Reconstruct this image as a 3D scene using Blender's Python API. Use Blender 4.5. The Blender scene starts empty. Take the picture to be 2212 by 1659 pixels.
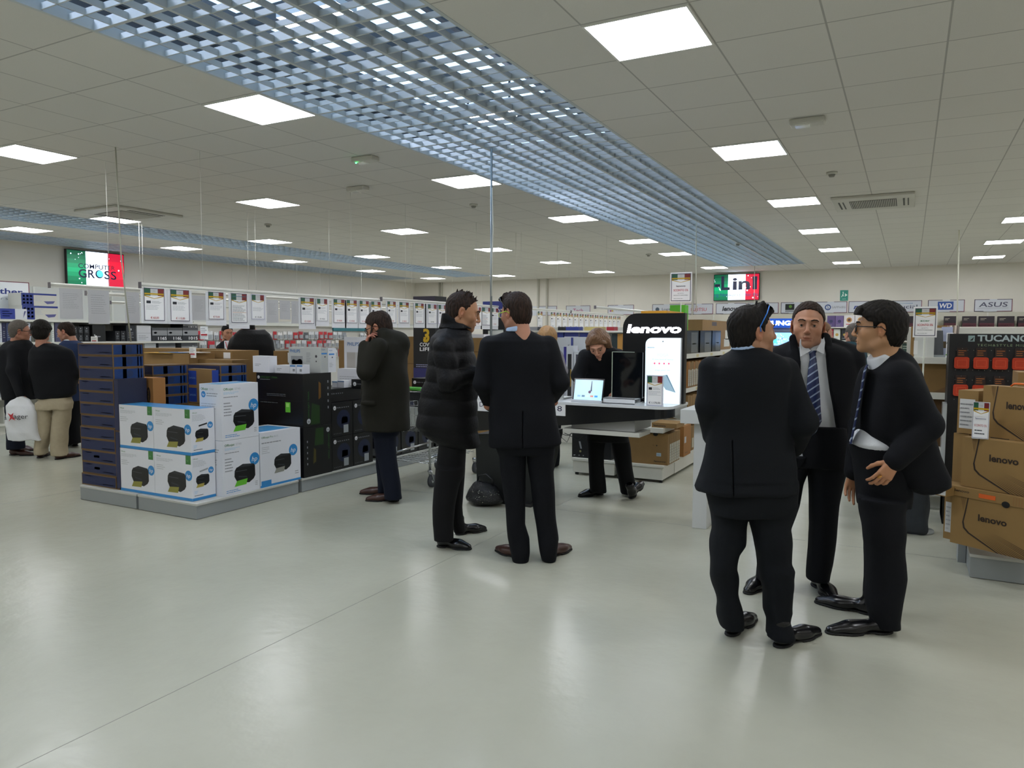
import bpy, math, random
import numpy as np
from mathutils import Vector, Matrix

# ------------------------------------------------------------------ camera
S = bpy.context.scene
COL = S.collection
W, H = 2212, 1659
FPX, YAW, PIT, ROL = 1600.44, math.radians(-28.149), math.radians(-3.885), math.radians(0.2224)
HC = 1.55            # eye height of the photographer
CE = 3.255           # ceiling height
_cy, _sy, _cp, _sp = math.cos(YAW), math.sin(YAW), math.cos(PIT), math.sin(PIT)
_f = np.array([_cp * _sy, _cp * _cy, _sp]); _r = np.array([_cy, -_sy, 0.0]); _u = np.cross(_r, _f)
_cr, _sr = math.cos(ROL), math.sin(ROL)
RM = np.array([_r * _cr + _u * _sr, -_r * _sr + _u * _cr, _f])
cam = bpy.data.objects.new('camera', bpy.data.cameras.new('camera'))
cam.data.sensor_width = 36; cam.data.lens = FPX / W * 36; cam.data.clip_end = 200
m = Matrix.Identity(4)
for i in range(3):
    m[i][0], m[i][1], m[i][2] = RM[0][i], RM[1][i], -RM[2][i]
m[2][3] = HC
cam.matrix_world = m
COL.objects.link(cam); S.camera = cam

# ------------------------------------------------------------------ world, exposure, daylight
wd = bpy.data.worlds.new('overcast'); S.world = wd; wd.use_nodes = True
wd.node_tree.nodes['Background'].inputs[0].default_value = (0.45, 0.70, 1.0, 1)
wd.node_tree.nodes['Background'].inputs[1].default_value = 1.1
S.view_settings.view_transform = 'Standard'; S.view_settings.look = 'None'
S.view_settings.gamma = 1; S.view_settings.use_curve_mapping = False
S.view_settings.exposure = 1.12
LAMP = 10.5          # emission of the ceiling panels
S.cycles.max_bounces = 8; S.cycles.diffuse_bounces = 5; S.cycles.glossy_bounces = 3
S.cycles.transparent_max_bounces = 8; S.cycles.sample_clamp_indirect = 4
S.cycles.use_denoising = True

# ------------------------------------------------------------------ measuring helpers (metres)
def ray(x, y):
    return RM.T @ np.array([(x - W / 2) / FPX, (H / 2 - y) / FPX, 1.0])
def onz(x, y, z=0.0):
    d = ray(x, y); return np.array([0, 0, HC]) + (z - HC) / d[2] * d
def onx(x, y, X):
    d = ray(x, y); return np.array([0, 0, HC]) + X / d[0] * d
def ony(x, y, Y):
    d = ray(x, y); return np.array([0, 0, HC]) + Y / d[1] * d
FW = np.array([_sy, _cy, 0.0]); RT = np.array([_cy, -_sy, 0.0])
def atd(x, y, D):
    d = ray(x, y); return np.array([0, 0, HC]) + D / (d @ FW) * d

# ------------------------------------------------------------------ materials
def lin(c):
    if isinstance(c, str):
        c = [int(c[i:i + 2], 16) / 255 for i in (0, 2, 4)]
    return tuple(((v / 12.92) if v <= 0.04045 else ((v + 0.055) / 1.055) ** 2.4) for v in c) + (1,)
MATS = {}
def mat(name, col='808080', rough=0.6, metal=0.0, emit=0.0, noise=0.0, nscale=30, bump=0.0, bscale=200, spec=0.5, alpha=1.0, attr=None, coat=0.0, trans=0.0):
    if name in MATS: return MATS[name]
    mt = bpy.data.materials.new(name); mt.use_nodes = True
    nt = mt.node_tree; b = nt.nodes['Principled BSDF']
    c = lin(col)
    b.inputs['Base Color'].default_value = c; b.inputs['Roughness'].default_value = rough
    b.inputs['Metallic'].default_value = metal; b.inputs['Specular IOR Level'].default_value = spec
    if emit:
        b.inputs['Emission Color'].default_value = c; b.inputs['Emission Strength'].default_value = emit
    if coat: b.inputs['Coat Weight'].default_value = coat
    if trans: b.inputs['Transmission Weight'].default_value = trans
    if alpha < 1: b.inputs['Alpha'].default_value = alpha
    tc = nt.nodes.new('ShaderNodeTexCoord')
    if noise or attr:
        n = nt.nodes.new('ShaderNodeTexNoise'); n.inputs['Scale'].default_value = nscale; n.inputs['Detail'].default_value = 4
        nt.links.new(tc.outputs['Object'], n.inputs['Vector'])
        mx = nt.nodes.new('ShaderNodeMix'); mx.data_type = 'RGBA'; mx.blend_type = 'MULTIPLY'
        mr = nt.nodes.new('ShaderNodeMapRange'); mr.inputs[3].default_value = 1 - noise; mr.inputs[4].default_value = 1 + noise
        nt.links.new(n.outputs[0], mr.inputs[0]); nt.links.new(mr.outputs[0], mx.inputs[7])
        mx.inputs[0].default_value = 1; mx.inputs[6].default_value = c
        if attr:
            a = nt.nodes.new('ShaderNodeAttribute'); a.attribute_name = attr
            nt.links.new(a.outputs['Color'], mx.inputs[6])
        nt.links.new(mx.outputs[2], b.inputs['Base Color'])
    if bump:
        n2 = nt.nodes.new('ShaderNodeTexNoise'); n2.inputs['Scale'].default_value = bscale; n2.inputs['Detail'].default_value = 3
        nt.links.new(tc.outputs['Object'], n2.inputs['Vector'])
        bp = nt.nodes.new('ShaderNodeBump'); bp.inputs['Strength'].default_value = bump; bp.inputs['Distance'].default_value = 0.01
        nt.links.new(n2.outputs[0], bp.inputs['Height']); nt.links.new(bp.outputs[0], b.inputs['Normal'])
    MATS[name] = mt
    return mt
def fl(col, rough=0.55, emit=0.0):
    """a plain printed or painted colour"""
    return mat('paint_%s_%d_%d' % (col, rough * 100, emit * 10), col, rough, emit=emit)

# ------------------------------------------------------------------ tagging
def tag(o, label, cat, group=None, kind=None):
    if label: o['label'] = label
    if cat: o['category'] = cat
    if group: o['group'] = group
    if kind: o['kind'] = kind
    return o
def thing(name, label, cat, loc=(0, 0, 0), group=None, rotz=0.0):
    o = bpy.data.objects.new(name, None); COL.objects.link(o)
    o.location = loc; o.rotation_euler = (0, 0, rotz); o.empty_display_size = 0.1
    return tag(o, label, cat, group)
def dup(root, loc, label=None, rotz=None, group=None):
    r = root.copy(); COL.objects.link(r); r.location = loc
    if rotz is not None: r.rotation_euler = (0, 0, rotz)
    if label: r['label'] = label
    if group: r['group'] = group
    for ch in list(root.children):
        c = ch.copy(); COL.objects.link(c); c.parent = r
        for g in list(ch.children):
            d = g.copy(); COL.objects.link(d); d.parent = c
    return r

# ------------------------------------------------------------------ text outlines
_GC = {}
def glyphs(s, shear=0.0, off=0.0, res=3, sp=1.0):
    k = (s, shear, off, res, sp)
    if k in _GC: return _GC[k]
    cu = bpy.data.curves.new('txt', 'FONT'); cu.body = s; cu.shear = shear; cu.offset = off
    cu.resolution_u = res; cu.size = 1.0; cu.space_character = sp
    ob = bpy.data.objects.new('txt', cu)
    me = ob.to_mesh()
    v = np.array([p.co[:2] for p in me.vertices]) if len(me.vertices) else np.zeros((0, 2))
    f = [tuple(p.vertices) for p in me.polygons]
    ob.to_mesh_clear(); bpy.data.objects.remove(ob); bpy.data.curves.remove(cu)
    _GC[k] = (v, f)
    return _GC[k]

# ------------------------------------------------------------------ mesh builder
class MB:
    def __init__(s, origin=(0, 0, 0), local=False):
        s.v = []; s.f = []; s.m = []; s.mats = []; s.o = np.array(origin, float); s.sm = []; s.local = local
    def mi(s, mt):
        if mt not in s.mats: s.mats.append(mt)
        return s.mats.index(mt)
    def add(s, vs, fs, mt, smooth=False):
        b = len(s.v); k = s.mi(mt)
        s.v.extend(tuple(map(float, p)) for p in vs)
        for f in fs:
            s.f.append(tuple(b + i for i in f)); s.m.append(k); s.sm.append(smooth)
    def box(s, x0, x1, y0, y1, z0, z1, mt):
        x0, x1 = sorted((x0, x1)); y0, y1 = sorted((y0, y1)); z0, z1 = sorted((z0, z1))
        v = [(x, y, z) for z in (z0, z1) for y in (y0, y1) for x in (x0, x1)]
        s.add(v, [(0, 2, 3, 1), (4, 5, 7, 6), (0, 1, 5, 4), (2, 6, 7, 3), (0, 4, 6, 2), (1, 3, 7, 5)], mt)
    def bbox(s, x0, x1, y0, y1, z0, z1, mt, r=0.01, n=3):
        """box with rounded vertical edges and softened top"""
        pts = []
        for cx, cy, a0 in ((x1 - r, y1 - r, 0), (x0 + r, y1 - r, 90), (x0 + r, y0 + r, 180), (x1 - r, y0 + r, 270)):
            for i in range(n + 1):
                a = math.radians(a0 + 90 * i / n); pts.append((cx + r * math.cos(a), cy + r * math.sin(a)))
        s.prism([(p[0], p[1]) for p in pts], z0, z1, mt)
    def prism(s, pts, z0, z1, mt, frame=None):
        """polygon (ccw) extruded z0..z1; frame maps (a,b,c) to world: (origin, ux, uy, uz)"""
        n = len(pts)
        v = [(p[0], p[1], z0) for p in pts] + [(p[0], p[1], z1) for p in pts]
        if frame is not None:
            o, ux, uy, uz = [np.array(q, float) for q in frame]
            v = [o + ux * a + uy * b + uz * c for a, b, c in v]
        s.add(v, [tuple(range(n - 1, -1, -1)), tuple(range(n, 2 * n))] + [(i, (i + 1) % n, n + (i + 1) % n, n + i) for i in range(n)], mt)
    def tube(s, pts, r, mt, n=8, cap=True):
        pts = [np.array(p, float) for p in pts]; rs = r if isinstance(r, (list, tuple)) else [r] * len(pts)
        rings = []; prev = None
        for i, p in enumerate(pts):
            t = pts[min(i + 1, len(pts) - 1)] - pts[max(i - 1, 0)]; t = t / (np.linalg.norm(t) + 1e-9)
            if prev is None:
                a = np.array([0, 0, 1.0]) if abs(t[2]) < 0.9 else np.array([1.0, 0, 0])
                nx = np.cross(t, a)
            else: nx = prev - t * (prev @ t)
            nx /= np.linalg.norm(nx) + 1e-9; prev = nx; ny = np.cross(t, nx)
            rings.append([p + rs[i] * (nx * math.cos(2 * math.pi * k / n) + ny * math.sin(2 * math.pi * k / n)) for k in range(n)])
        v = [q for rg in rings for q in rg]; f = []
        for i in range(len(pts) - 1):
            for k in range(n):
                f.append((i * n + k, i * n + (k + 1) % n, (i + 1) * n + (k + 1) % n, (i + 1) * n + k))
        if cap: f += [tuple(range(n - 1, -1, -1)), tuple((len(pts) - 1) * n + k for k in range(n))]
        s.add(v, f, mt, True)
    def disc(s, c, ux, uy, r, mt, n=20, ry=None):
        c, ux, uy = [np.array(q, float) for q in (c, ux, uy)]; ry = ry or r
        s.add([c + ux * r * math.cos(2 * math.pi * k / n) + uy * ry * math.sin(2 * math.pi * k / n) for k in range(n)], [tuple(range(n))], mt)
    def ball(s, c, r, mt, n=10):
        r = (r, r, r) if not isinstance(r, (list, tuple)) else r
        v = []; f = []
        for i in range(n + 1):
            th = math.pi * i / n
            for k in range(2 * n):
                ph = math.pi * k / n
                v.append((c[0] + r[0] * math.sin(th) * math.cos(ph), c[1] + r[1] * math.sin(th) * math.sin(ph), c[2] + r[2] * math.cos(th)))
        for i in range(n):
            for k in range(2 * n):
                f.append((i * 2 * n + k, (i + 1) * 2 * n + k, (i + 1) * 2 * n + (k + 1) % (2 * n), i * 2 * n + (k + 1) % (2 * n)))
        s.add(v, f, mt, True)
    def surf(s, o, ux, uy):
        return Surf(s, o, ux, uy)
    def build(s, name, parent=None, label=None, cat=None, group=None, kind=None, rotz=0.0, bevel=0.0, at=None):
        me = bpy.data.meshes.new(name)
        og = s.o
        if parent is not None and not s.local:
            og = np.zeros(3); q = parent
            while q is not None: og = og + np.array(q.location); q = q.parent
        v = np.array(s.v) - og if len(s.v) else np.zeros((0, 3))
        me.from_pydata(v.tolist(), [], s.f)
        for mt in s.mats: me.materials.append(mt)
        me.polygons.foreach_set('material_index', s.m); me.polygons.foreach_set('use_smooth', s.sm)
        me.update()
        o = bpy.data.objects.new(name, me); COL.objects.link(o)
        if parent is not None: o.parent = parent
        else:
            o.location = at if at is not None else s.o
            o.rotation_euler = (0, 0, rotz)
        if bevel:
            b = o.modifiers.new('bevel', 'BEVEL'); b.width = bevel; b.segments = 2; b.limit_method = 'ANGLE'; b.harden_normals = False
        tag(o, label, cat, group, kind)
        return o

class Surf:
    """a flat face to print on: origin at its lower left corner"""
    def __init__(s, mb, o, ux, uy):
        s.mb = mb; s.o = np.array(o, float); s.ux = np.array(ux, float); s.uy = np.array(uy, float)
        s.n = np.cross(s.ux, s.uy); s.l = 0.0006
    def p(s, x, y, l=None):
        return s.o + s.ux * x + s.uy * y + s.n * (s.l if l is None else l)
    def rect(s, x0, y0, x1, y1, mt, l=None):
        s.mb.add([s.p(x0, y0, l), s.p(x1, y0, l), s.p(x1, y1, l), s.p(x0, y1, l)], [(0, 1, 2, 3)], mt)
    def poly(s, pts, mt, l=None):
        s.mb.add([s.p(a, b, l) for a, b in pts], [tuple(range(len(pts)))], mt)
    def disc(s, x, y, r, mt, l=None, ry=None, n=20):
        s.mb.disc(s.p(x, y, l), s.ux, s.uy, r, mt, n, ry)
    def frame(s, x0, y0, x1, y1, t, mt, l=None):
        s.rect(x0, y0, x1, y0 + t, mt, l); s.rect(x0, y1 - t, x1, y1, mt, l)
        s.rect(x0, y0 + t, x0 + t, y1 - t, mt, l); s.rect(x1 - t, y0 + t, x1, y1 - t, mt, l)
    def text(s, st, x, y, h, mt, al='l', shear=0.0, off=0.0, w=None, l=None, rot=0, sp=1.0, thick=0.0):
        """h = cap height in metres; w = total width to fit"""
        v, f = glyphs(st, shear, off, 3, sp)
        if not len(v): return
        x0, x1 = v[:, 0].min(), v[:, 0].max()
        ky = h / 0.70; kx = (w / (x1 - x0)) if w else ky
        vx = (v[:, 0] - x0) * kx; vy = v[:, 1] * ky; tw = (x1 - x0) * kx
        if al == 'c': vx = vx - tw / 2
        if al == 'r': vx = vx - tw
        if rot:
            c, q = math.cos(rot), math.sin(rot); vx, vy = vx * c - vy * q, vx * q + vy * c
        l = s.l * 2 if l is None else l
        P = [s.p(x + a, y + b, l) for a, b in zip(vx, vy)]
        s.mb.add(P, f, mt)
        if thick:
            P2 = [q - s.n * thick for q in P]; n = len(P)
            from collections import Counter
            ed = Counter()
            for ff in f:
                for i in range(len(ff)):
                    ed[tuple(sorted((ff[i], ff[(i + 1) % len(ff)])))] += 1
            s.mb.add(P + P2, [(a, b, b + n, a + n) for (a, b), c in ed.items() if c == 1], mt)
    def lines(s, x0, y0, x1, y1, n, mt, seed=0, t=0.35):
        """small print: rows of short dashes"""
        rg = random.Random(seed); dy = (y1 - y0) / n
        for i in range(n):
            x = x0; e = x1 - rg.random() * (x1 - x0) * 0.35; yy = y1 - (i + 0.7) * dy
            while x < e:
                w = (x1 - x0) * (0.06 + rg.random() * 0.13); w = min(w, e - x)
                s.rect(x, yy, x + w * 0.86, yy + dy * t, mt); x += w

class Box:
    """a carton: width along x, depth along y, height along z, local corner at 0"""
    def __init__(s, w, d, h, mt, off=(0, 0, 0)):
        s.mb = MB(); s.w, s.d, s.h = w, d, h; a, b, c = off
        s.mb.box(a, a + w, b, b + d, c, c + h, mt)
        s.front = Surf(s.mb, (a, b, c), (1, 0, 0), (0, 0, 1)); s.right = Surf(s.mb, (a + w, b, c), (0, 1, 0), (0, 0, 1))
        s.left = Surf(s.mb, (a, b + d, c), (0, -1, 0), (0, 0, 1)); s.top = Surf(s.mb, (a, b, c + h), (1, 0, 0), (0, 1, 0))
        s.back = Surf(s.mb, (a + w, b + d, c), (-1, 0, 0), (0, 0, 1))
    def put(s, name, loc, label, cat='box', group=None, rotz=0.0, bevel=0.0):
        return s.mb.build(name, None, label, cat, group, None, rotz, bevel, at=tuple(float(q) for q in loc))
ORD = ['first', 'second', 'third', 'fourth', 'fifth', 'sixth', 'seventh', 'eighth', 'ninth', 'tenth', 'eleventh', 'twelfth', 'thirteenth', 'fourteenth', 'fifteenth', 'sixteenth']

# ------------------------------------------------------------------ implicit surfaces for bodies, clothes and soft things
def smin(a, b, k):
    if k <= 0: return np.minimum(a, b)
    h = np.clip(0.5 + 0.5 * (b - a) / k, 0, 1)
    return b + (a - b) * h - k * h * (1 - h)
def smax(a, b, k): return -smin(-a, -b, k)
def euler(yaw=0.0, pitch=0.0, roll=0.0):
    """columns = right, forward, up of something facing +y; yaw turns towards +x, pitch looks down, degrees"""
    a, b, c = [math.radians(q) for q in (yaw, pitch, roll)]
    Rz = np.array([[math.cos(a), math.sin(a), 0], [-math.sin(a), math.cos(a), 0], [0, 0, 1]])
    Rx = np.array([[1, 0, 0], [0, math.cos(b), math.sin(b)], [0, -math.sin(b), math.cos(b)]])
    Ry = np.array([[math.cos(c), 0, math.sin(c)], [0, 1, 0], [-math.sin(c), 0, math.cos(c)]])
    return Rz @ Rx @ Ry
class Field:
    def __init__(s, lo, hi, h):
        s.lo = np.array(lo, float); s.h = h
        s.n = np.ceil((np.array(hi, float) - s.lo) / h).astype(int) + 1
        s.v = np.full(tuple(s.n), 9.0, np.float32)
        s.ax = [(s.lo[i] + np.arange(s.n[i]) * h).astype(np.float32) for i in range(3)]
    def reg(s, lo, hi):
        a = np.clip(np.floor((np.array(lo) - s.lo) / s.h).astype(int), 0, s.n); b = np.clip(np.ceil((np.array(hi) - s.lo) / s.h).astype(int) + 1, 0, s.n)
        if (b <= a).any(): return None
        sl = tuple(slice(a[i], b[i]) for i in range(3))
        return sl, s.ax[0][sl[0]][:, None, None], s.ax[1][sl[1]][None, :, None], s.ax[2][sl[2]][None, None, :]
    def op(s, lo, hi, fn, k, mode='u'):
        g = s.reg(lo, hi)
        if g is None: return
        sl, X, Y, Z = g; d = fn(X, Y, Z)
        if mode == 'u': s.v[sl] = smin(s.v[sl], d, k)
        elif mode == 's': s.v[sl] = smax(s.v[sl], -d, k)
        elif mode == 'i': s.v[sl] = smax(s.v[sl], d, k)
    def cone(s, a, b, ra, rb, k=0.02, sc=(1, 1, 1), mode='u'):
        sc = np.array(sc, float); a = np.array(a, float); b = np.array(b, float); m = k + 3 * s.h
        R = np.maximum(ra, rb) * sc + m
        lo = np.minimum(a, b) - R; hi = np.maximum(a, b) + R; A = a / sc; B = b / sc; L = B - A; LL = float(L @ L) + 1e-12; ms = sc.min()
        def fn(X, Y, Z):
            x = X / sc[0] - A[0]; y = Y / sc[1] - A[1]; z = Z / sc[2] - A[2]
            t = np.clip((x * L[0] + y * L[1] + z * L[2]) / LL, 0, 1)
            return (np.sqrt((x - t * L[0]) ** 2 + (y - t * L[1]) ** 2 + (z - t * L[2]) ** 2) - (ra + (rb - ra) * t)) * ms
        s.op(lo, hi, fn, k, mode)
    def chain(s, pts, rs, k=0.02, sc=(1, 1, 1)):
        for i in range(len(pts) - 1): s.cone(pts[i], pts[i + 1], rs[i], rs[i + 1], k, sc)
    def ell(s, c, r, k=0.02, R=None, mode='u'):
        c = np.array(c, float); r = np.array(r, float); m = k + 3 * s.h; Rm = np.eye(3) if R is None else np.array(R)
        e = np.abs(Rm) @ r + m
        def fn(X, Y, Z):
            x = X - c[0]; y = Y - c[1]; z = Z - c[2]
            q = [(x * Rm[0, i] + y * Rm[1, i] + z * Rm[2, i]) / r[i] for i in range(3)]
            k0 = np.sqrt(q[0] ** 2 + q[1] ** 2 + q[2] ** 2)
            k1 = np.sqrt((q[0] / r[0]) ** 2 + (q[1] / r[1]) ** 2 + (q[2] / r[2]) ** 2) + 1e-9
            return k0 * (k0 - 1) / k1
        s.op(c - e, c + e, fn, k, mode)
    def box(s, c, hf, r=0.005, k=0.01, R=None, mode='u'):
        c = np.array(c, float); hf = np.array(hf, float); m = k + 3 * s.h; Rm = np.eye(3) if R is None else np.array(R)
        e = np.abs(Rm) @ hf + m + r
        def fn(X, Y, Z):
            x = X - c[0]; y = Y - c[1]; z = Z - c[2]
            q = [np.abs(x * Rm[0, i] + y * Rm[1, i] + z * Rm[2, i]) - hf[i] + r for i in range(3)]
            return np.sqrt(sum(np.maximum(w, 0) ** 2 for w in q)) + np.minimum(np.maximum(np.maximum(q[0], q[1]), q[2]), 0) - r
        s.op(c - e, c + e, fn, k, mode)
    def loft(s, rows, k=0.02, n=2.3, mode='u', zr=0.0):
        """rows: (z, cx, cy, a, b) elliptical sections stacked in height"""
        rows = sorted(rows); A = np.array(rows, float); m = k + 3 * s.h
        lo = [(A[:, 1] - A[:, 3]).min() - m, (A[:, 2] - A[:, 4]).min() - m, A[0, 0] - m]
        hi = [(A[:, 1] + A[:, 3]).max() + m, (A[:, 2] + A[:, 4]).max() + m, A[-1, 0] + m]
        def fn(X, Y, Z):
            z = Z[0, 0, :]; iv = [np.interp(z, A[:, 0], A[:, j]).astype(np.float32)[None, None, :] for j in (1, 2, 3, 4)]
            q = (np.abs((X - iv[0]) / iv[2]) ** n + np.abs((Y - iv[1]) / iv[3]) ** n) ** (1 / n)
            d = (q - 1) * np.minimum(iv[2], iv[3])
            return np.maximum(d, np.maximum(A[0, 0] - Z, Z - A[-1, 0]))
        s.op(lo, hi, fn, k, mode)
    def plane(s, fn, k=0.0):
        s.v = smax(s.v, fn(s.ax[0][:, None, None], s.ax[1][None, :, None], s.ax[2][None, None, :]), k).astype(np.float32)
    def add(s, fn):
        s.v = (s.v + fn(s.ax[0][:, None, None], s.ax[1][None, :, None], s.ax[2][None, None, :])).astype(np.float32)
    def noise(s, amp, fx, fy, fz, seed=0):
        rg = np.random.RandomState(seed); out = 0
        X, Y, Z = s.ax[0][:, None, None], s.ax[1][None, :, None], s.ax[2][None, None, :]
        for i in range(5):
            w = rg.uniform(0.5, 1.5, 3) * [fx, fy, fz] * rg.choice([-1, 1], 3); p = rg.uniform(0, 6.28, 2)
            out = out + np.sin(X * w[0] + Y * w[1] + Z * w[2] + p[0] + 1.3 * np.sin(X * w[1] * 0.7 - Z * w[0] * 0.6 + p[1]))
        s.v = (s.v + amp * out / 2.2).astype(np.float32)
    def mesh(s):
        V = s.v; I = V < 0
        nx, ny, nz = V.shape
        cnt = np.zeros((nx - 1, ny - 1, nz - 1), np.int8)
        for dx in (0, 1):
            for dy in (0, 1):
                for dz in (0, 1): cnt += I[dx:nx - 1 + dx, dy:ny - 1 + dy, dz:nz - 1 + dz]
        act = np.argwhere((cnt > 0) & (cnt < 8))
        idx = np.full(cnt.shape, -1, np.int32); idx[act[:, 0], act[:, 1], act[:, 2]] = np.arange(len(act))
        off = np.array([(i & 1, (i >> 1) & 1, (i >> 2) & 1) for i in range(8)])
        cv = np.stack([V[act[:, 0] + o[0], act[:, 1] + o[1], act[:, 2] + o[2]] for o in off], 1)
        acc = np.zeros((len(act), 3)); c = np.zeros(len(act))
        for i in range(8):
            for b in (1, 2, 4):
                if i & b: continue
                j = i | b; cr = (cv[:, i] < 0) != (cv[:, j] < 0)
                t = cv[:, i] / (cv[:, i] - cv[:, j] + 1e-12)
                p = off[i] + (off[j] - off[i]) * t[:, None]
                acc[cr] += p[cr]; c[cr] += 1
        P = s.lo + (act + acc / c[:, None]) * s.h
        F = []
        for a in range(3):
            b, d = (a + 1) % 3, (a + 2) % 3
            sl0 = [slice(None)] * 3; sl1 = [slice(None)] * 3; sl0[a] = slice(0, -1); sl1[a] = slice(1, None)
            A = I[tuple(sl0)]; B = I[tuple(sl1)]
            e = np.argwhere(A != B); e = e[(e[:, b] > 0) & (e[:, d] > 0) & (e[:, b] < V.shape[b] - 1) & (e[:, d] < V.shape[d] - 1)]
            ins = A[e[:, 0], e[:, 1], e[:, 2]]
            def g(ob, od):
                q = e.copy(); q[:, b] -= ob; q[:, d] -= od; return idx[q[:, 0], q[:, 1], q[:, 2]]
            Q = np.stack([g(1, 1), g(0, 1), g(0, 0), g(1, 0)], 1)
            Q[~ins] = Q[~ins][:, ::-1]; F.append(Q)
        F = np.concatenate(F)
        return P, F[(F >= 0).all(1)]
def relax(P, F, it=2, lam=0.5):
    e = np.concatenate([F[:, [0, 1]], F[:, [1, 2]], F[:, [2, 3]], F[:, [3, 0]]]); n = len(P)
    for _ in range(it):
        a = np.zeros_like(P); c = np.bincount(e[:, 0], minlength=n) + np.bincount(e[:, 1], minlength=n)
        for j in range(3):
            a[:, j] = np.bincount(e[:, 0], P[e[:, 1], j], n) + np.bincount(e[:, 1], P[e[:, 0], j], n)
        P = P + lam * (a / np.maximum(c, 1)[:, None] - P)
    return P
def link_mesh(name, P, F, mt, parent=None, col=None, org=(0, 0, 0)):
    me = bpy.data.meshes.new(name); P = P - np.array(org)
    me.vertices.add(len(P)); me.vertices.foreach_set('co', P.astype(np.float32).ravel())
    k = F.shape[1]
    me.loops.add(k * len(F)); me.loops.foreach_set('vertex_index', F.astype(np.int32).ravel())
    me.polygons.add(len(F)); me.polygons.foreach_set('loop_start', np.arange(0, k * len(F), k, dtype=np.int32))
    me.polygons.foreach_set('use_smooth', np.ones(len(F), bool))
    me.update(calc_edges=True); me.validate()
    if col is not None:
        at = me.color_attributes.new('Col', 'FLOAT_COLOR', 'POINT'); at.data.foreach_set('color', col.astype(np.float32).ravel())
    me.materials.append(mt)
    o = bpy.data.objects.new(name, me); COL.objects.link(o)
    if parent is not None: o.parent = parent
    else: o.location = org
    return o

# ================================================================== THE ROOM
XL, YB, XR, YF = -15.0, 20.95, 7.0, -5.0
BANDS = [(-4.137, -2.264, 19.2, 12), (-12.17, -10.97, 19.2, 8), (-14.85, -13.65, 19.2, 8)]
def grid_mat(name, col, ox):
    mt = bpy.data.materials.new(name); mt.use_nodes = True; nt = mt.node_tree; b = nt.nodes['Principled BSDF']
    b.inputs['Roughness'].default_value = 0.85
    tc = nt.nodes.new('ShaderNodeTexCoord'); br = nt.nodes.new('ShaderNodeTexBrick')
    br.offset = 0; br.squash = 1; br.inputs['Scale'].default_value = 1; br.inputs['Brick Width'].default_value = 0.6
    br.inputs['Row Height'].default_value = 0.6; br.inputs['Mortar Size'].default_value = 0.0065; br.inputs['Mortar Smooth'].default_value = 0.3
    br.inputs['Color1'].default_value = lin(col); br.inputs['Color2'].default_value = tuple(c * 0.97 for c in lin(col)[:3]) + (1,)
    br.inputs['Mortar'].default_value = tuple(c * 0.60 for c in lin(col)[:3]) + (1,)
    nt.links.new(tc.outputs['Object'], br.inputs['Vector'])
    n = nt.nodes.new('ShaderNodeTexNoise'); n.inputs['Scale'].default_value = 160; n.inputs['Detail'].default_value = 2
    nt.links.new(tc.outputs['Object'], n.inputs['Vector'])
    mx = nt.nodes.new('ShaderNodeMix'); mx.data_type = 'RGBA'; mx.blend_type = 'MULTIPLY'; mx.inputs[0].default_value = 1
    mr = nt.nodes.new('ShaderNodeMapRange'); mr.inputs[3].default_value = 0.93; mr.inputs[4].default_value = 1.05
    nt.links.new(n.outputs[0], mr.inputs[0]); nt.links.new(mr.outputs[0], mx.inputs[7]); nt.links.new(br.outputs[0], mx.inputs[6])
    nt.links.new(mx.outputs[2], b.inputs['Base Color'])
    return mt
GM = grid_mat('mineral_ceiling_tiles', 'dcdad4', 0)
def ceiling_piece(x0, x1, y0, y1, gx):
    b = MB((gx, 3.897 - 0.6 * 20, CE)); b.box(x0, x1, y0, y1, CE, CE + 0.02, GM)
    return b.build('ceiling', kind='structure')
edges = [XL, -14.85, -13.65, -12.17, -10.97, -4.137, -2.264, XR]
ceiling_piece(-2.264, XR, YF, YB, -2.264 - 0.6 * 2)
ceiling_piece(-10.97, -4.137, YF, YB, -4.137 - 0.6 * 20)
ceiling_piece(-13.65, -12.17, YF, YB, -12.17 - 0.6 * 20)
ceiling_piece(XL, -14.85, YF, YB, -14.85 - 0.6 * 20)
for a, b_, ye, n in BANDS:
    ceiling_piece(a, b_, ye, YB, a - 0.6 * 20)
GR = mat('grille_white', 'c4cacc', 0.4)
TB = mat('grid_runner', 'cfcdc6', 0.5)
for bi, (a, b_, ye, n) in enumerate(BANDS):
    g = MB((a, 0, CE)); hh = 0.036; st = (b_ - a) / n
    for i in range(n + 1):
        x = a + i * st; t = 0.012 if i % 4 == 0 else 0.005
        g.box(x - t, x + t, YF, ye, CE - (0.004 if i % 4 == 0 else 0), CE + hh + (0.022 if i % 4 == 0 else 0), GR)
    y = 3.897 - 0.6 * 14; k = 0
    while y < ye + 0.01:
        t = 0.012 if k % 4 == 0 else 0.005
        g.box(a, b_, y - t, y + t, CE + 0.001 - (0.004 if k % 4 == 0 else 0), CE + hh - 0.001 + (0.02 if k % 4 == 0 else 0), GR); y += 0.15; k += 1
    g.build('ceiling_grille', kind='structure', label=['wide open cell ceiling grille under the skylight', 'narrow open cell grille over the left aisle', 'narrow open cell grille along the left wall'][bi], cat='ceiling')
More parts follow.
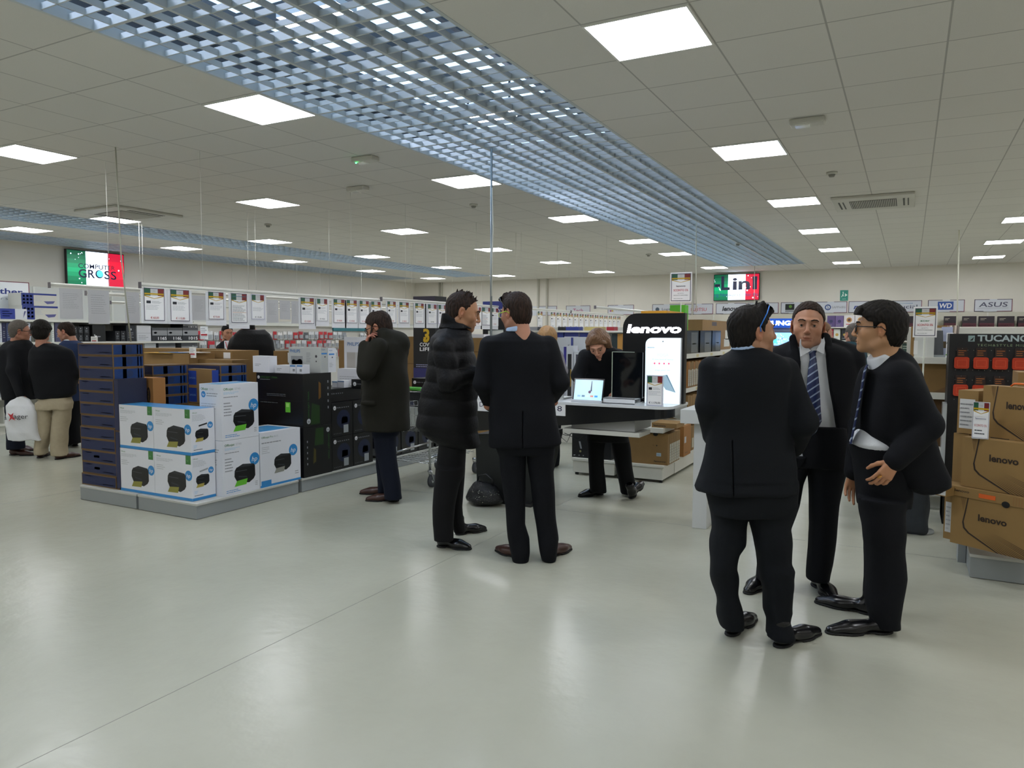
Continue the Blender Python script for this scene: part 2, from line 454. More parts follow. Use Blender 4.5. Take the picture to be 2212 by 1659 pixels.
# plenum and roof with skylights
PL = mat('plenum_dark', '5b6166', 0.8); PD = mat('roof_beam_dark', '2c3136', 0.7)
rf = MB((0, 0, 4.6))
for x0, x1 in ((XL, -12.2), (-11.0, -6.3), (-3.1, XR)):
    rf.box(x0, x1, YF, YB, 4.6, 4.66, PL)
rf.box(-6.3, -3.1, 19.6, YB, 4.6, 4.66, PL); rf.box(-12.2, -11.0, 19.6, YB, 4.6, 4.66, PL)
rf.build('ceiling_roof_deck', kind='structure')
rb = MB((0, 0, 4.45))
y = -4.4
while y < 20:
    rb.box(-6.3, -3.1, y, y + 0.07, 4.45, 4.6, PD); y += 1.2
for x in (-5.7, -4.7, -3.9, -3.15): rb.box(x, x + 0.06, YF, 19.6, 4.4, 4.52, PD)
rb.build('ceiling_roof_beams', kind='structure')
pw = MB((-6.6, 0, CE + 0.02)); pw.box(-6.62, -6.6, YF, YB, CE + 0.03, 4.59, PD); pw.box(-1.9, -1.88, YF, YB, CE + 0.03, 4.59, PL)
pw.build('ceiling_plenum_sides', kind='structure')
hl = mat('plenum_lamp_glow', 'dfe8ff', 0.4, emit=24)
for i, (x, y) in enumerate(((-4.62, 4.95), (-4.60, 7.95), (-4.6, 1.9))):
    t = thing('plenum_lamp', 'bright lamp seen through the grille, %s from the camera' % ['second', 'third', 'nearest'][i], 'lamp', (x, y, 4.2), 'lamps above the ceiling grille')
    b = MB((x, y, 4.2)); b.tube([(x - .3, y, 4.22), (x + .3, y, 4.22)], 0.06, hl); b.tube([(x - .3, y + .14, 4.22), (x + .3, y + .14, 4.22)], 0.06, hl); b.build('lamp_tube', t)
    b = MB((x, y, 4.2)); b.box(x - .34, x + .34, y - .06, y + .2, 4.285, 4.34, fl('d0d4d8')); b.box(x - .3, x - .28, y, y + .02, 4.32, 4.6, PD); b.box(x + .28, x + .3, y, y + .02, 4.32, 4.6, PD)
    b.build('housing', t)
# walls
WM = mat('wall_paint', 'e0dcd2', 0.8, noise=0.04, nscale=3)
b = MB((XL, YB, 0)); b.box(XL - .2, XR, YB, YB + .2, 0, 4.7, WM); b.build('wall_back', kind='structure')
b = MB((XL, YF, 0)); b.box(XL - .2, XL, YF, YB, 0, 4.7, WM); b.build('wall_left', kind='structure')
b = MB((XR, YF, 0)); b.box(XR, XR + .2, YF, YB + .2, 0, 4.7, WM); b.build('wall_right', kind='structure')
b = MB((XL, YF, 0)); b.box(XL - .2, XR + .2, YF - .2, YF, 0, 4.7, WM); b.build('wall_front', kind='structure')
# columns and wall joints on the back wall
pc = mat('pilaster_paint', 'bdbbb0', 0.8)
for i, x in enumerate((-14.0, -10.3, -5.45)):
    w = (0.10, 0.30, 0.03)[i]
    b = MB((x, YB, 0)); b.box(x, x + 0.05, YB - .06, YB, 0, CE, pc)
    if i < 2: b.box(x + w, x + w + 0.05, YB - .06, YB, 0, CE, pc)
    b.build('trim_%d' % (i + 1), kind='structure')
# floor
FM = bpy.data.materials.new('polished_resin_floor'); FM.use_nodes = True
nt = FM.node_tree; bs = nt.nodes['Principled BSDF']
tc = nt.nodes.new('ShaderNodeTexCoord')
n1 = nt.nodes.new('ShaderNodeTexNoise'); n1.inputs['Scale'].default_value = 0.9; n1.inputs['Detail'].default_value = 8; n1.inputs['Roughness'].default_value = 0.6
n2 = nt.nodes.new('ShaderNodeTexNoise'); n2.inputs['Scale'].default_value = 5; n2.inputs['Detail'].default_value = 6; n2.inputs['Distortion'].default_value = 0.8
for n in (n1, n2): nt.links.new(tc.outputs['Object'], n.inputs['Vector'])
cr = nt.nodes.new('ShaderNodeValToRGB'); cr.color_ramp.elements[0].position = 0.3; cr.color_ramp.elements[1].position = 0.7
cr.color_ramp.elements[0].color = lin('a7a798'); cr.color_ramp.elements[1].color = lin('b0b0a1')
nt.links.new(n1.outputs[0], cr.inputs[0]); nt.links.new(cr.outputs[0], bs.inputs['Base Color'])
mr = nt.nodes.new('ShaderNodeMapRange'); mr.inputs[1].default_value = 0.35; mr.inputs[2].default_value = 0.7; mr.inputs[3].default_value = 0.26; mr.inputs[4].default_value = 0.31
nt.links.new(n2.outputs[0], mr.inputs[0]); bs.inputs['Roughness'].default_value = 0.25
n3 = nt.nodes.new('ShaderNodeTexNoise'); n3.inputs['Scale'].default_value = 8; n3.inputs['Detail'].default_value = 3
nt.links.new(tc.outputs['Object'], n3.inputs['Vector'])
bp = nt.nodes.new('ShaderNodeBump'); bp.inputs['Strength'].default_value = 0.16; bp.inputs['Distance'].default_value = 0.02
nt.links.new(n3.outputs[0], bp.inputs['Height']); nt.links.new(bp.outputs[0], bs.inputs['Normal'])
bs.inputs['Specular IOR Level'].default_value = 0.36
b = MB((0, 0, 0)); b.box(XL - .2, XR + .2, YF - .2, YB + .2, -0.1, 0, FM); b.build('floor', kind='structure')
jm = mat('floor_joint_filler', '85857a', 0.35)
b = MB((-2.75, 0, 0)); b.box(-2.752, -2.748, YF, YB, 0, 0.0006, jm); b.box(XL, XR, 5.897, 5.903, 0, 0.0006, jm); b.box(XL, XR, 11.9, 11.906, 0, 0.0006, jm)
b.box(1.647, 1.653, YF, YB, 0, 0.0006, jm); b.box(-7.153, -7.147, YF, YB, 0, 0.0006, jm)
b.build('floor_joint', kind='structure')

# ------------------------------------------------------------------ ceiling panels
LE = mat('panel_light', 'f8faff', 0.4, emit=LAMP); LF = mat('panel_frame', 'e4e4e0', 0.4)
rows = [(1.45, 'second row right of the wide grille'), (-1.364, 'row right of the wide grille'), (-4.437, 'row touching the left edge of the wide grille'), (-7.503, 'second row left of the wide grille'),
        (-10.60, 'third row left of the wide grille'), (-13.06, 'row nearest the left wall'), (4.5, 'row far right')]
proto = None
for ri, (u, rl) in enumerate(rows):
    for j in range(-2, 6):
        v = 4.2 + 3 * j
        if ri == 2 and j == 4: v = 15.6
        lb = 'lit ceiling panel, %s, %s from the front' % (rl, ORD[j + 2])
        if proto is None:
            proto = thing('ceiling_light', lb, 'ceiling light', (u, v, CE), 'square ceiling panels')
            b = MB((0, 0, 0), True); b.box(-.284, .284, -.284, .284, -.008, -.006, LE); b.build('diffuser', proto)
            b = MB((0, 0, 0), True); s = .298; q = .284
            b.box(-s, s, -s, -q, -.012, 0, LF); b.box(-s, s, q, s, -.012, 0, LF); b.box(-s, -q, -q, q, -.012, 0, LF); b.box(q, s, -q, q, -.012, 0, LF)
            b.build('frame', proto)
        else: dup(proto, (u, v, CE), lb)

# ------------------------------------------------------------------ other ceiling fittings
aw = mat('appliance_white', 'c9c8bf', 0.45); dk = mat('slot_dark', '4b4b48', 0.6)
def cassette(x0, y0, label):
    t = thing('air_conditioner', label, 'air conditioner', (x0 + .46, y0 + .5, CE))
    b = MB((x0 + .46, y0 + .5, CE)); b.box(x0, x0 + .93, y0, y0 + 1.05, CE - .035, CE - .001, aw); b.build('panel', t, bevel=.01)
    b = MB((x0 + .46, y0 + .5, CE)); b.box(x0 + .2, x0 + .73, y0 + .22, y0 + .83, CE - .037, CE - .035, dk)
    for i in range(26):
        x = x0 + .21 + i * .02; b.box(x, x + .008, y0 + .23, y0 + .82, CE - .042, CE - .037, aw)
    b.build('return_grille', t)
    for q in (x0 + .07, x0 + .8):
        b = MB((x0 + .46, y0 + .5, CE)); b.box(q, q + .02, y0 + .25, y0 + .8, CE - .038, CE - .0355, dk); b.box(q + .05, q + .065, y0 + .25, y0 + .8, CE - .038, CE - .0355, dk); b.build('air_slot', t)
cassette(-0.93, 10.1, 'white air conditioning cassette right of the lit panels')
cassette(-10.35, 6.35, 'white air conditioning cassette over the left aisle')
def emergency(x, y, label):
    t = thing('emergency_light', label, 'emergency light', (x, y, CE))
    b = MB((x, y, CE)); b.box(x - .13, x + .13, y - .06, y + .06, CE - .05, CE, aw); b.build('casing', t, bevel=.012)
    b = MB((x, y, CE)); b.box(x - .09, x + .02, y - .045, y + .045, CE - .058, CE - .05, mat('lens_clear', 'f2f2ea', 0.15)); b.build('lens', t)
emergency(-0.77, 6.38, 'white emergency light on the ceiling right of the wide grille')
emergency(-4.72, 5.78, 'white emergency light left of the wide grille beside a panel')
emergency(-5.75, 6.9, 'pale emergency light further left on the ceiling')
gl = mat('green_led', '40ff80', 0.4, emit=6)
b = MB(); b.box(-4.79, -4.782, 5.72, 5.728, CE - .066, CE - .0581, gl); b.o = np.array((-4.786, 5.724, CE - .066)); b.build('status_light', label='tiny green indicator under the ceiling emergency light', cat='indicator')
for i, (px, py) in enumerate(((1797, 372), (1023, 441), (579, 484), (1401, 549), (1594, 525))):
    p = onz(px, py, CE)
    t = thing('smoke_detector', 'small round smoke detector, %s' % ['right of the wide grille', 'left of the hanging steel pipe', 'above the second row of panels at left', 'far back near the wide grille', 'in front of the back wall'][i], 'smoke detector', p, 'ceiling smoke detectors')
    b = MB(p); b.tube([p, p - [0, 0, .025]], .055, aw, 16); b.build('base', t)
    b = MB(p); b.tube([p - [0, 0, .025], p - [0, 0, .05]], [.035, .025], mat('detector_grey', '8d8d86', 0.5), 12); b.build('sensor', t)

# ================================================================== GOODS AND FIXTURES
def Y_(px, X, py=720): return float(onx(px, py, X)[1])
def X_(px, Y, py=720): return float(ony(px, py, Y)[0])
def Zx(px, py, X): return float(onx(px, py, X)[2])
def Zy(px, py, Y): return float(ony(px, py, Y)[2])
CARD = mat('corrugated_card', '886a3e', 0.8, noise=0.08, nscale=12); CARDD = mat('card_dark_edge', '64482a', 0.8)
WHT = mat('coated_white_card', 'dcdee4', 0.4); BLK = mat('coated_black_card', '08090b', 0.35); NAVY = mat('navy_print', '0b1b48', 0.55); MCARD = mat('monitor_card', '6b5230', 0.8, noise=.1)
STEEL = mat('plinth_grey_steel', '8f9494', 0.5); SHW = mat('shelf_white_enamel', 'd3d2c8', 0.45)
CHR = mat('chrome_wire', 'c4c6c8', 0.18, metal=1.0)
INK = fl('3a3d44'); GREY = fl('8a8d92'); LGREY = fl('b4b7bc'); HPB = fl('2f86c6', .4); GRN = fl('3f7a3c'); LIME = fl('62b82e'); WP = fl('f0f0f0'); BK = fl('0c0d10', .4)
REDI = fl('b83038'); YEL = fl('d8b020'); BLUEI = fl('2a5fb0')

def plinth(x0, x1, y0, y1, label, z=0.115):
    t = thing('display_plinth', label, 'plinth', (x0, y0, 0), 'low display plinths')
    b = MB((x0, y0, 0)); b.box(x0, x1, y0, y1, 0.004, z, STEEL); b.build('kick_panel', t)
    b = MB((x0, y0, 0)); b.box(x0 - .005, x1 + .008, y0 - .004, y1, z, z + .02, mat('plinth_top', 'b9bab4', .5)); b.build('top_board', t, bevel=.003)
plinth(-6.73, -5.925, 4.10, 4.90, 'grey low plinth under the tall stack of dark blue monitor boxes')
plinth(-5.895, -5.15, 4.10, 5.26, 'grey low plinth under the white printer boxes')
plinth(-5.95, -5.16, 5.32, 6.52, 'grey low plinth under the black printer boxes')
plinth(-5.95, -5.16, 6.56, 8.10, 'grey low plinth behind the shopping trolley')
plinth(-7.30, -6.02, 4.95, 7.9, 'low plinth carrying the cardboard boxes behind the printers')

# ---- dark blue monitor cartons
def monitor_box(w, d, h, tagged=False, side='photo'):
    B = Box(w, d, h, MCARD)
    B.front.rect(.008, .009, w - .005, h - .009, NAVY); B.front.lines(w * .62, h * .16, w * .95, h * .36, 1, fl('3f3026'), 3)
    B.front.rect(w * .1, h * .78, w * .3, h * .83, fl('2e2a30'))
    if tagged: B.front.rect(w * .36, h * .42, w * .52, h * .62, fl('8e979c'))
    B.right.rect(.010, .010, d - .010, h - .010, fl('1b3a6e', .3)); B.right.rect(d * .30, .012, d * .42, h - .012, fl('122a52', .3))
    B.right.disc(d * .52, h * .5, h * .3, fl('26385e', .3), .0014); B.right.rect(d * .78, .012, d * .82, h - .012, fl('101f3c', .3)); B.right.rect(d * .88, .012, d * .91, h - .012, fl('2b4c80', .3))
    return B
ha = (1.449 - .137) / 12
for i in range(12):
    monitor_box(.505, .305, ha - .002, i in (1, 2)).put('monitor_box', (-6.758 + (i % 3) * .002, 4.135 + (i * 7 % 4) * .003, .137 + i * ha), 'dark blue monitor carton in the tall stack at far left, %s from its bottom' % ORD[i], 'box', 'tall stack of monitor cartons')
for i, (z0, z1) in enumerate(((.137, .66), (.662, 1.13))):
    B = Box(.062, .28, z1 - z0, mat('dark_violet_card', '1c2038', .5)); B.front.rect(.004, .01, .058, z1 - z0 - .01, fl('20264a'))
    B.front.rect(.004, .0, .058, .012, CARDD); B.put('monitor_box', (-6.248, 4.14, z0), '%s narrow dark carton standing upright against the tall stack' % ['lower', 'upper'][i], 'box')
# samsung cartons behind the printer boxes
Ys = 4.445; x0, x1 = X_(259, Ys), X_(327, Ys); zt = Zy(290, 815, Ys); B = Box(x1 - x0, .13, .52, mat('card_tan', '9a6b38', .75))
B.front.rect(.03, 0, .09, .50, fl('2a3a78')); s_ = B.front
s_.disc((x1 - x0) * .86, .36, .026, fl('241a14'), ry=.075); s_.text('SAMSUNG', (x1 - x0) * .872, .30, .016, fl('b08850'), rot=math.pi / 2, w=.11); s_.lines(.16, .36, .26, .44, 3, fl('6b4a26'), 1)
B.put('monitor_box', (x0, Ys, zt - .52), 'brown upright carton with a dark oval emblem behind the white printer boxes', 'box')
b = MB((x0, Ys, .136)); b.box(x0 + .01, x1 - .01, Ys + .005, Ys + .125, .136, zt - .521, CARDD); b.build('cardboard_box', label='dark brown carton under the carton with the oval emblem', cat='box')
# stack B
def stack(X, pa, pb, ptop, n, w, lab, grp, base=.137, tagz=None):
    ya, yb = Y_(pa, X), Y_(pb, X); zt = Zx(pa, ptop, X); h = (zt - base) / n
    for i in range(n):
        monitor_box(w, yb - ya, h - .003).put('monitor_box', (X - w, ya, base + i * h), lab % ORD[n - 1 - i], 'box', grp)
stack(-6.36, 327, 403, 789, 11, .30, 'dark blue monitor carton in the middle stack, %s from its top', 'middle stack of monitor cartons')
stack(-6.02, 474, 532, 788, 11, .50, 'dark blue monitor carton in the back stack, %s from its top', 'back stack of monitor cartons')
Ys = 5.0; x0, x1 = X_(405, Ys), X_(452, Ys); zt = Zy(430, 797, Ys)
for i in range(2):
    B = Box(x1 - x0, .07, .17, CARD); B.front.rect(.0, .01, .115, .15, fl('1f3f96')); B.front.text('SAMSUNG', .012, .07, .018, fl('7ba0d8'), w=.09); B.right.rect(.02, .01, .10, .16, fl('1f3f96'))
    B.put('monitor_box', (x0, Ys, zt - .17 * (i + 1)), '%s brown and blue carton between the middle and back stacks' % ['upper', 'lower'][i], 'box')
t = thing('display_stand', 'low board under the brown and blue cartons', 'stand', (x0, Ys, .137)); b = MB((x0, Ys, .137)); b.box(x0 - .02, x1 + .02, Ys + .0, Ys + .07, .137, zt - .345, CARD); b.build('carton_base', t)
# brown cartons behind, with magazines on top
def card_box(x0, x1, y0, y1, z0, z1, label, deco=None, m=None, grp=None):
    B = Box(x1 - x0, y1 - y0, z1 - z0, m or CARD)
    B.top.rect(0, (y1 - y0) * .46, x1 - x0, (y1 - y0) * .54, fl('b08a5a')); B.front.rect(0, 0, x1 - x0, .003, CARDD); B.right.rect(0, 0, y1 - y0, .003, CARDD)
    if deco: deco(B)
    return B.put('cardboard_box', (x0, y0, z0), label, 'box', grp)
def oval(B):
    B.front.disc(B.w * .38, B.h * .55, .03, fl('5b3c1c'), ry=.018); B.front.disc(B.w * .75, B.h * .55, .03, fl('5b3c1c'), ry=.018)
Ya = 5.6
card_box(X_(311, Ya), X_(407, Ya), Ya, Ya + .35, .15, Zy(360, 763, Ya), 'long brown carton behind the tall blue stack with two dark ovals', oval)
card_box(X_(300, 6.2), X_(430, 6.2), 6.2, 6.6, .15, Zy(360, 753, 6.2), 'wide brown carton at the back of the cardboard group')
card_box(X_(436, 6.0), X_(500, 6.0), 6.0, 6.4, .15, Zy(460, 757, 6.0), 'brown carton in front of the hooded person, with a white label', lambda B: B.front.rect(B.w * .72, B.h - .09, B.w * .95, B.h - .02, WP))
card_box(X_(422, 5.72), X_(500, 5.72), 5.72, 5.98, .15, Zy(460, 777, 5.72), 'low brown carton left of the white box on the black printer boxes')
card_box(X_(590, 6.55), X_(618, 6.55), 6.55, 6.95, .14, Zy(600, 758, 6.55), 'small brown carton with a white label left of the white monitor boxes', lambda B: (B.right.rect(.02, B.h - .14, .22, B.h - .02, WP), B.front.text('acer', .03, B.h - .12, .02, CARDD)))
zt = Zy(360, 763, Ya) + .0
for i, (pa, pb, c, dz, lab) in enumerate(((318, 372, 'c79a2a', 0, 'yellow folded brochure lying on the brown cartons'), (340, 390, '3f6f9f', .004, 'blue brochure lying on the brown cartons'), (372, 415, 'd9dade', .008, 'white brochure lying on the brown cartons'))):
    x0, x1 = X_(pa, Ya), X_(pb, Ya); b = MB((x0, Ya, zt + dz)); b.box(x0, x1, Ya - .05 + i * .06, Ya + .12 + i * .06, zt + .001 + i * .005, zt + .005 + i * .005, fl(c)); b.build('brochure', label=lab, cat='brochure')
def acrylic_note(px, py0, py1, Y, label, cat='price sign', w=.11, foot=None):
    x = X_(px, Y); z0, z1 = Zy(px, py1, Y), Zy(px, py0, Y); t = thing('price_note', label, cat, (x, Y, z0))
    b = MB((x, Y, z0)); b.box(x - w / 2, x + w / 2, Y, Y + .003, z0, z1, WP); s = b.surf((x - w / 2, Y, z0), (1, 0, 0), (0, 0, 1)); h = z1 - z0
    s.lines(.01, h * .5, w - .01, h * .9, 3, GREY, 2); s.rect(.015, h * .28, w - .02, h * .42, REDI); s.lines(.01, .01, w - .01, h * .25, 2, GREY, 3); b.build('card', t)
    b = MB((x, Y, z0)); b.box(x - .004, x + .004, Y + .0035, Y + .010, (z0 - .03 if foot is None else foot), z1 + .02, mat('clear_acrylic', 'dfe5e5', .1, alpha=.5)); b.build('holder', t)
acrylic_note(415, 750, 773, 5.62, 'small white price note standing among the brown cartons', foot=zt + .001)

# ---- white ink-jet printer cartons
def hplogo(s, x, y, r, c=HPB, tx=WP):
    s.disc(x, y, r, c, n=24); s.text('hp', x - r * .60, y - r * .36, r * .74, tx, shear=.22, off=.0, l=.0016, w=r * 1.15)
def printer_art(s, x, y, w, paper, k=1.0):
    h = w * .72
    s.poly([(x - w * .5, y - h * .05), (x - w * .48, y + h * .25), (x - w * .40, y + h * .40), (x - w * .1, y + h * .5), (x + w * .42, y + h * .46), (x + w * .49, y + h * .36), (x + w * .5, y - h * .18), (x + w * .42, y - h * .34), (x + w * .2, y - h * .5), (x - w * .1, y - h * .44), (x - w * .38, y - h * .34)], BK, .0010); s.poly([(x - w * .44, y + h * .22), (x + w * .1, y + h * .20), (x + w * .1, y + h * .17), (x - w * .44, y + h * .19)], fl('4a4d52'), .0013)
    s.poly([(x - w * .38, y + h * .40), (x - w * .1, y + h * .54), (x + w * .44, y + h * .46), (x + w * .3, y + h * .36)], fl('2b2d31'), .0013)
    s.poly([(x - w * .30, y - h * .05), (x + w * .1, y - h * .14), (x + w * .1, y - h * .2), (x - w * .30, y - h * .12)], fl('30343a'), .0013)
    s.poly([(x - w * .38, y - h * .30), (x + w * .12, y - h * .26), (x + w * .06, y - h * .56), (x - w * .5, y - h * .58)], paper, .0014)
def oj_small(lab, loc, grp, hole='111418'):
    w, d, h = .478, .236, .385; B = Box(w, d, h, WHT); f, r = B.front, B.right
    f.rect(0, 0, w, .024, HPB); r.rect(0, 0, d, .024, HPB); B.top.rect(.0, .0, w, d, fl('3f93d0', .3))
    f.text('Officejet', .03, h - .035, .012, GRN); f.lines(.03, h - .075, .26, h - .045, 3, LGREY, 4); f.lines(.03, h - .15, .14, h - .10, 3, LGREY, 5)
    f.rect(w - .075, h - .075, w - .012, h, GRN); f.text('hp', w - .06, h - .05, .014, fl('7fae7a'), l=.0014)
    printer_art(f, .285, .150, .235, fl('8e8a3e')); hplogo(f, w - .042, .215, .044)
    r.text('Officejet', .012, h - .035, .010, GRN); r.lines(.012, h - .10, .15, h - .045, 5, LGREY, 6); r.poly([(.075, h - .15), (.16, h - .135), (.16, h - .122), (.075, h - .137)], fl(hole), .001)
    printer_art(r, .105, .165, .135, fl('a89a4a')); hplogo(r, d - .045, .24, .028); r.lines(.02, .035, .12, .05, 1, INK, 7); r.lines(.02, .055, .06, .085, 3, fl('9cc4e4'), 8)
    return B.put('printer_box', loc, lab, 'box', grp)
for i, z in enumerate((.136, .524)):
    for j, x in enumerate((-6.203, -5.722)):
        oj_small('small white printer carton with green tab, %s row, %s' % (['bottom', 'top'][i], ['next to the tall blue stack', 'at the corner of the plinth'][j]), (x, 4.14 + i * .002, z), 'small white printer cartons', ['9a9da0', '111418'][i])
for i, z in enumerate((.136, .622)):
    w, d, h = .275, .402, .484; B = Box(w, d, h, WHT); r, f = B.right, B.front
    for s, q, tw in ((r, d, .105), (f, w, .09)): s.text('Officejet', .02, h - .052, .020, GRN, off=.01, w=tw)
    r.text('5740', .14, h - .052, .018, LGREY, w=.062); f.text('5740', .125, h - .052, .018, LGREY, w=.055); r.lines(.02, h - .088, .20, h - .065, 2, fl('9ec6e2'), 3); r.lines(.02, h - .12, .19, h - .102, 1, GREY, 4); r.lines(.02, h - .28, .11, h - .15, 5, GREY, 5)
    printer_art(r, .235, .165, .235, LIME); hplogo(r, d - .055, .285, .056); r.lines(.03, .02, .21, .05, 2, HPB, 6); r.lines(.35, .04, .385, .085, 3, GREY, 9)
    hplogo(f, .05, h - .09, .028); f.lines(.09, h - .11, .24, h - .07, 2, GREY, 8); f.lines(.02, h - .22, .24, h - .16, 3, LGREY, 9); B.top.poly([(.04, .0), (.24, .0), (.2, d), (.05, d)], fl('4b9bd3', .3))
    B.put('printer_box', (-5.432, 4.385, z), '%s large white printer carton showing a black printer with green paper' % ['bottom', 'top'][i], 'box', 'large white printer cartons')
w, d, h = .43, .505, .505; B = Box(w, d, h, WHT); r = B.right
r.text('Officejet Pro', .02, h - .055, .018, GRN, w=.14); r.text('8610', .17, h - .055, .017, LGREY, w=.05); r.lines(.02, h - .11, .28, h - .085, 1, GREY, 3); r.lines(.02, h - .2, .12, h - .13, 4, LGREY, 4)
printer_art(r, .275, .20, .215, fl('8f8f86')); hplogo(r, .41, .30, .055); r.rect(0, 0, d, .02, HPB); r.rect(.01, .0, .13, .06, HPB, .0012); r.lines(.02, .015, .12, .05, 2, fl('9cc4e4'), 5); r.lines(.43, .06, .48, .1, 2, GREY, 7)
B.top.rect(.06, .06, w - .06, d - .06, fl('4b9bd3', .3)); B.top.text('officejet', .12, .2, .03, WP)
B.put('printer_box', (-5.590, 4.80, .136), 'white printer carton with blue lower corner, beside the black cartons', 'box')
# ---- black ink-jet cartons
for i, (z, h) in enumerate(((.136, .492), (.63, .522))):
    w, d = .62, .40; B = Box(w, d, h, BLK); r, f = B.right, B.front; up = i == 1
    f.text('OFFICEJET 7500A', .05, h - .052, .018, fl('2f5a24'), w=.24); hplogo(f, .03, h - .045, .016, fl('d0d0d0'), BK); f.lines(.05, h - .07, .2, h - .06, 1, GREY, 3)
    f.lines(.14, h * .56, .42, h * .62, 2, fl('5a5e62'), 4); f.rect(.0, h * .49, w, h * .495, fl('24272a')); f.rect(.39, h * .27, .455, h * .46, LIME); f.rect(.40, h * .37, .44, h * .44, fl('9ed36a'), .0014); f.lines(.05, h * .42, .36, h * .46, 1, fl('4a4e50'), 5)
    if up:
        r.text('OFFICEJET 7500A', .085, .09, .018, fl('2f6a28'), rot=math.pi / 2, w=.26); hplogo(r, .075, .055, .026, fl('b8bcc0'), BK); r.poly([(.10, .02), (.23, .02), (.23, .20), (.12, .23)], fl('1d3a14', .3)); r.poly([(.215, .26), (.25, .28), (.25, .42), (.22, .44)], fl('6b4a16', .3))
        for k in range(5): r.rect(.345, .16 + k * .065, .360, .185 + k * .065, GREY)
    else:
        r.text('OFFICEJET 7500A', .345, .40, .018, fl('2f6a28'), rot=-math.pi / 2, w=.26); hplogo(r, .345, .44, .024, fl('b8bcc0'), BK); r.poly([(.15, .30), (.28, .30), (.28, .47), (.17, .47)], fl('1d3a14', .3)); r.poly([(.13, .12), (.17, .14), (.17, .26), (.14, .28)], fl('4a4418', .3))
        for k in range(5): r.rect(.045, .12 + k * .055, .058, .14 + k * .055, GREY)
    B.put('printer_box', (-5.775, 5.345, z), '%s large black printer carton with green lettering' % ['bottom', 'top'][i], 'box', 'large black printer cartons')
# small white things on top of them
zt = 1.153
def wbox(pa, pb, ptop, Y, d, lab, deco=None, z0=zt, m=None):
    x0, x1 = X_(pa, Y), X_(pb, Y); z1 = Zy((pa + pb) / 2, ptop, Y); B = Box(x1 - x0, d, z1 - z0, m or WHT)
    if deco: deco(B)
    B.put('white_box', (x0, Y, z0), lab, 'box')
wbox(545, 581, 769, 5.36, .10, 'plain white carton standing on the black printer cartons', lambda B: B.front.lines(.03, .06, .12, .09, 2, GREY, 3))
wbox(592, 624, 789, 5.40, .16, 'flat white carton on the black printer cartons', lambda B: B.front.lines(.03, .02, .10, .05, 2, GREY, 3))
for i, (a, c) in enumerate(((625, 637), (640, 652))):
    wbox(a, c, 788, 5.38, .10, '%s small white accessory carton in front of the white monitor box' % ['left', 'right'][i], lambda B: (B.front.rect(0, B.h - .02, B.w, B.h - .002, fl('5b86b8')), B.front.rect(B.w * .5, .02, B.w * .9, .045, GREY)))
def philips(B, w, h, big=True):
    B.front.text('PHILIPS', .02, h - .055, .032, fl('2c6aa8'), w=.135, off=.01); B.front.rect(.03, .0, .19, h - .09, fl('8d9092')); B.front.disc(.11, .08, .04, fl('50464a')); B.front.disc(.15, .10, .035, fl('c7c9cb')); B.front.disc(.07, .1, .03, fl('b4b0ae'))
    B.front.lines(.24, .1, .30, h - .05, 6, GREY, 4); B.front.disc(w - .06, h - .09, .014, fl('3a3438')); B.front.disc(w - .06, h - .14, .008, fl('3a3438')); B.front.frame(.23, .02, w - .02, h - .02, .001, LGREY)
    for s in (B.right,): s.rect(.01, h - .07, .09, h - .055, fl('3b86d0')); s.text('PHILIPS', .012, h - .03, .011, fl('2c6aa8'), w=.05); s.disc(.06, h - .095, .008, INK); s.lines(.015, .05, .08, .10, 3, LGREY, 2)
for i, (y, d) in enumerate(((5.60, .10), (5.705, .115))):
    w, h = .43, .253 if i == 0 else .245; B = Box(w, d, h, mat('coated_grey_white', 'b9bcb9', .45) if i == 0 else WHT); philips(B, w, h); B.put('monitor_box', (-5.585 + i * .002, y, zt), '%s white monitor carton with blue lettering on the black printer cartons' % ['front', 'rear'][i], 'box')
# ---- laser printer cartons
def laser(lab, loc, w, d, h, seed, art=True):
    B = Box(w, d, h, BLK)
    for s, q in ((B.right, d), (B.front, w)):
        s.disc(.045, h - .05, .022, fl('d9dadc'), n=18); s.text('hp', .033, h - .058, .014, BK, shear=.25, l=.0016); s.text('M127fn', .08, h - .056, .013, fl('9ea2a8'), w=.055)
        for k in range(4): s.rect(.15 + k * .032, h - .055, .166 + k * .032, h - .045, fl('7d8186'))
        if art and h > .2:
            s.disc(q * .55, h * .5, q * .32, fl('0f1a38', .35), ry=h * .28); s.poly([(q * .45, h * .35), (q * .75, h * .38), (q * .75, h * .55), (q * .48, h * .56)], fl('15161a')); s.rect(q * .5, h * .565, q * .72, h * .58, fl('6d747c')); s.rect(q * .55, h * .08, q * .78, h * .32, fl('9aa0a4'), .0012); s.lines(q * .56, h * .1, q * .76, h * .28, 5, fl('5a5e62'), seed)
            for k in range(5): s.rect(.03 + k * .025, .025, .04 + k * .025, .032, fl('6d7176'))
    return B.put('printer_box', loc, lab, 'box', 'black laser printer cartons')
k = 0
for c, y in enumerate((5.765, 6.095)):
    for rrow, (z, h) in enumerate(((.136, .345), (.485, .345))):
        laser('black laser printer carton, %s, column %s' % (['bottom row', 'second row'][rrow], ['next to the green lettered cartons', 'behind the olive parka'][c]), (-5.17 - .36, y, z), .36, .322, h, k); k += 1
B = laser('flat black laser carton lying on the second row', (-5.66, 5.78, .834), .40, .62, .135, 9, False)
laser('small black carton standing on the flat laser carton', (X_(758, 6.2), 6.2, .955), .30, .1, .10, 10, False)
for c, y in enumerate((6.60, 6.94, 7.28)):
    for rrow, z in enumerate((.136, .484)):
        laser('black laser printer carton behind the shopping trolley, %s, %s from the parka' % (['bottom row', 'upper row'][rrow], ORD[c]), (-5.53, y, z), .36, .325, .342, k); k += 1
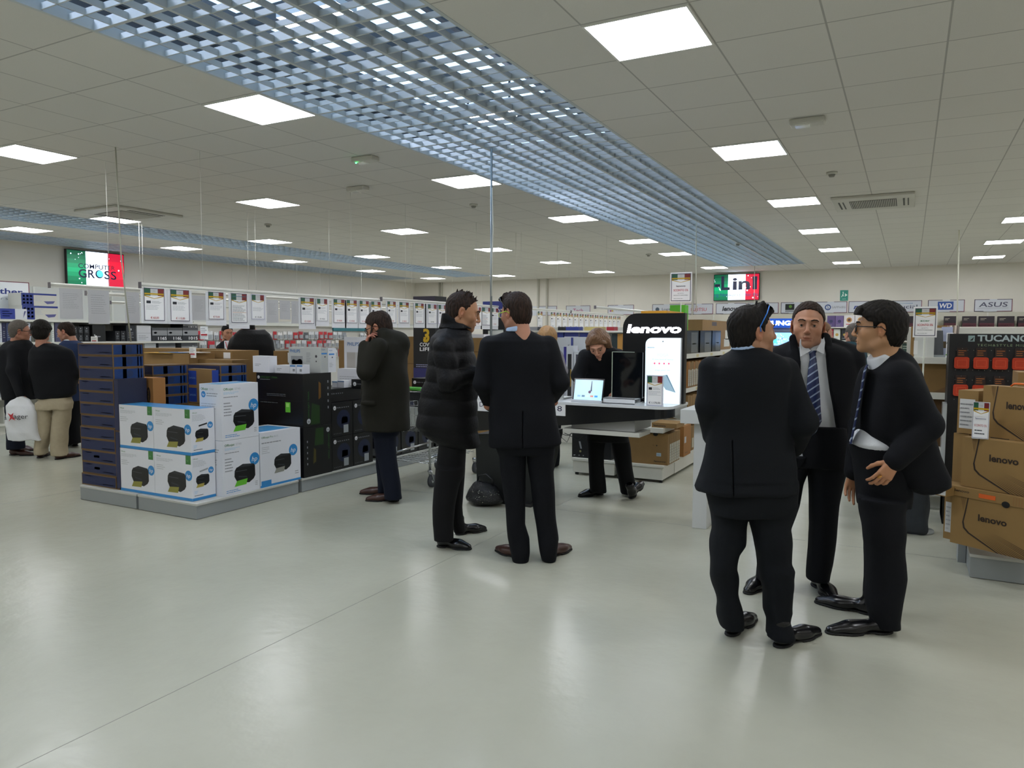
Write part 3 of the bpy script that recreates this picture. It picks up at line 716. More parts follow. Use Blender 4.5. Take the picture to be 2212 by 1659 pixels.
laser('black laser printer carton behind the puffer jacket, top of its pile', (-5.53, 7.65, .484), .36, .33, .50, 12)
laser('black laser printer carton behind the puffer jacket, bottom of its pile', (-5.53, 7.65, .136), .36, .33, .342, 13)
# white accessories behind
def tvart(B):
    w, h = B.w, B.h; B.front.text('PHILIPS', .05, h - .10, .040, fl('2c6aa8'), w=.17, off=.01); B.front.rect(.04, h * .12, .16, h * .74, fl('b0aca6')); B.front.rect(.16, h * .25, .27, h * .74, fl('bfbfbd')); B.front.poly([(.10, h * .42), (.34, h * .48), (.34, h * .26), (.16, h * .14)], fl('202326'), .001); B.front.poly([(.12, h * .40), (.33, h * .46), (.32, h * .28), (.17, h * .18)], fl('6c8a3c'), .0013)
wbox(743, 812, 728, 6.62, .2, 'large white monitor carton with blue lettering beside the phone caller', tvart, z0=.831)
x0 = X_(719, 6.75); card_box(x0, x0 + .09, 6.85, 7.2, .14, Zy(725, 735, 6.85), 'narrow brown carton edge left of the large white monitor carton')
wbox(728, 800, 797, 6.42, .18, 'wide low white carton above the flat laser carton', lambda B: (B.front.lines(.03, .03, .3, .12, 4, LGREY, 3), B.front.rect(.32, .06, .37, .075, BLUEI)), z0=.955)
wbox(716, 727, 823, 6.1, .1, 'tiny white accessory carton, first in the row on the laser carton', lambda B: B.front.rect(0, B.h - .015, B.w, B.h - .005, fl('5b86b8')), z0=.955)
wbox(728, 742, 822, 6.1, .1, 'tiny white accessory carton, second in the row on the laser carton', lambda B: B.front.rect(0, B.h - .015, B.w, B.h - .005, fl('5b86b8')), z0=.955)
card_box(X_(872, 9.32), X_(897, 9.32), 9.32, 9.6, .0, Zy(885, 727, 9.32), 'tall brown carton behind the olive parka, left of the black totem', lambda B: B.front.rect(0, B.h * .72, B.w, B.h * .725, CARDD))
card_box(X_(1015, 9.3), X_(1052, 9.3), 9.3, 9.8, .0, Zy(1030, 730, 9.3), 'brown carton pile between the puffer jacket and the suit', lambda B: [B.front.rect(0, B.h * q, B.w, B.h * q + .01, CARDD) for q in (.5, .62, .74, .86)])
wbox(1018, 1045, 722, 9.35, .2, 'small white carton on the brown pile between the two standing people', z0=Zy(1030, 730, 9.3) + .001)

# ---- price rails with sheets
def wire(b, x, y, z0, z1, r=.0022, mt=None):
    b.tube([(x, y, z0), (x, y, z1)], r, mt or fl('d0d0c8', .5), 5)
def rail(X, y0, y1, z, wires, label):
    t = thing('price_rail', label, 'rail', (X, y0, z)); b = MB((X, y0, z)); b.tube([(X, y0, z), (X, y1, z)], .016, fl('e2e2da', .35), 10); b.box(X - .004, X + .004, y0, y1, z - .03, z - .012, fl('e2e2da', .35)); b.build('rail_tube', t)
    b = MB((X, y0, z)); b.box(X - .02, X + .02, y0 - .004, y0, z - .035, z + .02, fl('6f6a70')); b.build('end_cap', t)
    for w in wires:
        b = MB((X, y0, z)); wire(b, X, w, z + .015, CE); b.build('hanging_wire', t)
RX = -5.934
rail(RX, 4.205, 7.52, 1.968, (4.86, 6.99), 'white hanging rail with price sheets, nearest segment')
rail(RX, 7.56, 10.6, 1.990, (8.08, 9.9), 'white hanging rail with price sheets, second segment')
rail(RX, 10.65, 13.5, 1.995, (11.21, 12.9), 'white hanging rail with price sheets, third segment')
rail(RX, 13.55, 16.6, 1.995, (14.1, 16.0), 'white hanging rail with price sheets, farthest segment')
FG, FR, FGd = fl('2a5a44', .3), fl('7a2c2c', .3), fl('c4a018', .3)
def sheet(parent, o, ux, uy, w, h, price=None, col='b84048', band=True, pict=True, frame='2c2c48', rows_=True, extra=None, seed=0, name='printed_sheet', t=.0015):
    o = np.array(o, float); ux = np.array(ux, float); uy = np.array(uy, float); n = np.cross(ux, uy)
    b = MB(o); P_ = [o, o + ux * w, o + ux * w + uy * h, o + uy * h]; b.add(P_ + [p - n * t for p in P_], [(0, 1, 2, 3), (7, 6, 5, 4), (0, 4, 5, 1), (1, 5, 6, 2), (2, 6, 7, 3), (3, 7, 4, 0)], WP)
    s = b.surf(o, ux, uy); k = h / .30
    top = h * .76; m = w * .05
    s.rect(m, top, w * .33, h - m, FG); s.rect(w * .67, top, w - m, h - m, FR); s.rect(w * .33, top, w * .67, h - m, fl('c4c6c6'), .0007); s.text('CG', w * .5, h * .88, h * .04, GREY, 'c')
    if band: s.rect(m, h * .79, w - m, h * .835, FGd, .0012)
    s.poly([(m, top + h * .012), (w * .5, h * .68), (w - m, top + h * .012), (w - m, top - h * .03), (w * .5, h * .66), (m, top - h * .03)], FGd, .0013)
    s.poly([(m, top - h * .02), (w * .5, h * .665), (w - m, top - h * .02), (w - m, h * .60), (m, h * .60)], WP, .0016)
    if frame: s.frame(m * .4, m * .4, w - m * .4, h - m * .4, w * .028, fl(frame), .001)
    if pict: s.rect(w * .13, h * .53, w * .33, h * .61, fl('23262e'), .002); s.lines(w * .38, h * .53, w * .88, h * .61, 3, GREY, seed, .3)
    if rows_: s.lines(w * .12, h * .34, w * .9, h * .50, 4, LGREY, seed + 1, .3)
    if price: s.text(price, w * .5, h * .075, h * .062, fl(col), 'c', l=.002, off=.008)
    if extra: extra(s)
    return b.build(name, parent)
def price_sign(px, w, price, lab, col='b84048', X=RX, z=1.945, h=.297, tilt=0.0, grp='price sheets on the white rail', drop=0.0, **kw):
    y = Y_(px, X); t = thing('price_sheet', lab, 'price sign', (X, y + w / 2, z), grp)
    sheet(t, (X + .006, y, z - h - drop), (0, 1, 0), (0, 0, 1), w, h, price, col, seed=px, **kw)
    b = MB((X, y + w / 2, z)); b.box(X - .001, X + .001, y - .022, y + w + .028, z - h - drop - (.055 if px > 440 else .02), z + .004, fl('dcdde0', .5)); b.build('sleeve', t)
    b = MB((X, y + w / 2, z)); b.box(X - .004, X + .004, y + .0, y + .02, z - .012 - drop, z + .006, mat('clear_acrylic', 'dfe5e5', .1, alpha=.5)); b.build('clip', t)
def tbl(s):
    s.rect(.02, .262, .19, .267, fl('3a6f86'), .002); s.lines(.022, .11, .188, .22, 10, GREY, 5, .4); s.rect(.02, .105, .19, .108, fl('c07030'), .002); s.lines(.022, .02, .188, .10, 7, GREY, 6, .4)
price_sign(311, .212, '€ 60,00', 'price sheet reading € 60,00, first on the white rail')
price_sign(368, .210, '€ 115,00', 'price sheet reading € 115,00, second from the rail end')
price_sign(450, .188, '€ 73,00', 'price sheet reading € 73,00, slightly smaller', h=.272)
price_sign(499, .208, None, 'sheet with a printed table instead of a price', h=.300, extra=tbl, pict=False, rows_=False, band=False)
price_sign(543, .178, '€ 112,50', 'price sheet reading € 112,50 in dark print', '2c2c40', h=.262, pict=False, band=False, frame='8a8ab0')
price_sign(649, .215, '€ 115,00', 'price sheet reading € 115,00 right of the gap on the rail', 'b84048')
price_sign(684, .180, '€ 114,21', 'price sheet reading € 114,21 in grey print', '4a4a58', h=.262, band=False, frame='9aa0a8')
for px, w, pr_, dr in ((720, .20, '€ 118,00', 0), (748, .195, '€ 147,00', 0), (776, .185, '€ 141,50', 0), (801, .195, '€ 160,00', 0), (836, .185, '€ 167,00', 0), (862, .215, '€ 180,00', 0), (896, .21, '€ 226,50', 0)):
    price_sign(px, w, pr_, 'price sheet reading %s on the white rail' % pr_, z=1.965 if px > 820 else 1.95, h=.285)
for px, w, pr_ in ((923, .23, '€ 97,90'), (946, .22, '€ 84,90')):
    price_sign(px, w, pr_, 'price sheet reading %s in black print' % pr_, '30303a', z=1.965, h=.285, band=False, frame='8a8ab0')
price_sign(1022, .24, '€ 99,00', 'price sheet right of the puffer jacket face on the rail', z=1.97, band=False, frame=None)
price_sign(1040, .30, None, 'table sheet just left of the hanging steel pipe', z=1.97, extra=tbl, pict=False, rows_=False, band=False)
price_sign(1060, .24, '€ 45,00', 'price sheet half hidden by the hanging steel pipe', z=1.97, band=False, frame=None)
# sheets further down the rail: one kind, copied
yy = Y_(1148, RX); far_ = None
for i in range(23):
    if i == 1:
        continue
    y = 12.15 + i * .30 * .92
    if y > 16.4: break
    lb = 'far price sheet on the white rail beyond the suit, %s from its near end' % (ORD[i] if i < 16 else 'last')
    if far_ is None:
        far_ = thing('price_sheet', lb, 'price sign', (RX, y, 1.965), 'far price sheets on the white rail')
        sheet(far_, (RX + .006, y - .1, 1.665), (0, 1, 0), (0, 0, 1), .205, .297, '€ 80,00', '505058', frame='9a9aa8'); b = MB((RX, y, 1.965)); b.box(RX - .004, RX + .004, y - .1, y - .08, 1.94, 1.97, WP); b.build('clip', far_)
    else: dup(far_, (RX, y, 1.965), lb)
# second rail with blank sheets behind
rail(-7.2, 4.16, 8.3, 2.0, (4.76, 8.02), 'grey hanging rail behind the price rail, near part')
rail(-7.2, 8.35, 13.0, 2.0, (10.99,), 'grey hanging rail behind the price rail, far part')
PAPER = mat('paper_sheet_back', 'd6d8dc', .6)
pos_ = [(131, 181, 689, 'leftmost'), (192, 238, 700, 'second from left'), (272, 303, 698, 'just left of the first price sheet'), (416, 446, 692, 'between the second and third price sheet'), (577, 602, 697, 'in the gap after the table sheet'), (605, 628, 690, 'in the middle of the gap'), (630, 646, 699, 'left of the right-hand 115 sheet')]
for a, c, yb, lab in pos_:
    X = -7.2; y0, y1 = Y_(a, X), Y_(c, X); z0 = Zx((a + c) / 2, yb, X); b = MB((X, (y0 + y1) / 2, 1.97)); b.box(X, X + .002, y0, y1, z0, 1.975, PAPER)
    s = b.surf((X + .002, y0, z0), (0, 1, 0), (0, 0, 1)); s.lines(.03, .1, y1 - y0 - .03, 1.93 - z0, 9, fl('b0b3b8'), a, .2); b.build('hanging_paper', label='blank hanging paper sheet, %s' % lab, cat='paper sheet', group='blank sheets on the second rail')
rail(-8.3, 5.2, 14.0, 2.0, (7.57, 11.5), 'third hanging rail further back')
# hanging steel pipe by the counter
t = thing('hanging_pipe', 'steel pipe with white cable hanging from the ceiling grille', 'pipe', (-3.473, 6.07, CE)); b = MB((-3.473, 6.07, CE)); b.tube([(-3.473, 6.07, CE + .003), (-3.473, 6.07, .98)], .011, mat('galvanised', '9aa0a2', .35, metal=.8), 10); b.build('pipe', t)
b = MB((-3.473, 6.07, CE)); b.tube([(-3.473 + .014, 6.06, 2.9), (-3.466 + .018, 6.06, 2.5), (-3.473 + .012, 6.06, 1.9)], .005, fl('d8d8cc'), 6); b.build('cable', t)
for i, (px, py, y2, lab) in enumerate(((2072, 497, 1.6, 'white cable hanging from the ceiling above the right shelves'), (1504, 480, 1.9, 'white cable hanging beside the discount sign above the display'), (1630, 575, 1.75, 'thin cable hanging in front of the right screen'), (236, 400, 0, 'slanting white cable over the tall blue stack'))):
    p = onz(px, py, CE); b = MB(p)
    if i == 3:
        q_ = onx(283, 741, -6.45); Dq = q_ @ FW; p = atd(236, 300, Dq); p = atd(250, 722 - (CE - HC) * FPX / Dq, Dq); p[2] = CE; b.o = p; b.tube([p, atd(262, 560, Dq), q_ + np.array([0, 0, .012])], .007, fl('b4b6a6'), 6)
    else: b.tube([p, p + [.01, 0, -.6], p + [.03, 0, y2 - CE]], .012 if i == 0 else .008, fl('d8d8c8'), 6)
    b.build('hanging_cable', label=lab, cat='cable')
# loose wires over the aisles
for i, (px, py) in enumerate(((306, 480), (550, 455), (1126, 502), (977, 560), (1040, 600), (1230, 545), (640, 540), (500, 560), (780, 560), (1160, 590))):
    p = onz(px, py, CE); b = MB((p[0], p[1], CE)); wire(b, p[0], p[1], 2.02, CE); b.build('hanging_wire', label='thin suspension wire hanging over the aisles left of the wide grille', cat='wire', group='suspension wires over the aisles')
# rails those wires carry
for i, (x, y0, y1) in enumerate(((-10.57, 7.0, 12.0), (-4.6, 11.5, 17.5))):
    rail(x, y0, y1, 2.0, (y0 + .5, y1 - .5), ['grey rail over the left wall aisle', 'rail with sheets beyond the display totem'][i])

# ================================================================== PEOPLE
SKIN = mat('skin', 'c08a70', 0.5, noise=0.06, nscale=40, attr='Col', spec=0.35)
def cloth(name, col, rough=0.85, bump=0.25, bscale=300, noise=0.12, spec=0.25):
    return mat(name, col, rough, noise=noise, nscale=25, bump=bump, bscale=bscale, spec=spec)
SUIT = cloth('navy_suit_wool', '07090f'); SUIT2 = cloth('charcoal_suit_wool', '0a0e13'); TROU = cloth('dark_trousers', '0b0d12')
SHOE = mat('black_shoe_leather', '0c0c0e', 0.25, noise=0.1); BSHOE = mat('brown_shoe_leather', '3c2119', 0.35, noise=0.15); SOLE = mat('shoe_sole', '0a0a0a', 0.7)
WSH = cloth('white_shirt_cotton', 'd5d8dc', 0.8, noise=0.04); BSH = cloth('blue_shirt_cotton', 'a9bfdd', 0.8, noise=0.04)
EYEW = mat('eye_white', 'cfc8c0', 0.2); EYED = mat('iris_dark', '1a100c', 0.15)
def skin_of(base):
    c = lin(base); return np.array(c[:3])

def head_fields(sc, o):
    """sdf of a head in its own frame: +y face, z up, origin between the eyes' height and the ears"""
    h = o.get('vox', 0.0032)
    f = Field((-.11, -.15, -.25), (.11, .155, .14), h)
    f.ell((0, -.016, .032), (.076, .098, .087), .02)
    f.ell((0, .028, -.02), (.066, .067, .085), .03)
    f.ell((0, .034, -.072), (.050 * o.get('jaw', 1), .050, .044), .025); f.ell((0, .05, -.088), (.030 * o.get('jaw', 1), .035, .026), .02)
    f.ell((0, .076, -.099), (.022, .018, .018), .022)
    for s in (-1, 1):
        f.ell((s * .043, .058, -.030), (.022, .024, .022), .02)
        f.cone((s * .008, .094, .022), (s * .040, .078, .021), .0085, .008, .014)
        f.ell((s * .031, .096, -.002), (.019, .015, .0125), .012, mode='s')
        f.ell((s * .031, .0735, -.003), (.0150, .0150, .0130), .003)
        f.cone((s * .020, .0885, .0065), (s * .042, .082, .0045), .0035, .003, .004)
        # ear
        R = euler(s * 18, 0, 0)
        f.ell((s * .080, -.012, -.008), (.007, .018, .031), .006, R)
        f.ell((s * .086, -.006, -.006), (.006, .009, .017), .004, R, mode='s')
        f.ell((s * .079, -.006, -.034), (.006, .009, .010), .005, R)
        f.ell((s * .0105, .106, -.039), (.0075, .009, .0065), .005)
        f.cone((s * .048, .02, -.085), (s * .055, -.02, -.06), .018, .02, .02)
    f.ell((0, .058, -.058), (.036, .036, .026), .02)
    f.cone((0, .097, .010), (0, .113, -.031), .0075, .0098, .009)
    f.ell((0, .112, -.035), (.0105, .0100, .0090), .006)
    f.cone((-.023, .087, -.0655), (.023, .087, -.0655), .0055, .0055, .005)
    f.cone((-.008, .0965, -.064), (.008, .0965, -.064), .0055, .0055, .004)
    f.cone((-.019, .0895, -.0750), (.019, .0895, -.0750), .0062, .0062, .005)
    f.cone((-.026, .0965, -.0695), (.026, .0965, -.0695), .0016, .0016, .003, mode='s')
    f.cone((0, -.028, -.05), (0, -.045, -.22), .052 * o.get('neck', 1), .060 * o.get('neck', 1), .03, sc=(1, 1.05, 1))
    return f
def make_head(P, pos, R, sc, o):
    """adds skin, hair, brows and eyes of a head; pos = world position of the head origin"""
    f = head_fields(sc, o); V, F = f.mesh(); V = relax(V, F, 1)
    base = skin_of(o.get('skin', 'b98468')); col = np.ones((len(V), 4)); col[:, :3] = base
    def wash(c, r, tint, k=1.0):
        d = np.sqrt((((V - np.array(c)) / np.array(r)) ** 2).sum(1)); w = np.clip(1.4 - d, 0, 1)[:, None] * k
        col[:, :3] = col[:, :3] * (1 - w) + col[:, :3] * np.array(tint) * w
    wash((0, .095, -.070), (.021, .02, .0095), (.88, .62, .60))
    for s in (-1, 1):
        wash((s * .045, .065, -.03), (.022, .03, .02), (1.05, .92, .88), .5); wash((s * .08, -.01, -.01), (.02, .025, .035), (1.08, .80, .76), .7)
    wash((0, .12, -.036), (.014, .014, .014), (1.05, .85, .82), .6)
    st = o.get('stubble', 0)
    if st:
        wash((0, .045, -.085), (.062, .07, .032), (.50, .52, .58), st); wash((0, .11, -.052), (.022, .02, .006), (.55, .55, .6), st)
    P.skin.append((pos + (V * sc) @ R.T, F, col))
    # eyes
    for s in (-1, 1):
        b = MB(pos)
        c = pos + R @ (np.array([s * .031, .0765, -.0025]) * sc)
        look = R @ np.array([0, 1, -.05])
        bb = MB(pos); bb.ball(c, .0125 * sc, EYEW, 8)
        dx = R @ np.array([1, 0, 0]); dz = R @ np.array([0, 0, 1]); bb.disc(c + look * .01262 * sc, dx, dz, .0058 * sc, EYED, 12)
        P.kids.append(('eye', bb, None))
        if not o.get('nobrow'):
            bb = MB(pos)
            pts = [(s * .014, .103, .021), (s * .026, .101, .026), (s * .040, .093, .026), (s * .050, .083, .020)]
            bb.tube([pos + R @ (np.array(q) * sc) for q in pts], [.0034, .0042, .0036, .0020], o['hairmat'], 6)
            P.kids.append(('eyebrow', bb, None))
    hair(P, pos, R, sc, o)
def hair(P, pos, R, sc, o):
    st = o.get('hair', 'short'); h = o.get('vox', 0.0032)
    f = Field((-.15, -.19, -.30 if 'long' in st else -.16), (.15, .17, .19), h)
    t = o.get('thick', .008)
    f.ell((0, -.016, .032), (.076 + t * .8, .098 + t, .087 + t * 1.1), .02)
    f.ell((0, -.05, -.03), (.066 + t * .4, .05 + t, .075), .03)
    rg = np.random.RandomState(o.get('seed', 1))
    if st == 'spiky':
        for i in range(70):
            x = rg.uniform(-.055, .055); y = rg.uniform(-.07, .085); z = .032 + .088 * math.sqrt(max(.05, 1 - (x / .08) ** 2 - ((y + .016) / .1) ** 2))
            f.cone((x, y, z - .004), (x * 1.15, y + rg.uniform(.0, .012), z + rg.uniform(.008, .022)), .008, .002, .004)
    if st == 'quiff':
        for i in range(60):
            x = rg.uniform(-.05, .05); y = rg.uniform(.02, .088); z = .04 + .085 * math.sqrt(max(.05, 1 - (x / .08) ** 2 - ((y + .016) / .11) ** 2))
            f.cone((x, y, z - .006), (x, y + rg.uniform(.005, .022), z + rg.uniform(.010, .022)), .010, .006, .008)
    if st == 'full':
        f.ell((0, .01, .055), (.085, .105, .078), .02); f.ell((.0, .065, .065), (.065, .05, .035), .02)
        f.ell((0, -.045, .0), (.077, .066, .085), .02)
        for i in range(40):
            a = rg.uniform(-1.2, 1.2); f.cone((.06 * math.sin(a), .075 + .02 * math.cos(a), .085), (.075 * math.sin(a), .098 + .016 * math.cos(a), .045 + rg.uniform(-.01, .015)), .012, .003, .008)
    if st == 'curly':
        f.ell((0, -.02, .04), (.10, .115, .10), .01); f.ell((0, -.06, -.02), (.085, .07, .08), .02)
        for i in range(160):
            v = rg.normal(size=3); v /= np.linalg.norm(v); v[2] = abs(v[2]) * .9 - .15
            f.ell((v[0] * .095, -.02 + v[1] * .11, .04 + v[2] * .105), (.014,) * 3, .006)
    if 'long' in st:
        L = o.get('len', .13)
        f.ell((0, -.03, .02), (.097, .112, .10), .02)
        for s in (-1, 1):
            f.cone((s * .075, -.0, .03), (s * .088, .005, -L), .028, .030, .03); f.cone((s * .05, -.06, .0), (s * .06, -.06, -L - .01), .045, .035, .03)
        f.cone((0, -.08, .0), (0, -.075, -L - .01), .05, .035, .03)
        f.cone((.01, .05, .10), (.075, .065, .035), .022, .018, .02); f.cone((.0, .05, .10), (-.07, .06, .035), .022, .018, .02)
    # hairline
    hl = o.get('line', 0.0)
    zz = np.array([-.5, -.12, -.085, -.03, -.015, .028, .046 + hl, .062 + hl, .080 + hl, .098 + hl], np.float32)
    if o.get('fringe'): zz[6:] -= .022
    if 'long' in st:
        yy = np.array([.03, .03, .03, .04, .045, .055, .075, .09, .3, .3], np.float32)
    else:
        yy = np.array([-.4, -.12, -.045, -.028, .022, .030, .044, .060, .082, .3], np.float32)
    f.plane(lambda X, Y, Z: (Y - np.interp(Z[0, 0, :], zz, yy).astype(np.float32)[None, None, :]) * .8 + 0 * X, .006)
    if o.get('bald'):
        bx = o['bald']; f.ell(bx[:3], bx[3:], .01, mode='s')
    if 'long' not in st and st != 'curly':
        for s in (-1, 1): f.ell((s * .085, -.006, -.008), (.02, .024, .034), .008, mode='s')
    X, Y, Z = f.ax[0][:, None, None], f.ax[1][None, :, None], f.ax[2][None, None, :]
    an = np.arctan2(X, Y + .02 + 0 * Z)
    f.v = (f.v + .0009 * np.sin(an * 23 + Z * 50 + 3 * np.sin(Z * 45 + Y * 30)) + .0010 * np.sin(X * 260 + 5 * np.sin(Y * 50) + 3 * np.sin(Z * 70))).astype(np.float32)
    V, F = f.mesh()
    if len(F): P.kids.append(('hair', (pos + (V * sc) @ R.T, F), o['hairmat']))

def hand_field(f, w, d, nrm, side, curl=(.5, .6, .7, .8), spread=.10, thumb=.6, sc=1.0, k=.004):
    """w wrist, d unit direction of the hand, nrm unit normal out of the back of the hand, side +1 when the thumb is on d x nrm"""
    w = np.array(w, float); d = np.array(d, float); d /= np.linalg.norm(d); n = np.array(nrm, float); n -= d * (n @ d); n /= np.linalg.norm(n)
    t = np.cross(d, n) * side
    L = sc
    f.cone(w - d * .05 * L, w + d * .015 * L, .027 * L, .025 * L, .012)
    for a in (-.028, -.010, .010, .028):
        f.cone(w + d * .010 * L + t * a * .6 * L, w + d * .082 * L + t * a * L, .0145 * L, .0120 * L, .012)
    lens = [(.042, .026, .020), (.046, .030, .021), (.042, .027, .020), (.033, .021, .018)]
    for i, a in enumerate((.029, .0095, -.010, -.029)):
        p = w + d * (.088 - abs(i - 1) * .004) * L + t * a * L; c = curl[i]; ang = math.atan(spread) * (1.2 - i * .8)
        dd = d * math.cos(ang) + t * math.sin(ang); tot = 0
        for j, l in enumerate(lens[i]):
            tot += c * (.75, .95, .6)[j]; u = dd * math.cos(tot) - n * math.sin(tot); q = p + u * l * L
            f.cone(p, q, (.0095, .0085, .0078)[j] * L, (.0088, .0078, .0068)[j] * L, .003); p = q
    p = w + d * .022 * L + t * .026 * L - n * .006 * L
    for j, (l, r0, r1) in enumerate(((.040, .0135, .0115), (.032, .0108, .0098), (.026, .0098, .0080))):
        a = .75 - j * .28; u = d * math.cos(a) + t * math.sin(a) - n * (thumb * (.35 + .25 * j)); u /= np.linalg.norm(u); q = p + u * l * L
        f.cone(p, q, r0 * L, r1 * L, .006); p = q

def glasses(P, rim, lens, up=0.0, temple=None, rr=.0022):
    """up > 0: pushed up into the hair"""
    pos, R, q = P.hpos, P.hR, P.hs
    c, n = math.cos(up), math.sin(up)
    def L(x, y, z):
        y0 = y - .0; y2 = y0 * c - (z) * n; z2 = y0 * n + z * c
        return pos + R @ (np.array([x, y2, z2 + (.030 if up else 0)]) * q * (1.04 if up else 1))
    bb = MB(pos)
    for s in (-1, 1):
        for k in range(12):
            pass
        ring = [L(s * .033 + .025 * math.cos(a), .107 - abs(s * .033 + .025 * math.cos(a)) * .12, -.006 + .018 * math.sin(a)) for a in [2 * math.pi * k / 14 for k in range(15)]]
        bb.tube(ring, rr, rim, 6)
    bb.tube([L(-.009, .107, .0), L(.009, .107, .0)], .002, rim, 6)
    P.kids.append(('glasses_frame', bb, None))
    for s in (-1, 1):
        b2 = MB(pos); b2.tube([L(s * .058, .099, .004), L(s * .076, .060, .004), L(s * .084, -.01, .004), L(s * .082, -.028, -.012)], .0028, temple or rim, 6)
        P.kids.append(('glasses_temple', b2, None))
        b3 = MB(pos); b3.add([L(s * .033 + .023 * math.cos(a), .106 - abs(s * .033 + .023 * math.cos(a)) * .12, -.006 + .0165 * math.sin(a)) for a in [2 * math.pi * k / 14 for k in range(14)]], [tuple(range(14))], lens)
        P.kids.append(('glasses_lens', b3, None))

class Person:
    def __init__(s, D, gx, gy, label, group=None):
        """D = distance from the camera plane, gx, gy = a picture point on the ground under the body"""
        g = onz(gx, gy); s.D = D; s.org = np.array([g[0], g[1], 0.0]); s.label = label; s.group = group
        s.Rf = np.stack([RT, FW, np.array([0, 0, 1.0])], 1)       # body frame -> world
        s.skin = []; s.kids = []; s.core = []
        s.gs = s.org @ RT; s.gt = s.org @ FW
    def q(s, x, y, dd=0.0):
        p = atd(x, y, s.D + dd); return np.array([p @ RT - s.gs, s.D + dd - s.gt, p[2]])
    def cutline(s, p1, p2, dd=0.0, k=.004):
        """removes what is above the line p1-p2 drawn in the picture at the body's distance"""
        a, b = s.q(p1[0], p1[1], dd), s.q(p2[0], p2[1], dd); m = (b[2] - a[2]) / (b[0] - a[0]); n = math.hypot(1, m)
        return lambda f: f.plane(lambda X, Y, Z: (Z - a[2] - m * (X - a[0])) / n + 0 * Y, k)
    def rows(s, R, dd=0.0, b=None, zmax=None):
        out = []
        for r in R:
            y, xl, xr = r[:3]; bb = r[3] if len(r) > 3 else b; d = r[4] if len(r) > 4 else dd
            a = s.q(xl, y, d); c = s.q(xr, y, d); out.append((a[2], (a[0] + c[0]) / 2, a[1], (c[0] - a[0]) / 2, bb))
        return out
    def field(s, vox, rows=(), pts=(), pad=.06):
        P = []
        for R in rows:
            for r in R: P += [(r[1] - r[3], r[2] - r[4], r[0]), (r[1] + r[3], r[2] + r[4], r[0])]
        for p in pts: P.append(tuple(p))
        P = np.array(P); return Field(P.min(0) - pad, P.max(0) + pad, vox)
    def world(s, V): return V @ s.Rf.T + s.org
    def garment(s, name, mt, vox=.008, lofts=(), arms=(), noise=(.003, 18, 18, 10), k=.03, quilt=None, cuts=(), seed=0, n=2.4, extra=None, smooth=1, label=None):
        """lofts: rows lists; arms: (points, radii)"""
        pts = [p + np.array(e) for A in arms for p in A[0] for e in ((.1, .1, .1), (-.1, -.1, -.1))]
        f = s.field(vox, lofts, pts)
        for R in lofts:
            f.loft(R, k, n); s.core.append(('l', R))
        for A in arms:
            f.chain([np.array(p) for p in A[0]], A[1], k if len(A) < 3 else A[2]); s.core.append(('a', A))
        if extra: extra(f)
        if noise: f.noise(*noise, seed=seed)
        if quilt:
            a, per, z0 = quilt
            f.add(lambda X, Y, Z: (a * (1 - 1.6 * np.sqrt(np.abs(np.sin(math.pi * (Z - z0) / per + .25 * np.sin(X * 9) + .2 * np.sin(Y * 11)))))).astype(np.float32))
        for c in cuts: c(f)
        V, F = f.mesh()
        if smooth: V = relax(V, F, smooth)
        s.kids.append((name, (s.world(V), F), mt, label)); return f
    def shoe(s, heel, toe, mt, sc=1.0, lift=0.0, ln=None, pitch=0):
        """heel and toe: picture points on the floor"""
        a = onz(*heel); b = onz(*toe); d = b - a; L = np.linalg.norm(d); d /= L; L = ln or min(max(L, .25), .33)
        s.shoe3(a, d, L, mt, lift, pitch)
    def shoe3(s, a, d, L, mt, lift=0.0, pitch=0):
        d = np.array(d, float); d /= np.linalg.norm(d); r = np.array([d[1], -d[0], 0]); R = np.stack([r, d, [0, 0, 1.0]], 1)
        k = L / .30; f = Field((-.08, -.06, -.02), (.08, .35, .15), .004)
        f.ell((0, .045, .042), (.034, .05, .044), .02); f.cone((0, .06, .05), (0, .19, .035), .036, .036, .03, sc=(1, 1, .8))
        f.ell((0, .20, .030), (.047, .075, .032), .03); f.ell((.002, .27, .020), (.034, .045, .024), .02); f.cone((0, .045, .06), (0, .035, .12), .036, .042, .02)
        f.plane(lambda X, Y, Z: (.010 - Z) + 0 * X + 0 * Y, .004)
        V, F = f.mesh(); V = V * [1, k, 1]
        g = Field((-.08, -.06, -.02), (.08, .35, .05), .004)
        g.ell((0, .20, .0), (.050, .082, .05), .02); g.ell((0, .05, .0), (.038, .058, .05), .02); g.ell((.002, .275, 0), (.036, .045, .04), .02); g.box((0, .13, .0), (.028, .09, .012), .004, .01)
        g.plane(lambda X, Y, Z: np.maximum(Z - .013, -Z) + 0 * X + 0 * Y, .002)
        g.op((-.1, .09, -.02), (.1, .15, .007), lambda X, Y, Z: np.maximum(np.abs(Y - .12) - .03, Z - .006) + 0 * X, 0, 's')
        V2, F2 = g.mesh(); V2 = V2 * [1, k, 1]
        if pitch:
            c, q = math.cos(pitch), math.sin(pitch); M = np.array([[1, 0, 0], [0, c, -q], [0, q, c]]); V = V @ M.T; V2 = V2 @ M.T
        o = a + np.array([0, 0, lift])
        s.kids.append(('shoe', (o + V @ R.T, F), mt, None, [('sole', (o + V2 @ R.T, F2), SOLE)]))
    def head(s, x, y, dd, yaw, pitch=0, roll=0, sc=1.0, **o):
        """x, y = picture point of the head's middle at eye height; yaw 0 = facing away from the camera, 90 = facing right"""
        yaw += math.degrees(math.atan((x - W / 2) / FPX))
        pos = s.world(s.q(x, y, dd)); R = s.Rf @ euler(yaw, pitch, roll); s.hpos, s.hR, s.hs = pos, R, sc
        make_head(s, pos, R, sc, o); return pos
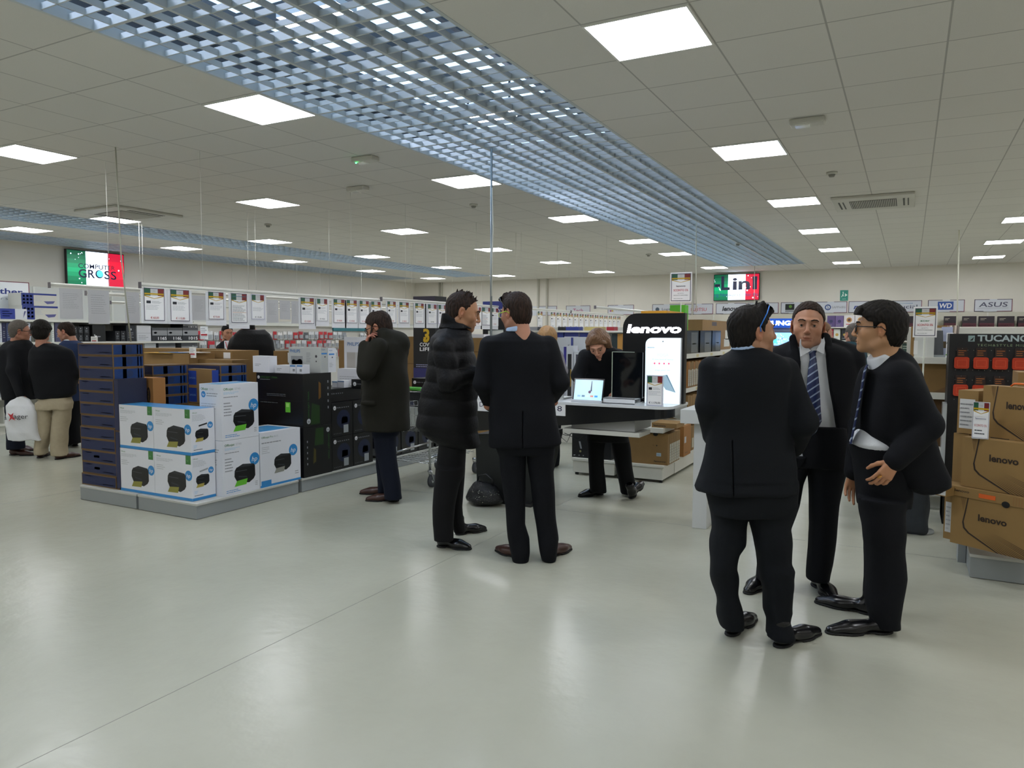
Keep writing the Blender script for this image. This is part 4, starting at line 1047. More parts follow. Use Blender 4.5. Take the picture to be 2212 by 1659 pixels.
    def neck(s, base, r=.055):
        h = (s.Rf.T @ (s.hpos - s.org)) + s.Rf.T @ (s.hR @ np.array([0, -.03, -.07])) * s.hs
        s.core.append(('a', ([h, np.array(base)], [r * .9, r])))
    def hand(s, w, d, n, side, **k):
        w = np.array(w, float); f = Field(w - .19, w + .19, k.pop('vox', .0035)); hand_field(f, w, d, n, side, **k)
        V, F = f.mesh(); V = relax(V, F, 1); col = np.ones((len(V), 4)); col[:, :3] = skin_of(s.handcol)
        s.skin.append((s.world(V), F, col))
    handcol = 'b07a60'
    def finish(s):
        # hidden core that joins head, hands and limbs into one body
        pts = []
        for kind, A in s.core:
            if kind == 'l': pts += [(r[1], r[2], r[0]) for r in A]
            else: pts += [tuple(p) for p in A[0]]
        f = Field(np.array(pts).min(0) - .16, np.array(pts).max(0) + .16, .014)
        for kind, A in s.core:
            if kind == 'l':
                B = sorted(A)
                B = B[2:] if len(B) > 4 else B[1:] if len(B) > 2 else B
                for i in range(len(B) - 1):
                    p, q = B[i], B[i + 1]; r0 = max(.024, min(p[3], p[4]) * .5 - .014); r1 = max(.024, min(q[3], q[4]) * .5 - .014)
                    f.cone((p[1], p[2], p[0]), (q[1], q[2], q[0]), r0, r1, .03)
            else:
                rr = [max(.018, r * .6) for r in A[1]]
                f.chain([np.array(p) for p in A[0]], rr, .02)
        V, F = f.mesh(); col = np.ones((len(V), 4)); col[:, :3] = skin_of('a87860')
        s.skin.append((s.world(V), F, col))
        n = 0; VV = []; FF = []; CC = []
        for V, F, c in s.skin: VV.append(V); FF.append(F + n); CC.append(c); n += len(V)
        body = link_mesh('person', np.concatenate(VV), np.concatenate(FF), SKIN, None, np.concatenate(CC), s.org)
        tag(body, s.label, 'person', s.group)
        for k in s.kids:
            if isinstance(k[1], MB):
                k[1].o = s.org; o = k[1].build(k[0], body)
            else: o = link_mesh(k[0], k[1][0], k[1][1], k[2], body, None, s.org)
            if len(k) > 3 and k[3]: o['label'] = k[3]
            if len(k) > 4:
                for c in k[4]: link_mesh(c[0], c[1][0], c[1][1], c[2], o, None, s.org)
        s.body = body; return body
def cr(ox, oy, sc):
    """rows written in an enlarged detail of the picture -> picture rows"""
    return lambda R: [(oy + r[0] * sc, ox + r[1] * sc, ox + r[2] * sc) + tuple(r[3:]) for r in R]
def cp(ox, oy, sc):
    return lambda x, y: (ox + x * sc, oy + y * sc)

def hairm(name, col):
    mt = bpy.data.materials.new(name); mt.use_nodes = True; nt = mt.node_tree; b = nt.nodes['Principled BSDF']
    b.inputs['Roughness'].default_value = .65; b.inputs['Specular IOR Level'].default_value = .2
    tc = nt.nodes.new('ShaderNodeTexCoord'); mp = nt.nodes.new('ShaderNodeMapping'); mp.inputs['Scale'].default_value = (150, 150, 14); nt.links.new(tc.outputs['Object'], mp.inputs[0])
    n = nt.nodes.new('ShaderNodeTexNoise'); n.inputs['Scale'].default_value = 1; n.inputs['Detail'].default_value = 3; n.inputs['Distortion'].default_value = .6; nt.links.new(mp.outputs[0], n.inputs[0])
    r = nt.nodes.new('ShaderNodeValToRGB'); c = lin(col); r.color_ramp.elements[0].position = .35; r.color_ramp.elements[1].position = .68
    r.color_ramp.elements[0].color = tuple(q * .35 for q in c[:3]) + (1,); r.color_ramp.elements[1].color = tuple(min(1, q * 1.5) for q in c[:3]) + (1,)
    nt.links.new(n.outputs[0], r.inputs[0]); nt.links.new(r.outputs[0], b.inputs[0])
    bp = nt.nodes.new('ShaderNodeBump'); bp.inputs['Strength'].default_value = .8; bp.inputs['Distance'].default_value = .004; nt.links.new(n.outputs[0], bp.inputs['Height']); nt.links.new(bp.outputs[0], b.inputs['Normal'])
    return mt
HB = hairm('hair_black', '17130f'); HD = hairm('hair_dark_brown', '2b1e16'); HBL = hairm('hair_blonde', 'a8834c'); HLB = hairm('hair_light_brown', '7a5632'); HG = hairm('hair_grey', '5c5650')
HBL = mat('hair_blonde', '9a7446', 0.5, noise=0.35, nscale=50); HLB = mat('hair_light_brown', '6b4a2c', 0.5, noise=0.35, nscale=50); HG = mat('hair_grey', '5c5650', 0.55, noise=0.35, nscale=60, spec=.15)

# ---- man in the black puffer jacket, seen from his right side
c4 = cr(880, 600, .3798); d4 = cp(880, 600, .3798)
P = Person(5.32, 975, 1178, 'person in black quilted puffer jacket and dark trousers, looking down, in profile')
P.handcol = 'b07a60'
jk = P.rows(c4([(285, 196, 335, .085), (306, 168, 362, .115), (340, 140, 372, .17), (400, 128, 376, .20), (460, 122, 388, .205), (540, 108, 398, .20), (600, 98, 400, .20), (680, 75, 398, .20), (760, 62, 396, .21), (840, 52, 400, .22), (880, 75, 404, .21), (925, 150, 410, .19), (958, 215, 420, .16)]))
sh, el, wr = P.q(*d4(205, 400), -.20), P.q(*d4(235, 590), -.24), P.q(*d4(392, 545), -.14)
sh2, el2, wr2 = P.q(*d4(250, 400), .20), P.q(*d4(290, 600), .24), P.q(*d4(400, 560), .10)
P.garment('puffer_jacket', mat('puffer_black_nylon', '070709', 0.6, noise=.1, bump=.35, bscale=60, spec=.22), .008, [jk],
          [([sh, el, wr], [.078, .072, .052]), ([sh2, el2, wr2], [.075, .07, .05])], (.0035, 22, 22, 14), quilt=(.007, .115, .62), seed=3)
fcol = P.rows(c4([(205, 196, 262, .075), (235, 190, 320, .085), (262, 188, 368, .085), (290, 176, 372, .10)]))
P.garment('collar', mat('puffer_black_nylon'), .006, [fcol], (), (.002, 30, 30, 30), k=.01, cuts=[P.cutline(d4(222, 200), d4(372, 292))])
tr = P.rows(c4([(900, 200, 335, .15), (950, 176, 335, .15), (1050, 168, 330, .13), (1130, 162, 322, .11)]))
l1 = P.rows(c4([(1080, 165, 320, .09), (1200, 150, 290, .08), (1300, 146, 272, .075), (1400, 146, 264, .07), (1470, 150, 262, .072), (1492, 152, 262, .07)]), dd=-.06)
l2 = P.rows(c4([(1080, 200, 330, .09), (1200, 215, 320, .08), (1300, 228, 312, .075), (1380, 240, 318, .07), (1430, 262, 332, .07), (1448, 266, 330, .065)]), dd=.12)
P.garment('trousers', cloth('charcoal_trousers', '101012'), .008, [tr, l1, l2], (), (.003, 14, 14, 9), seed=5)
P.shoe(d4(172, 1528), d4(345, 1545), SHOE); P.shoe(d4(278, 1462), d4(425, 1440), SHOE)
P.head(*d4(316, 193), 0, 88, 14, 0, sc=1.13, hair='spiky', hairmat=HD, skin='a87b5c', stubble=.5, line=.016, thick=.004, vox=.0028)
P.neck(P.q(*d4(270, 300), 0))
P.hand(wr, (1, .25, .05), (0, -.3, 1), -1, curl=(.9, 1, 1, 1.1), sc=1.0)
P.finish()
ph = thing('mobile_phone', 'small dark phone held by the person in the puffer jacket', 'phone', P.world(wr + np.array([.13, .03, .03])))
b = MB(P.world(wr + np.array([.13, .03, .03]))); o = b.o; b.box(o[0] - .035, o[0] + .035, o[1] - .05, o[1] + .05, o[2] - .005, o[2] + .005, mat('phone_black', '101114', .2)); b.build('case', ph)
b = MB(o); b.box(o[0] - .031, o[0] + .031, o[1] - .045, o[1] + .045, o[2] + .005, o[2] + .0056, mat('phone_glass', '20262e', .1)); b.build('screen', ph)

# ---- man in a dark suit seen from behind, sunglasses in his hair and green spectacles
P = Person(4.99, 1150, 1208, 'person in dark navy suit with brown shoes, seen from behind beside the puffer jacket')
jk = P.rows(c4([(296, 578, 690, .075), (312, 540, 722, .09), (335, 478, 775, .11), (360, 440, 812, .125), (420, 438, 836, .13), (500, 455, 832, .13), (600, 468, 818, .125), (700, 470, 834, .125), (800, 466, 850, .135), (900, 462, 866, .14), (938, 464, 872, .14), (956, 466, 850, .135)]))
a1 = [P.q(*d4(466, 385), 0), P.q(*d4(424, 605), -.02), P.q(*d4(472, 722), .18)]
a2 = [P.q(*d4(800, 385), 0), P.q(*d4(868, 596), -.02), P.q(*d4(812, 700), .20)]
sx, sz = P.q(*d4(655, 800), -.1)[[0, 2]]
def vent(f): f.box((sx, P.q(650, 900, 0)[1] - .14, sz - .2), (.0022, .06, .25), .001, .004, mode='s')
P.garment('suit_jacket', SUIT, .007, [jk], [(a1, [.066, .060, .048]), (a2, [.066, .060, .048])], (.0028, 12, 14, 16), k=.025, cuts=[vent], seed=11)
P.garment('shirt_collar', BSH, .005, [P.rows(c4([(306, 560, 700, .088), (282, 563, 694, .086), (262, 568, 688, .080)]), dd=-.006)], (), None, cuts=[P.cutline(d4(560, 286), d4(690, 262))])
hp = P.rows(c4([(900, 480, 838, .125), (960, 500, 836, .125), (1000, 514, 834, .11)]))
l1 = P.rows(c4([(960, 512, 674, .10), (1100, 528, 672, .09), (1200, 544, 672, .085), (1300, 558, 668, .08), (1400, 565, 668, .078), (1480, 572, 694, .082), (1560, 588, 696, .085), (1622, 602, 690, .08)]))
l2 = P.rows(c4([(960, 676, 834, .10), (1100, 690, 832, .09), (1200, 704, 835, .085), (1300, 716, 842, .08), (1400, 730, 850, .078), (1480, 740, 858, .082), (1560, 752, 850, .085), (1606, 762, 846, .08)]))
P.garment('trousers', SUIT, .008, [hp, l1, l2], (), (.003, 12, 12, 10), k=.012, seed=12)
P.shoe(d4(668, 1612), d4(535, 1560), BSHOE, ln=.31); P.shoe(d4(790, 1605), d4(900, 1552), BSHOE, ln=.31)
P.head(*d4(616, 196), 0, -42, 8, 0, sc=1.06, hair='quiff', hairmat=HD, skin='a87860', stubble=.95, thick=.009, seed=4)
P.neck(P.q(*d4(630, 330), 0))
glasses(P, mat('spectacle_green', 'b6d62c', .4), mat('lens_glass', 'cfd8d8', .05, alpha=.25), 0, mat('spectacle_green'))
glasses(P, mat('sunglass_black', '0b0c0e', .2), mat('sunglass_lens', '14161a', .08), .75)
P.hand(a1[2], (.35, .9, .1), (-.3, 0, 1), 1, vox=.004); P.hand(a2[2], (-.5, .8, .1), (.3, 0, 1), -1, vox=.004)
P.finish()

# ---- man on the phone in an olive parka
c3 = cr(540, 600, .3014); d3 = cp(540, 600, .3014)
P = Person(6.75, 835, 1080, 'person in olive green parka holding a phone to the ear, brown shoes')
PK = cloth('olive_parka_cloth', '1c1b13', .85); P.handcol = 'a86f5c'
jk = P.rows(c3([(392, 912, 1025, .10), (430, 890, 1075, .13), (470, 868, 1108, .17), (520, 842, 1120, .20), (580, 830, 1124, .21), (660, 822, 1128, .21), (760, 812, 1134, .22), (860, 806, 1140, .22), (960, 802, 1142, .23), (1040, 806, 1143, .23), (1084, 815, 1142, .23)]))
a1 = [P.q(*d3(915, 500), -.22), P.q(*d3(835, 672), -.26), P.q(*d3(822, 492), -.16)]
a2 = [P.q(*d3(960, 500), .22), P.q(*d3(850, 700), .24), P.q(*d3(850, 860), .12)]
hood = [P.q(*d3(960, 420), -.06), P.q(*d3(1060, 470), .0), P.q(*d3(1095, 530), .04), P.q(*d3(980, 420), .1)]
def hd(f):
    f.cone(hood[0], hood[1], .085, .10, .03); f.cone(hood[1], hood[2], .10, .05, .03); f.cone(hood[3], hood[1], .085, .10, .03)
    p = P.q(*d3(850, 900), -.22); f.box(p, (.06, .03, .012), .006, .01)
P.garment('parka', PK, .009, [jk], [(a1, [.082, .08, .062]), (a2, [.082, .08, .06])], (.0045, 14, 14, 12), extra=hd, seed=21)
hp = P.rows(c3([(1040, 868, 1075, .16), (1120, 880, 1068, .14)]))
l1 = P.rows(c3([(1080, 880, 1050, .10), (1200, 895, 1045, .09), (1300, 918, 1050, .085), (1400, 935, 1068, .08), (1500, 952, 1082, .085), (1585, 965, 1088, .085)]), dd=-.05)
l2 = P.rows(c3([(1080, 890, 1060, .10), (1200, 892, 1030, .09), (1300, 905, 1020, .085), (1400, 912, 1010, .08), (1480, 918, 1000, .08), (1535, 918, 1000, .08)]), dd=.14)
P.garment('jeans', cloth('dark_denim', '101624', .85), .009, [hp, l1, l2], (), (.004, 14, 14, 12), seed=22)
P.shoe(d3(1065, 1600), d3(868, 1600), BSHOE, ln=.29); P.shoe(d3(1010, 1552), d3(858, 1550), BSHOE, ln=.29)
P.head(*d3(918, 352), 0, -68, 22, 0, sc=1.10, hair='short', hairmat=HD, skin='a5765c', thick=.014, line=-.012, bald=(0, -.045, .137, .036, .042, .032), stubble=.4)
P.neck(P.q(*d3(985, 480), 0))
glasses(P, mat('sunglass_black'), mat('lens_glass'), 0)
P.hand(a1[2] + np.array([0, 0, .0]), (.35, .1, 1), (-1, -.2, .2), -1, curl=(.5, .6, .7, .8), vox=.004)
P.finish()
w = P.world(P.q(*d3(868, 405), -.13))
b = MB(w); rt, up = RT * .9 + FW * .3, np.array([.25, 0, .97])
b.prism([(-.033, -.07), (.033, -.07), (.033, .07), (-.033, .07)], -.005, .005, mat('phone_black'), (w, FW, up, RT)); b.build('mobile_phone', label='black phone held against the ear of the person in the olive parka', cat='phone')

# ---- man in charcoal suit, back to the camera, in the group of three
c6 = cr(1480, 620, .2592); d6 = cp(1480, 620, .2592); c8 = cr(1480, 900, .3135); d8 = cp(1480, 900, .3135)
P = Person(3.64, 1640, 1388, 'person in charcoal suit with hands in pockets, back to the camera, blue sunglasses in hair')
jk = P.rows(c6([(500, 402, 640, .075), (530, 385, 690, .09), (570, 318, 790, .115), (610, 250, 850, .13), (660, 190, 885, .14), (720, 165, 890, .145), (800, 165, 880, .145), (900, 175, 872, .14), (1000, 185, 868, .135), (1100, 192, 868, .13), (1200, 192, 872, .13), (1300, 184, 884, .135), (1400, 165, 896, .145), (1500, 140, 912, .15), (1600, 116, 932, .155)])
    ) + P.rows(c8([(420, 100, 758, .16), (490, 82, 768, .165), (514, 92, 766, .16)]))
a1 = [P.q(*d6(222, 690), 0), P.q(*d6(196, 980), -.03), P.q(*d6(232, 1235), .10)]
a2 = [P.q(*d6(835, 700), 0), P.q(*d6(985, 1130), -.06), P.q(*d6(900, 1330), .12)]
sx, sz = P.q(*d8(318, 300), -.1)[[0, 2]]
def vent(f): f.box((sx, -.17, sz - .12), (.0025, .07, .22), .001, .005, mode='s')
jf = P.garment('suit_jacket', SUIT2, .006, [jk], [(a1, [.068, .060, .052]), (a2, [.070, .066, .052])], (.0035, 9, 14, 17), k=.022, cuts=[vent], seed=33)
P.garment('shirt_collar', BSH, .005, [P.rows(c6([(525, 388, 660, .082), (500, 395, 640, .076), (476, 420, 600, .07)]))], (), None, cuts=[P.cutline(d6(400, 492), d6(500, 470))])
def cuff(f): f.cone(a1[2] + np.array([0, 0, .0]), a1[2] + np.array([.005, .02, -.02]), .045, .045, .01)
hp = P.rows(c8([(440, 160, 768, .155), (520, 163, 768, .14), (600, 163, 767, .135), (670, 168, 760, .125)]))
l1 = P.rows(c8([(600, 164, 436, .12), (700, 176, 428, .11), (780, 188, 418, .105), (870, 176, 402, .10), (930, 172, 362, .095), (960, 172, 356, .095), (1040, 175, 346, .09), (1100, 180, 356, .085), (1200, 205, 364, .085), (1300, 228, 382, .085), (1400, 242, 398, .085), (1455, 246, 400, .085)]), dd=.06)
l2 = P.rows(c8([(600, 436, 767, .12), (680, 440, 745, .115), (760, 452, 716, .11), (850, 478, 724, .10), (950, 496, 722, .10), (1000, 505, 720, .098), (1045, 510, 738, .10), (1100, 520, 727, .09), (1200, 545, 726, .088), (1270, 545, 735, .09), (1340, 545, 742, .09), (1400, 566, 722, .085), (1500, 568, 735, .085)]))
P.garment('trousers', SUIT2, .007, [hp, l1, l2], (), (.005, 10, 12, 20), k=.012, seed=34)
P.shoe(d8(300, 1515), d8(448, 1405), SHOE, ln=.31); P.shoe(d8(625, 1592), d8(900, 1495), SHOE, ln=.33)
P.head(*d6(562, 372), 0, 60, -4, 0, sc=1.03, hair='quiff', hairmat=HB, skin='a87c60', stubble=.35, thick=.010, seed=7, vox=.0028)
P.neck(P.q(*d6(540, 560), 0))
glasses(P, mat('sunglass_black'), mat('sunglass_lens'), .95, mat('sunglass_blue', '2b7fe0', .35))
P.hand(a1[2], (.1, .3, -1), (-1, 0, 0), 1); P.hand(a2[2], (-.1, .2, -1), (1, 0, 0), -1)
P.kids.append(('shirt_cuff', (lambda m_: (P.world(m_[0]), m_[1]))((lambda f: (f.cone(a1[2] + [0, 0, .01], a1[2] + [.006, .012, -.022], .046, .044, .004), f.mesh())[1])(Field(a1[2] - .1, a1[2] + .1, .005))), WSH))
P.finish()

# ---- man facing the camera, white shirt, striped tie
P = Person(4.36, 1712, 1278, 'person facing the camera in navy suit, white shirt and blue striped tie')
jk = P.rows(c6([(468, 900, 1240, .09), (505, 820, 1330, .12), (545, 745, 1400, .135), (600, 715, 1445, .14), (700, 760, 1440, .145), (820, 790, 1425, .145), (950, 810, 1405, .14), (1100, 820, 1390, .135), (1250, 815, 1395, .14), (1400, 800, 1405, .145)])
    ) + P.rows(c8([(260, 742, 1142, .15), (355, 735, 1135, .15)]))
jk = [(r[0], r[1], r[2] + .02, r[3], r[4]) for r in jk]
a1 = [P.q(*d6(775, 610), 0), P.q(*d6(740, 950), .05), P.q(*d6(790, 1250), .0)]
a2 = [P.q(*d6(1390, 600), 0), P.q(*d6(1415, 900), .05), P.q(*d6(1420, 1200), .02)]
ol = [P.q(*d6(x, y), -.1) for x, y in ((950, 440), (957, 560), (965, 700), (975, 830), (1015, 940), (1060, 1060), (1060, 1300), (900, 1700))]
orr = [P.q(*d6(x, y), -.1) for x, y in ((1162, 430), (1175, 560), (1185, 700), (1205, 850), (1235, 1000), (1270, 1180), (1310, 1400), (1360, 1700))]
def opening(f):
    zl = np.array([p[2] for p in ol])[::-1]; xl = np.array([p[0] for p in ol])[::-1]; zr = np.array([p[2] for p in orr])[::-1]; xr = np.array([p[0] for p in orr])[::-1]
    def fn(X, Y, Z):
        z = Z[0, 0, :]; L = np.interp(z, zl, xl)[None, None, :]; R_ = np.interp(z, zr, xr)[None, None, :]
        return np.maximum(np.maximum(L - X, X - R_), Y - .0)
    f.v = smax(f.v, -fn(f.ax[0][:, None, None], f.ax[1][None, :, None], f.ax[2][None, None, :]), .004).astype(np.float32)
def lap(f):
    for E_ in (ol, orr):
        q = [np.array([p[0] + (-.014 if E_ is ol else .014), 0, p[2]]) for p in E_[:5]]
        for i in range(4):
            for j, p in enumerate((q[i], q[i + 1])): p[1] = (-.088, -.106, -.114, -.118)[min(3, i + j)]
            f.cone(q[i], q[i + 1], .034, .034, .006, sc=(1, .45, 1))
tz1 = [P.q(*d6(930, 500), .03), P.q(*d6(800, 585), .02)]; tz2 = [P.q(*d6(1200, 485), .03), P.q(*d6(1370, 575), .02)]
P.garment('suit_jacket', SUIT, .007, [jk], [(a1, [.072, .062, .05]), (a2, [.072, .064, .052]), (tz1, [.05, .075]), (tz2, [.05, .075])], (.003, 10, 12, 14), k=.02, cuts=[opening], extra=lap, seed=41)
sr = [(r[0], r[1], r[2], r[3] * .80, r[4] - .026) for r in jk]
P.garment('shirt', WSH, .006, [sr[:-2], P.rows(c6([(425, 965, 1160, .075), (455, 950, 1172, .08), (500, 945, 1180, .09), (560, 930, 1190, .10)]))], (), (.0035, 18, 14, 9), k=.015, seed=42, cuts=[P.cutline(d6(952, 440), d6(1160, 425))])
yf = lambda z: -(.088 if z > 1.36 else .118)
hp = P.rows(c8([(60, 760, 1100, .135), (150, 752, 1110, .14), (300, 745, 1105, .135), (345, 745, 1104, .12)]))
l1 = P.rows(c8([(330, 850, 1106, .11), (450, 856, 1078, .10), (600, 860, 1052, .09), (750, 864, 1034, .085), (900, 858, 1020, .082), (1000, 848, 1008, .08), (1080, 842, 990, .08), (1125, 842, 982, .08)]))
l2 = P.rows(c8([(330, 720, 850, .11), (450, 665, 806, .10), (600, 620, 775, .09), (750, 570, 725, .085), (900, 530, 680, .082), (1000, 505, 640, .08), (1090, 500, 620, .08), (1120, 500, 615, .08)]), dd=.05)
P.garment('trousers', SUIT, .008, [hp, l1, l2], (), (.003, 12, 12, 12), k=.012, seed=43)
P.shoe(d8(890, 1150), d8(1020, 1262), SHOE, ln=.31); P.shoe(d8(560, 1135), d8(465, 1200), SHOE, ln=.30)
P.head(*d6(1024, 318), -.03, 180, 0, -3, sc=1.12, hair='short', hairmat=HD, skin='a87a60', stubble=.5, line=.012, thick=.006, vox=.0026, jaw=1.14)
P.neck(P.q(*d6(1040, 560), 0), .06)
tie = MB(P.org)
tl = [((1070, 530), 38, -.098), ((1068, 575), 24, -.103), ((1072, 600), 26, -.112), ((1070, 720), 42, -.128), ((1072, 850), 52, -.136), ((1075, 1000), 56, -.138), ((1085, 1120), 56, -.140), ((1062, 1215), 30, -.142), ((1060, 1240), 3, -.142)]
TM = bpy.data.materials.new('striped_tie_silk'); TM.use_nodes = True; nt = TM.node_tree; bs = nt.nodes['Principled BSDF']; bs.inputs['Roughness'].default_value = .4
tc = nt.nodes.new('ShaderNodeTexCoord'); mp = nt.nodes.new('ShaderNodeMapping'); mp.inputs['Rotation'].default_value = (0, math.radians(38), 0); nt.links.new(tc.outputs['Object'], mp.inputs[0])
wv = nt.nodes.new('ShaderNodeTexWave'); wv.bands_direction = 'Z'; wv.inputs['Scale'].default_value = 9; nt.links.new(mp.outputs[0], wv.inputs[0])
rp = nt.nodes.new('ShaderNodeValToRGB'); rp.color_ramp.elements[0].position = .86; rp.color_ramp.elements[1].position = .93; rp.color_ramp.elements[0].color = lin('14224e'); rp.color_ramp.elements[1].color = lin('8c9bb4')
nt.links.new(wv.outputs[0], rp.inputs[0]); nt.links.new(rp.outputs[0], bs.inputs[0])
vs = []
for (x, y), hw, dy in tl:
    p = P.q(*d6(x, y), dy); e = hw * .2592 / FPX * 4.36
    for dx, dz in ((-e, .006), (0, -.004), (e, .006)): vs.append(P.world(p + np.array([dx, dz, 0])))
n = len(tl); F1 = [(3 * i + j, 3 * i + j + 1, 3 * i + j + 4, 3 * i + j + 3) for i in range(n - 1) for j in (0, 1)]
back = [v + FW * .006 for v in vs]
tie.add(vs + back, F1 + [tuple(3 * n + k for k in reversed(f_)) for f_ in F1] + [(3 * i, 3 * i + 3, 3 * n + 3 * i + 3, 3 * n + 3 * i) for i in range(n - 1)] + [(3 * i + 2, 3 * n + 3 * i + 2, 3 * n + 3 * i + 5, 3 * i + 5) for i in range(n - 1)], TM, True)
P.kids.append(('necktie', tie, None))
cl = MB(P.org)
for sg, pts in ((-1, ((962, 432), (955, 470), (960, 580), (1048, 532), (1010, 490))), (1, ((1158, 420), (1166, 460), (1158, 560), (1092, 528), (1120, 480)))):
    f0 = [P.world(P.q(*d6(x, y), -.108 - (.004 if k in (2, 3) else 0))) for k, (x, y) in enumerate(pts)]; f1 = [p + FW * .004 for p in f0]; m_ = len(f0)
    cl.add(f0 + f1, [tuple(range(m_)), tuple(range(2 * m_ - 1, m_ - 1, -1))] + [(i, (i + 1) % m_, m_ + (i + 1) % m_, m_ + i) for i in range(m_)], WSH)
P.kids.append(('shirt_collar', cl, None))
P.handcol = 'b07a60'
P.hand(a2[2], (0, .1, -1), (1, 0, 0), 1, vox=.004); P.hand(a1[2], (0, .1, -1), (-1, 0, 0), -1, vox=.004)
P.finish()

# ---- man in profile with black glasses
c7 = cr(1780, 560, .4219); d7 = cp(1780, 560, .4219)
P = Person(3.85, 1890, 1372, 'person in profile with black glasses and open dark suit jacket, smiling, hand at the pocket')
jk = P.rows(c7([(455, 330, 372, .055), (490, 288, 425, .085), (530, 262, 440, .13), (580, 228, 455, .17), (640, 215, 466, .20), (700, 203, 478, .205), (780, 190, 490, .20), (860, 188, 505, .195), (895, 196, 518, .195), (940, 240, 535, .19), (985, 272, 548, .185), (1040, 290, 570, .18), (1100, 320, 596, .175), (1142, 345, 598, .17), (1172, 400, 540, .15), (1180, 430, 500, .13)]), dd=.0)
sh = P.q(*d7(388, 600), -.13); el = P.q(*d7(535, 850), -.20); wr = P.q(*d7(362, 1030), -.22)
sh2 = P.q(*d7(280, 600), .19); el2 = P.q(*d7(190, 850), .22); wr2 = P.q(*d7(158, 1085), .14)
flap = P.rows(c7([(560, 205, 300, .05, .12), (700, 170, 300, .06, .13), (850, 140, 260, .05, .14), (940, 128, 215, .04, .15), (1040, 132, 200, .03, .16), (1096, 150, 185, .025, .16)]))
P.garment('suit_jacket', SUIT, .0065, [jk, flap], [([sh, el, wr], [.078, .072, .056]), ([sh2, el2, wr2], [.07, .062, .05])], (.0035, 12, 10, 14), k=.025, seed=51, n=3.4)
P.garment('shirt', WSH, .006, [P.rows(c7([(452, 262, 352, .06), (500, 226, 375, .08), (560, 236, 400, .08), (650, 240, 420, .09), (780, 222, 430, .10), (860, 205, 430, .11), (895, 172, 430, .13), (940, 150, 428, .15), (980, 165, 428, .14)]))], (), (.003, 16, 14, 10), k=.01, cuts=[P.cutline(d7(230, 515), d7(352, 432))], seed=52)
tp = MB(P.org); tv = []
tl = [(232, 540, 10), (222, 560, 14), (214, 590, 18), (196, 700, 24), (176, 800, 26), (160, 880, 26), (150, 930, 18), (146, 945, 2)]
for x, y, hw in tl:
    e = hw * .4219 / FPX * 3.85
    for q_ in (P.q(*d7(x - 12, y), -.06), P.q(*d7(x - 16, y), -.03), P.q(*d7(x - 14, y), .02)): tv.append(P.world(q_))
n = len(tl); F1 = [(3 * i + j, 3 * i + j + 1, 3 * i + j + 4, 3 * i + j + 3) for i in range(n - 1) for j in (0, 1)]
bk = [v + RT * .008 for v in tv]
tp.add(tv + bk, F1 + [tuple(3 * n + k for k in reversed(f_)) for f_ in F1] + [(3 * i, 3 * i + 3, 3 * n + 3 * i + 3, 3 * n + 3 * i) for i in range(n - 1)] + [(3 * i + 2, 3 * n + 3 * i + 2, 3 * n + 3 * i + 5, 3 * i + 5) for i in range(n - 1)], TM, True)
P.kids.append(('necktie', tp, None))
hp = P.rows(c7([(955, 150, 432, .15), (1010, 160, 432, .15), (1100, 170, 432, .145), (1200, 180, 430, .135), (1260, 186, 424, .12)]))
l1 = P.rows(c8([(560, 1205, 1512, .10), (650, 1220, 1506, .095), (760, 1228, 1504, .09), (880, 1250, 1500, .085), (910, 1256, 1500, .085), (1000, 1252, 1510, .085), (1100, 1250, 1512, .085), (1200, 1252, 1496, .085), (1300, 1258, 1480, .085), (1390, 1282, 1460, .08), (1440, 1300, 1458, .08)]), dd=-.07)
l2 = P.rows(c8([(560, 1205, 1480, .10), (700, 1222, 1470, .09), (880, 1248, 1450, .085), (1000, 1246, 1420, .085), (1120, 1245, 1400, .08), (1200, 1240, 1380, .08), (1265, 1236, 1370, .08)]), dd=.16)
P.garment('trousers', SUIT, .007, [hp, l1, l2], (), (.0035, 11, 12, 14), k=.012, seed=53)
P.shoe(d8(1420, 1488), d8(1095, 1492), SHOE, ln=.33); P.shoe(d8(1330, 1372), d8(1038, 1310), SHOE, ln=.32)
P.head(*d7(287, 352), 0, -88, -2, 0, sc=1.08, hair='full', fringe=1, hairmat=HB, skin='b08562', stubble=.25, thick=.009, seed=9, vox=.0026)
P.neck(P.q(*d7(330, 520), 0))
glasses(P, mat('spectacle_black', '0a0a0b', .25), mat('lens_glass'), 0, rr=.0036)
P.handcol = 'b27f5e'
hw_ = wr + np.array([-.005, -.01, -.005])
P.hand(hw_, (-.55, .0, -.8), (-.1, -1, .1), 1, curl=(.55, .6, .65, .7), thumb=1.0, sc=1.0, vox=.003)
P.hand(wr2, (-.15, 0, -1), (.2, .9, .2), 1, curl=(.3, .35, .4, .5), vox=.0035)
rg_ = MB(P.org); c0 = P.world(hw_ + np.array([-.075, -.006, -.073]))
rg_.tube([c0 + .0102 * (RT * math.cos(a) * .8 + FW * math.sin(a) + np.array([0, 0, 1]) * .6 * math.cos(a)) for a in [2 * math.pi * k / 12 for k in range(13)]], .0018, mat('gold', 'd9a441', .2, metal=1), 6)
P.kids.append(('ring', rg_, None))
P.finish()

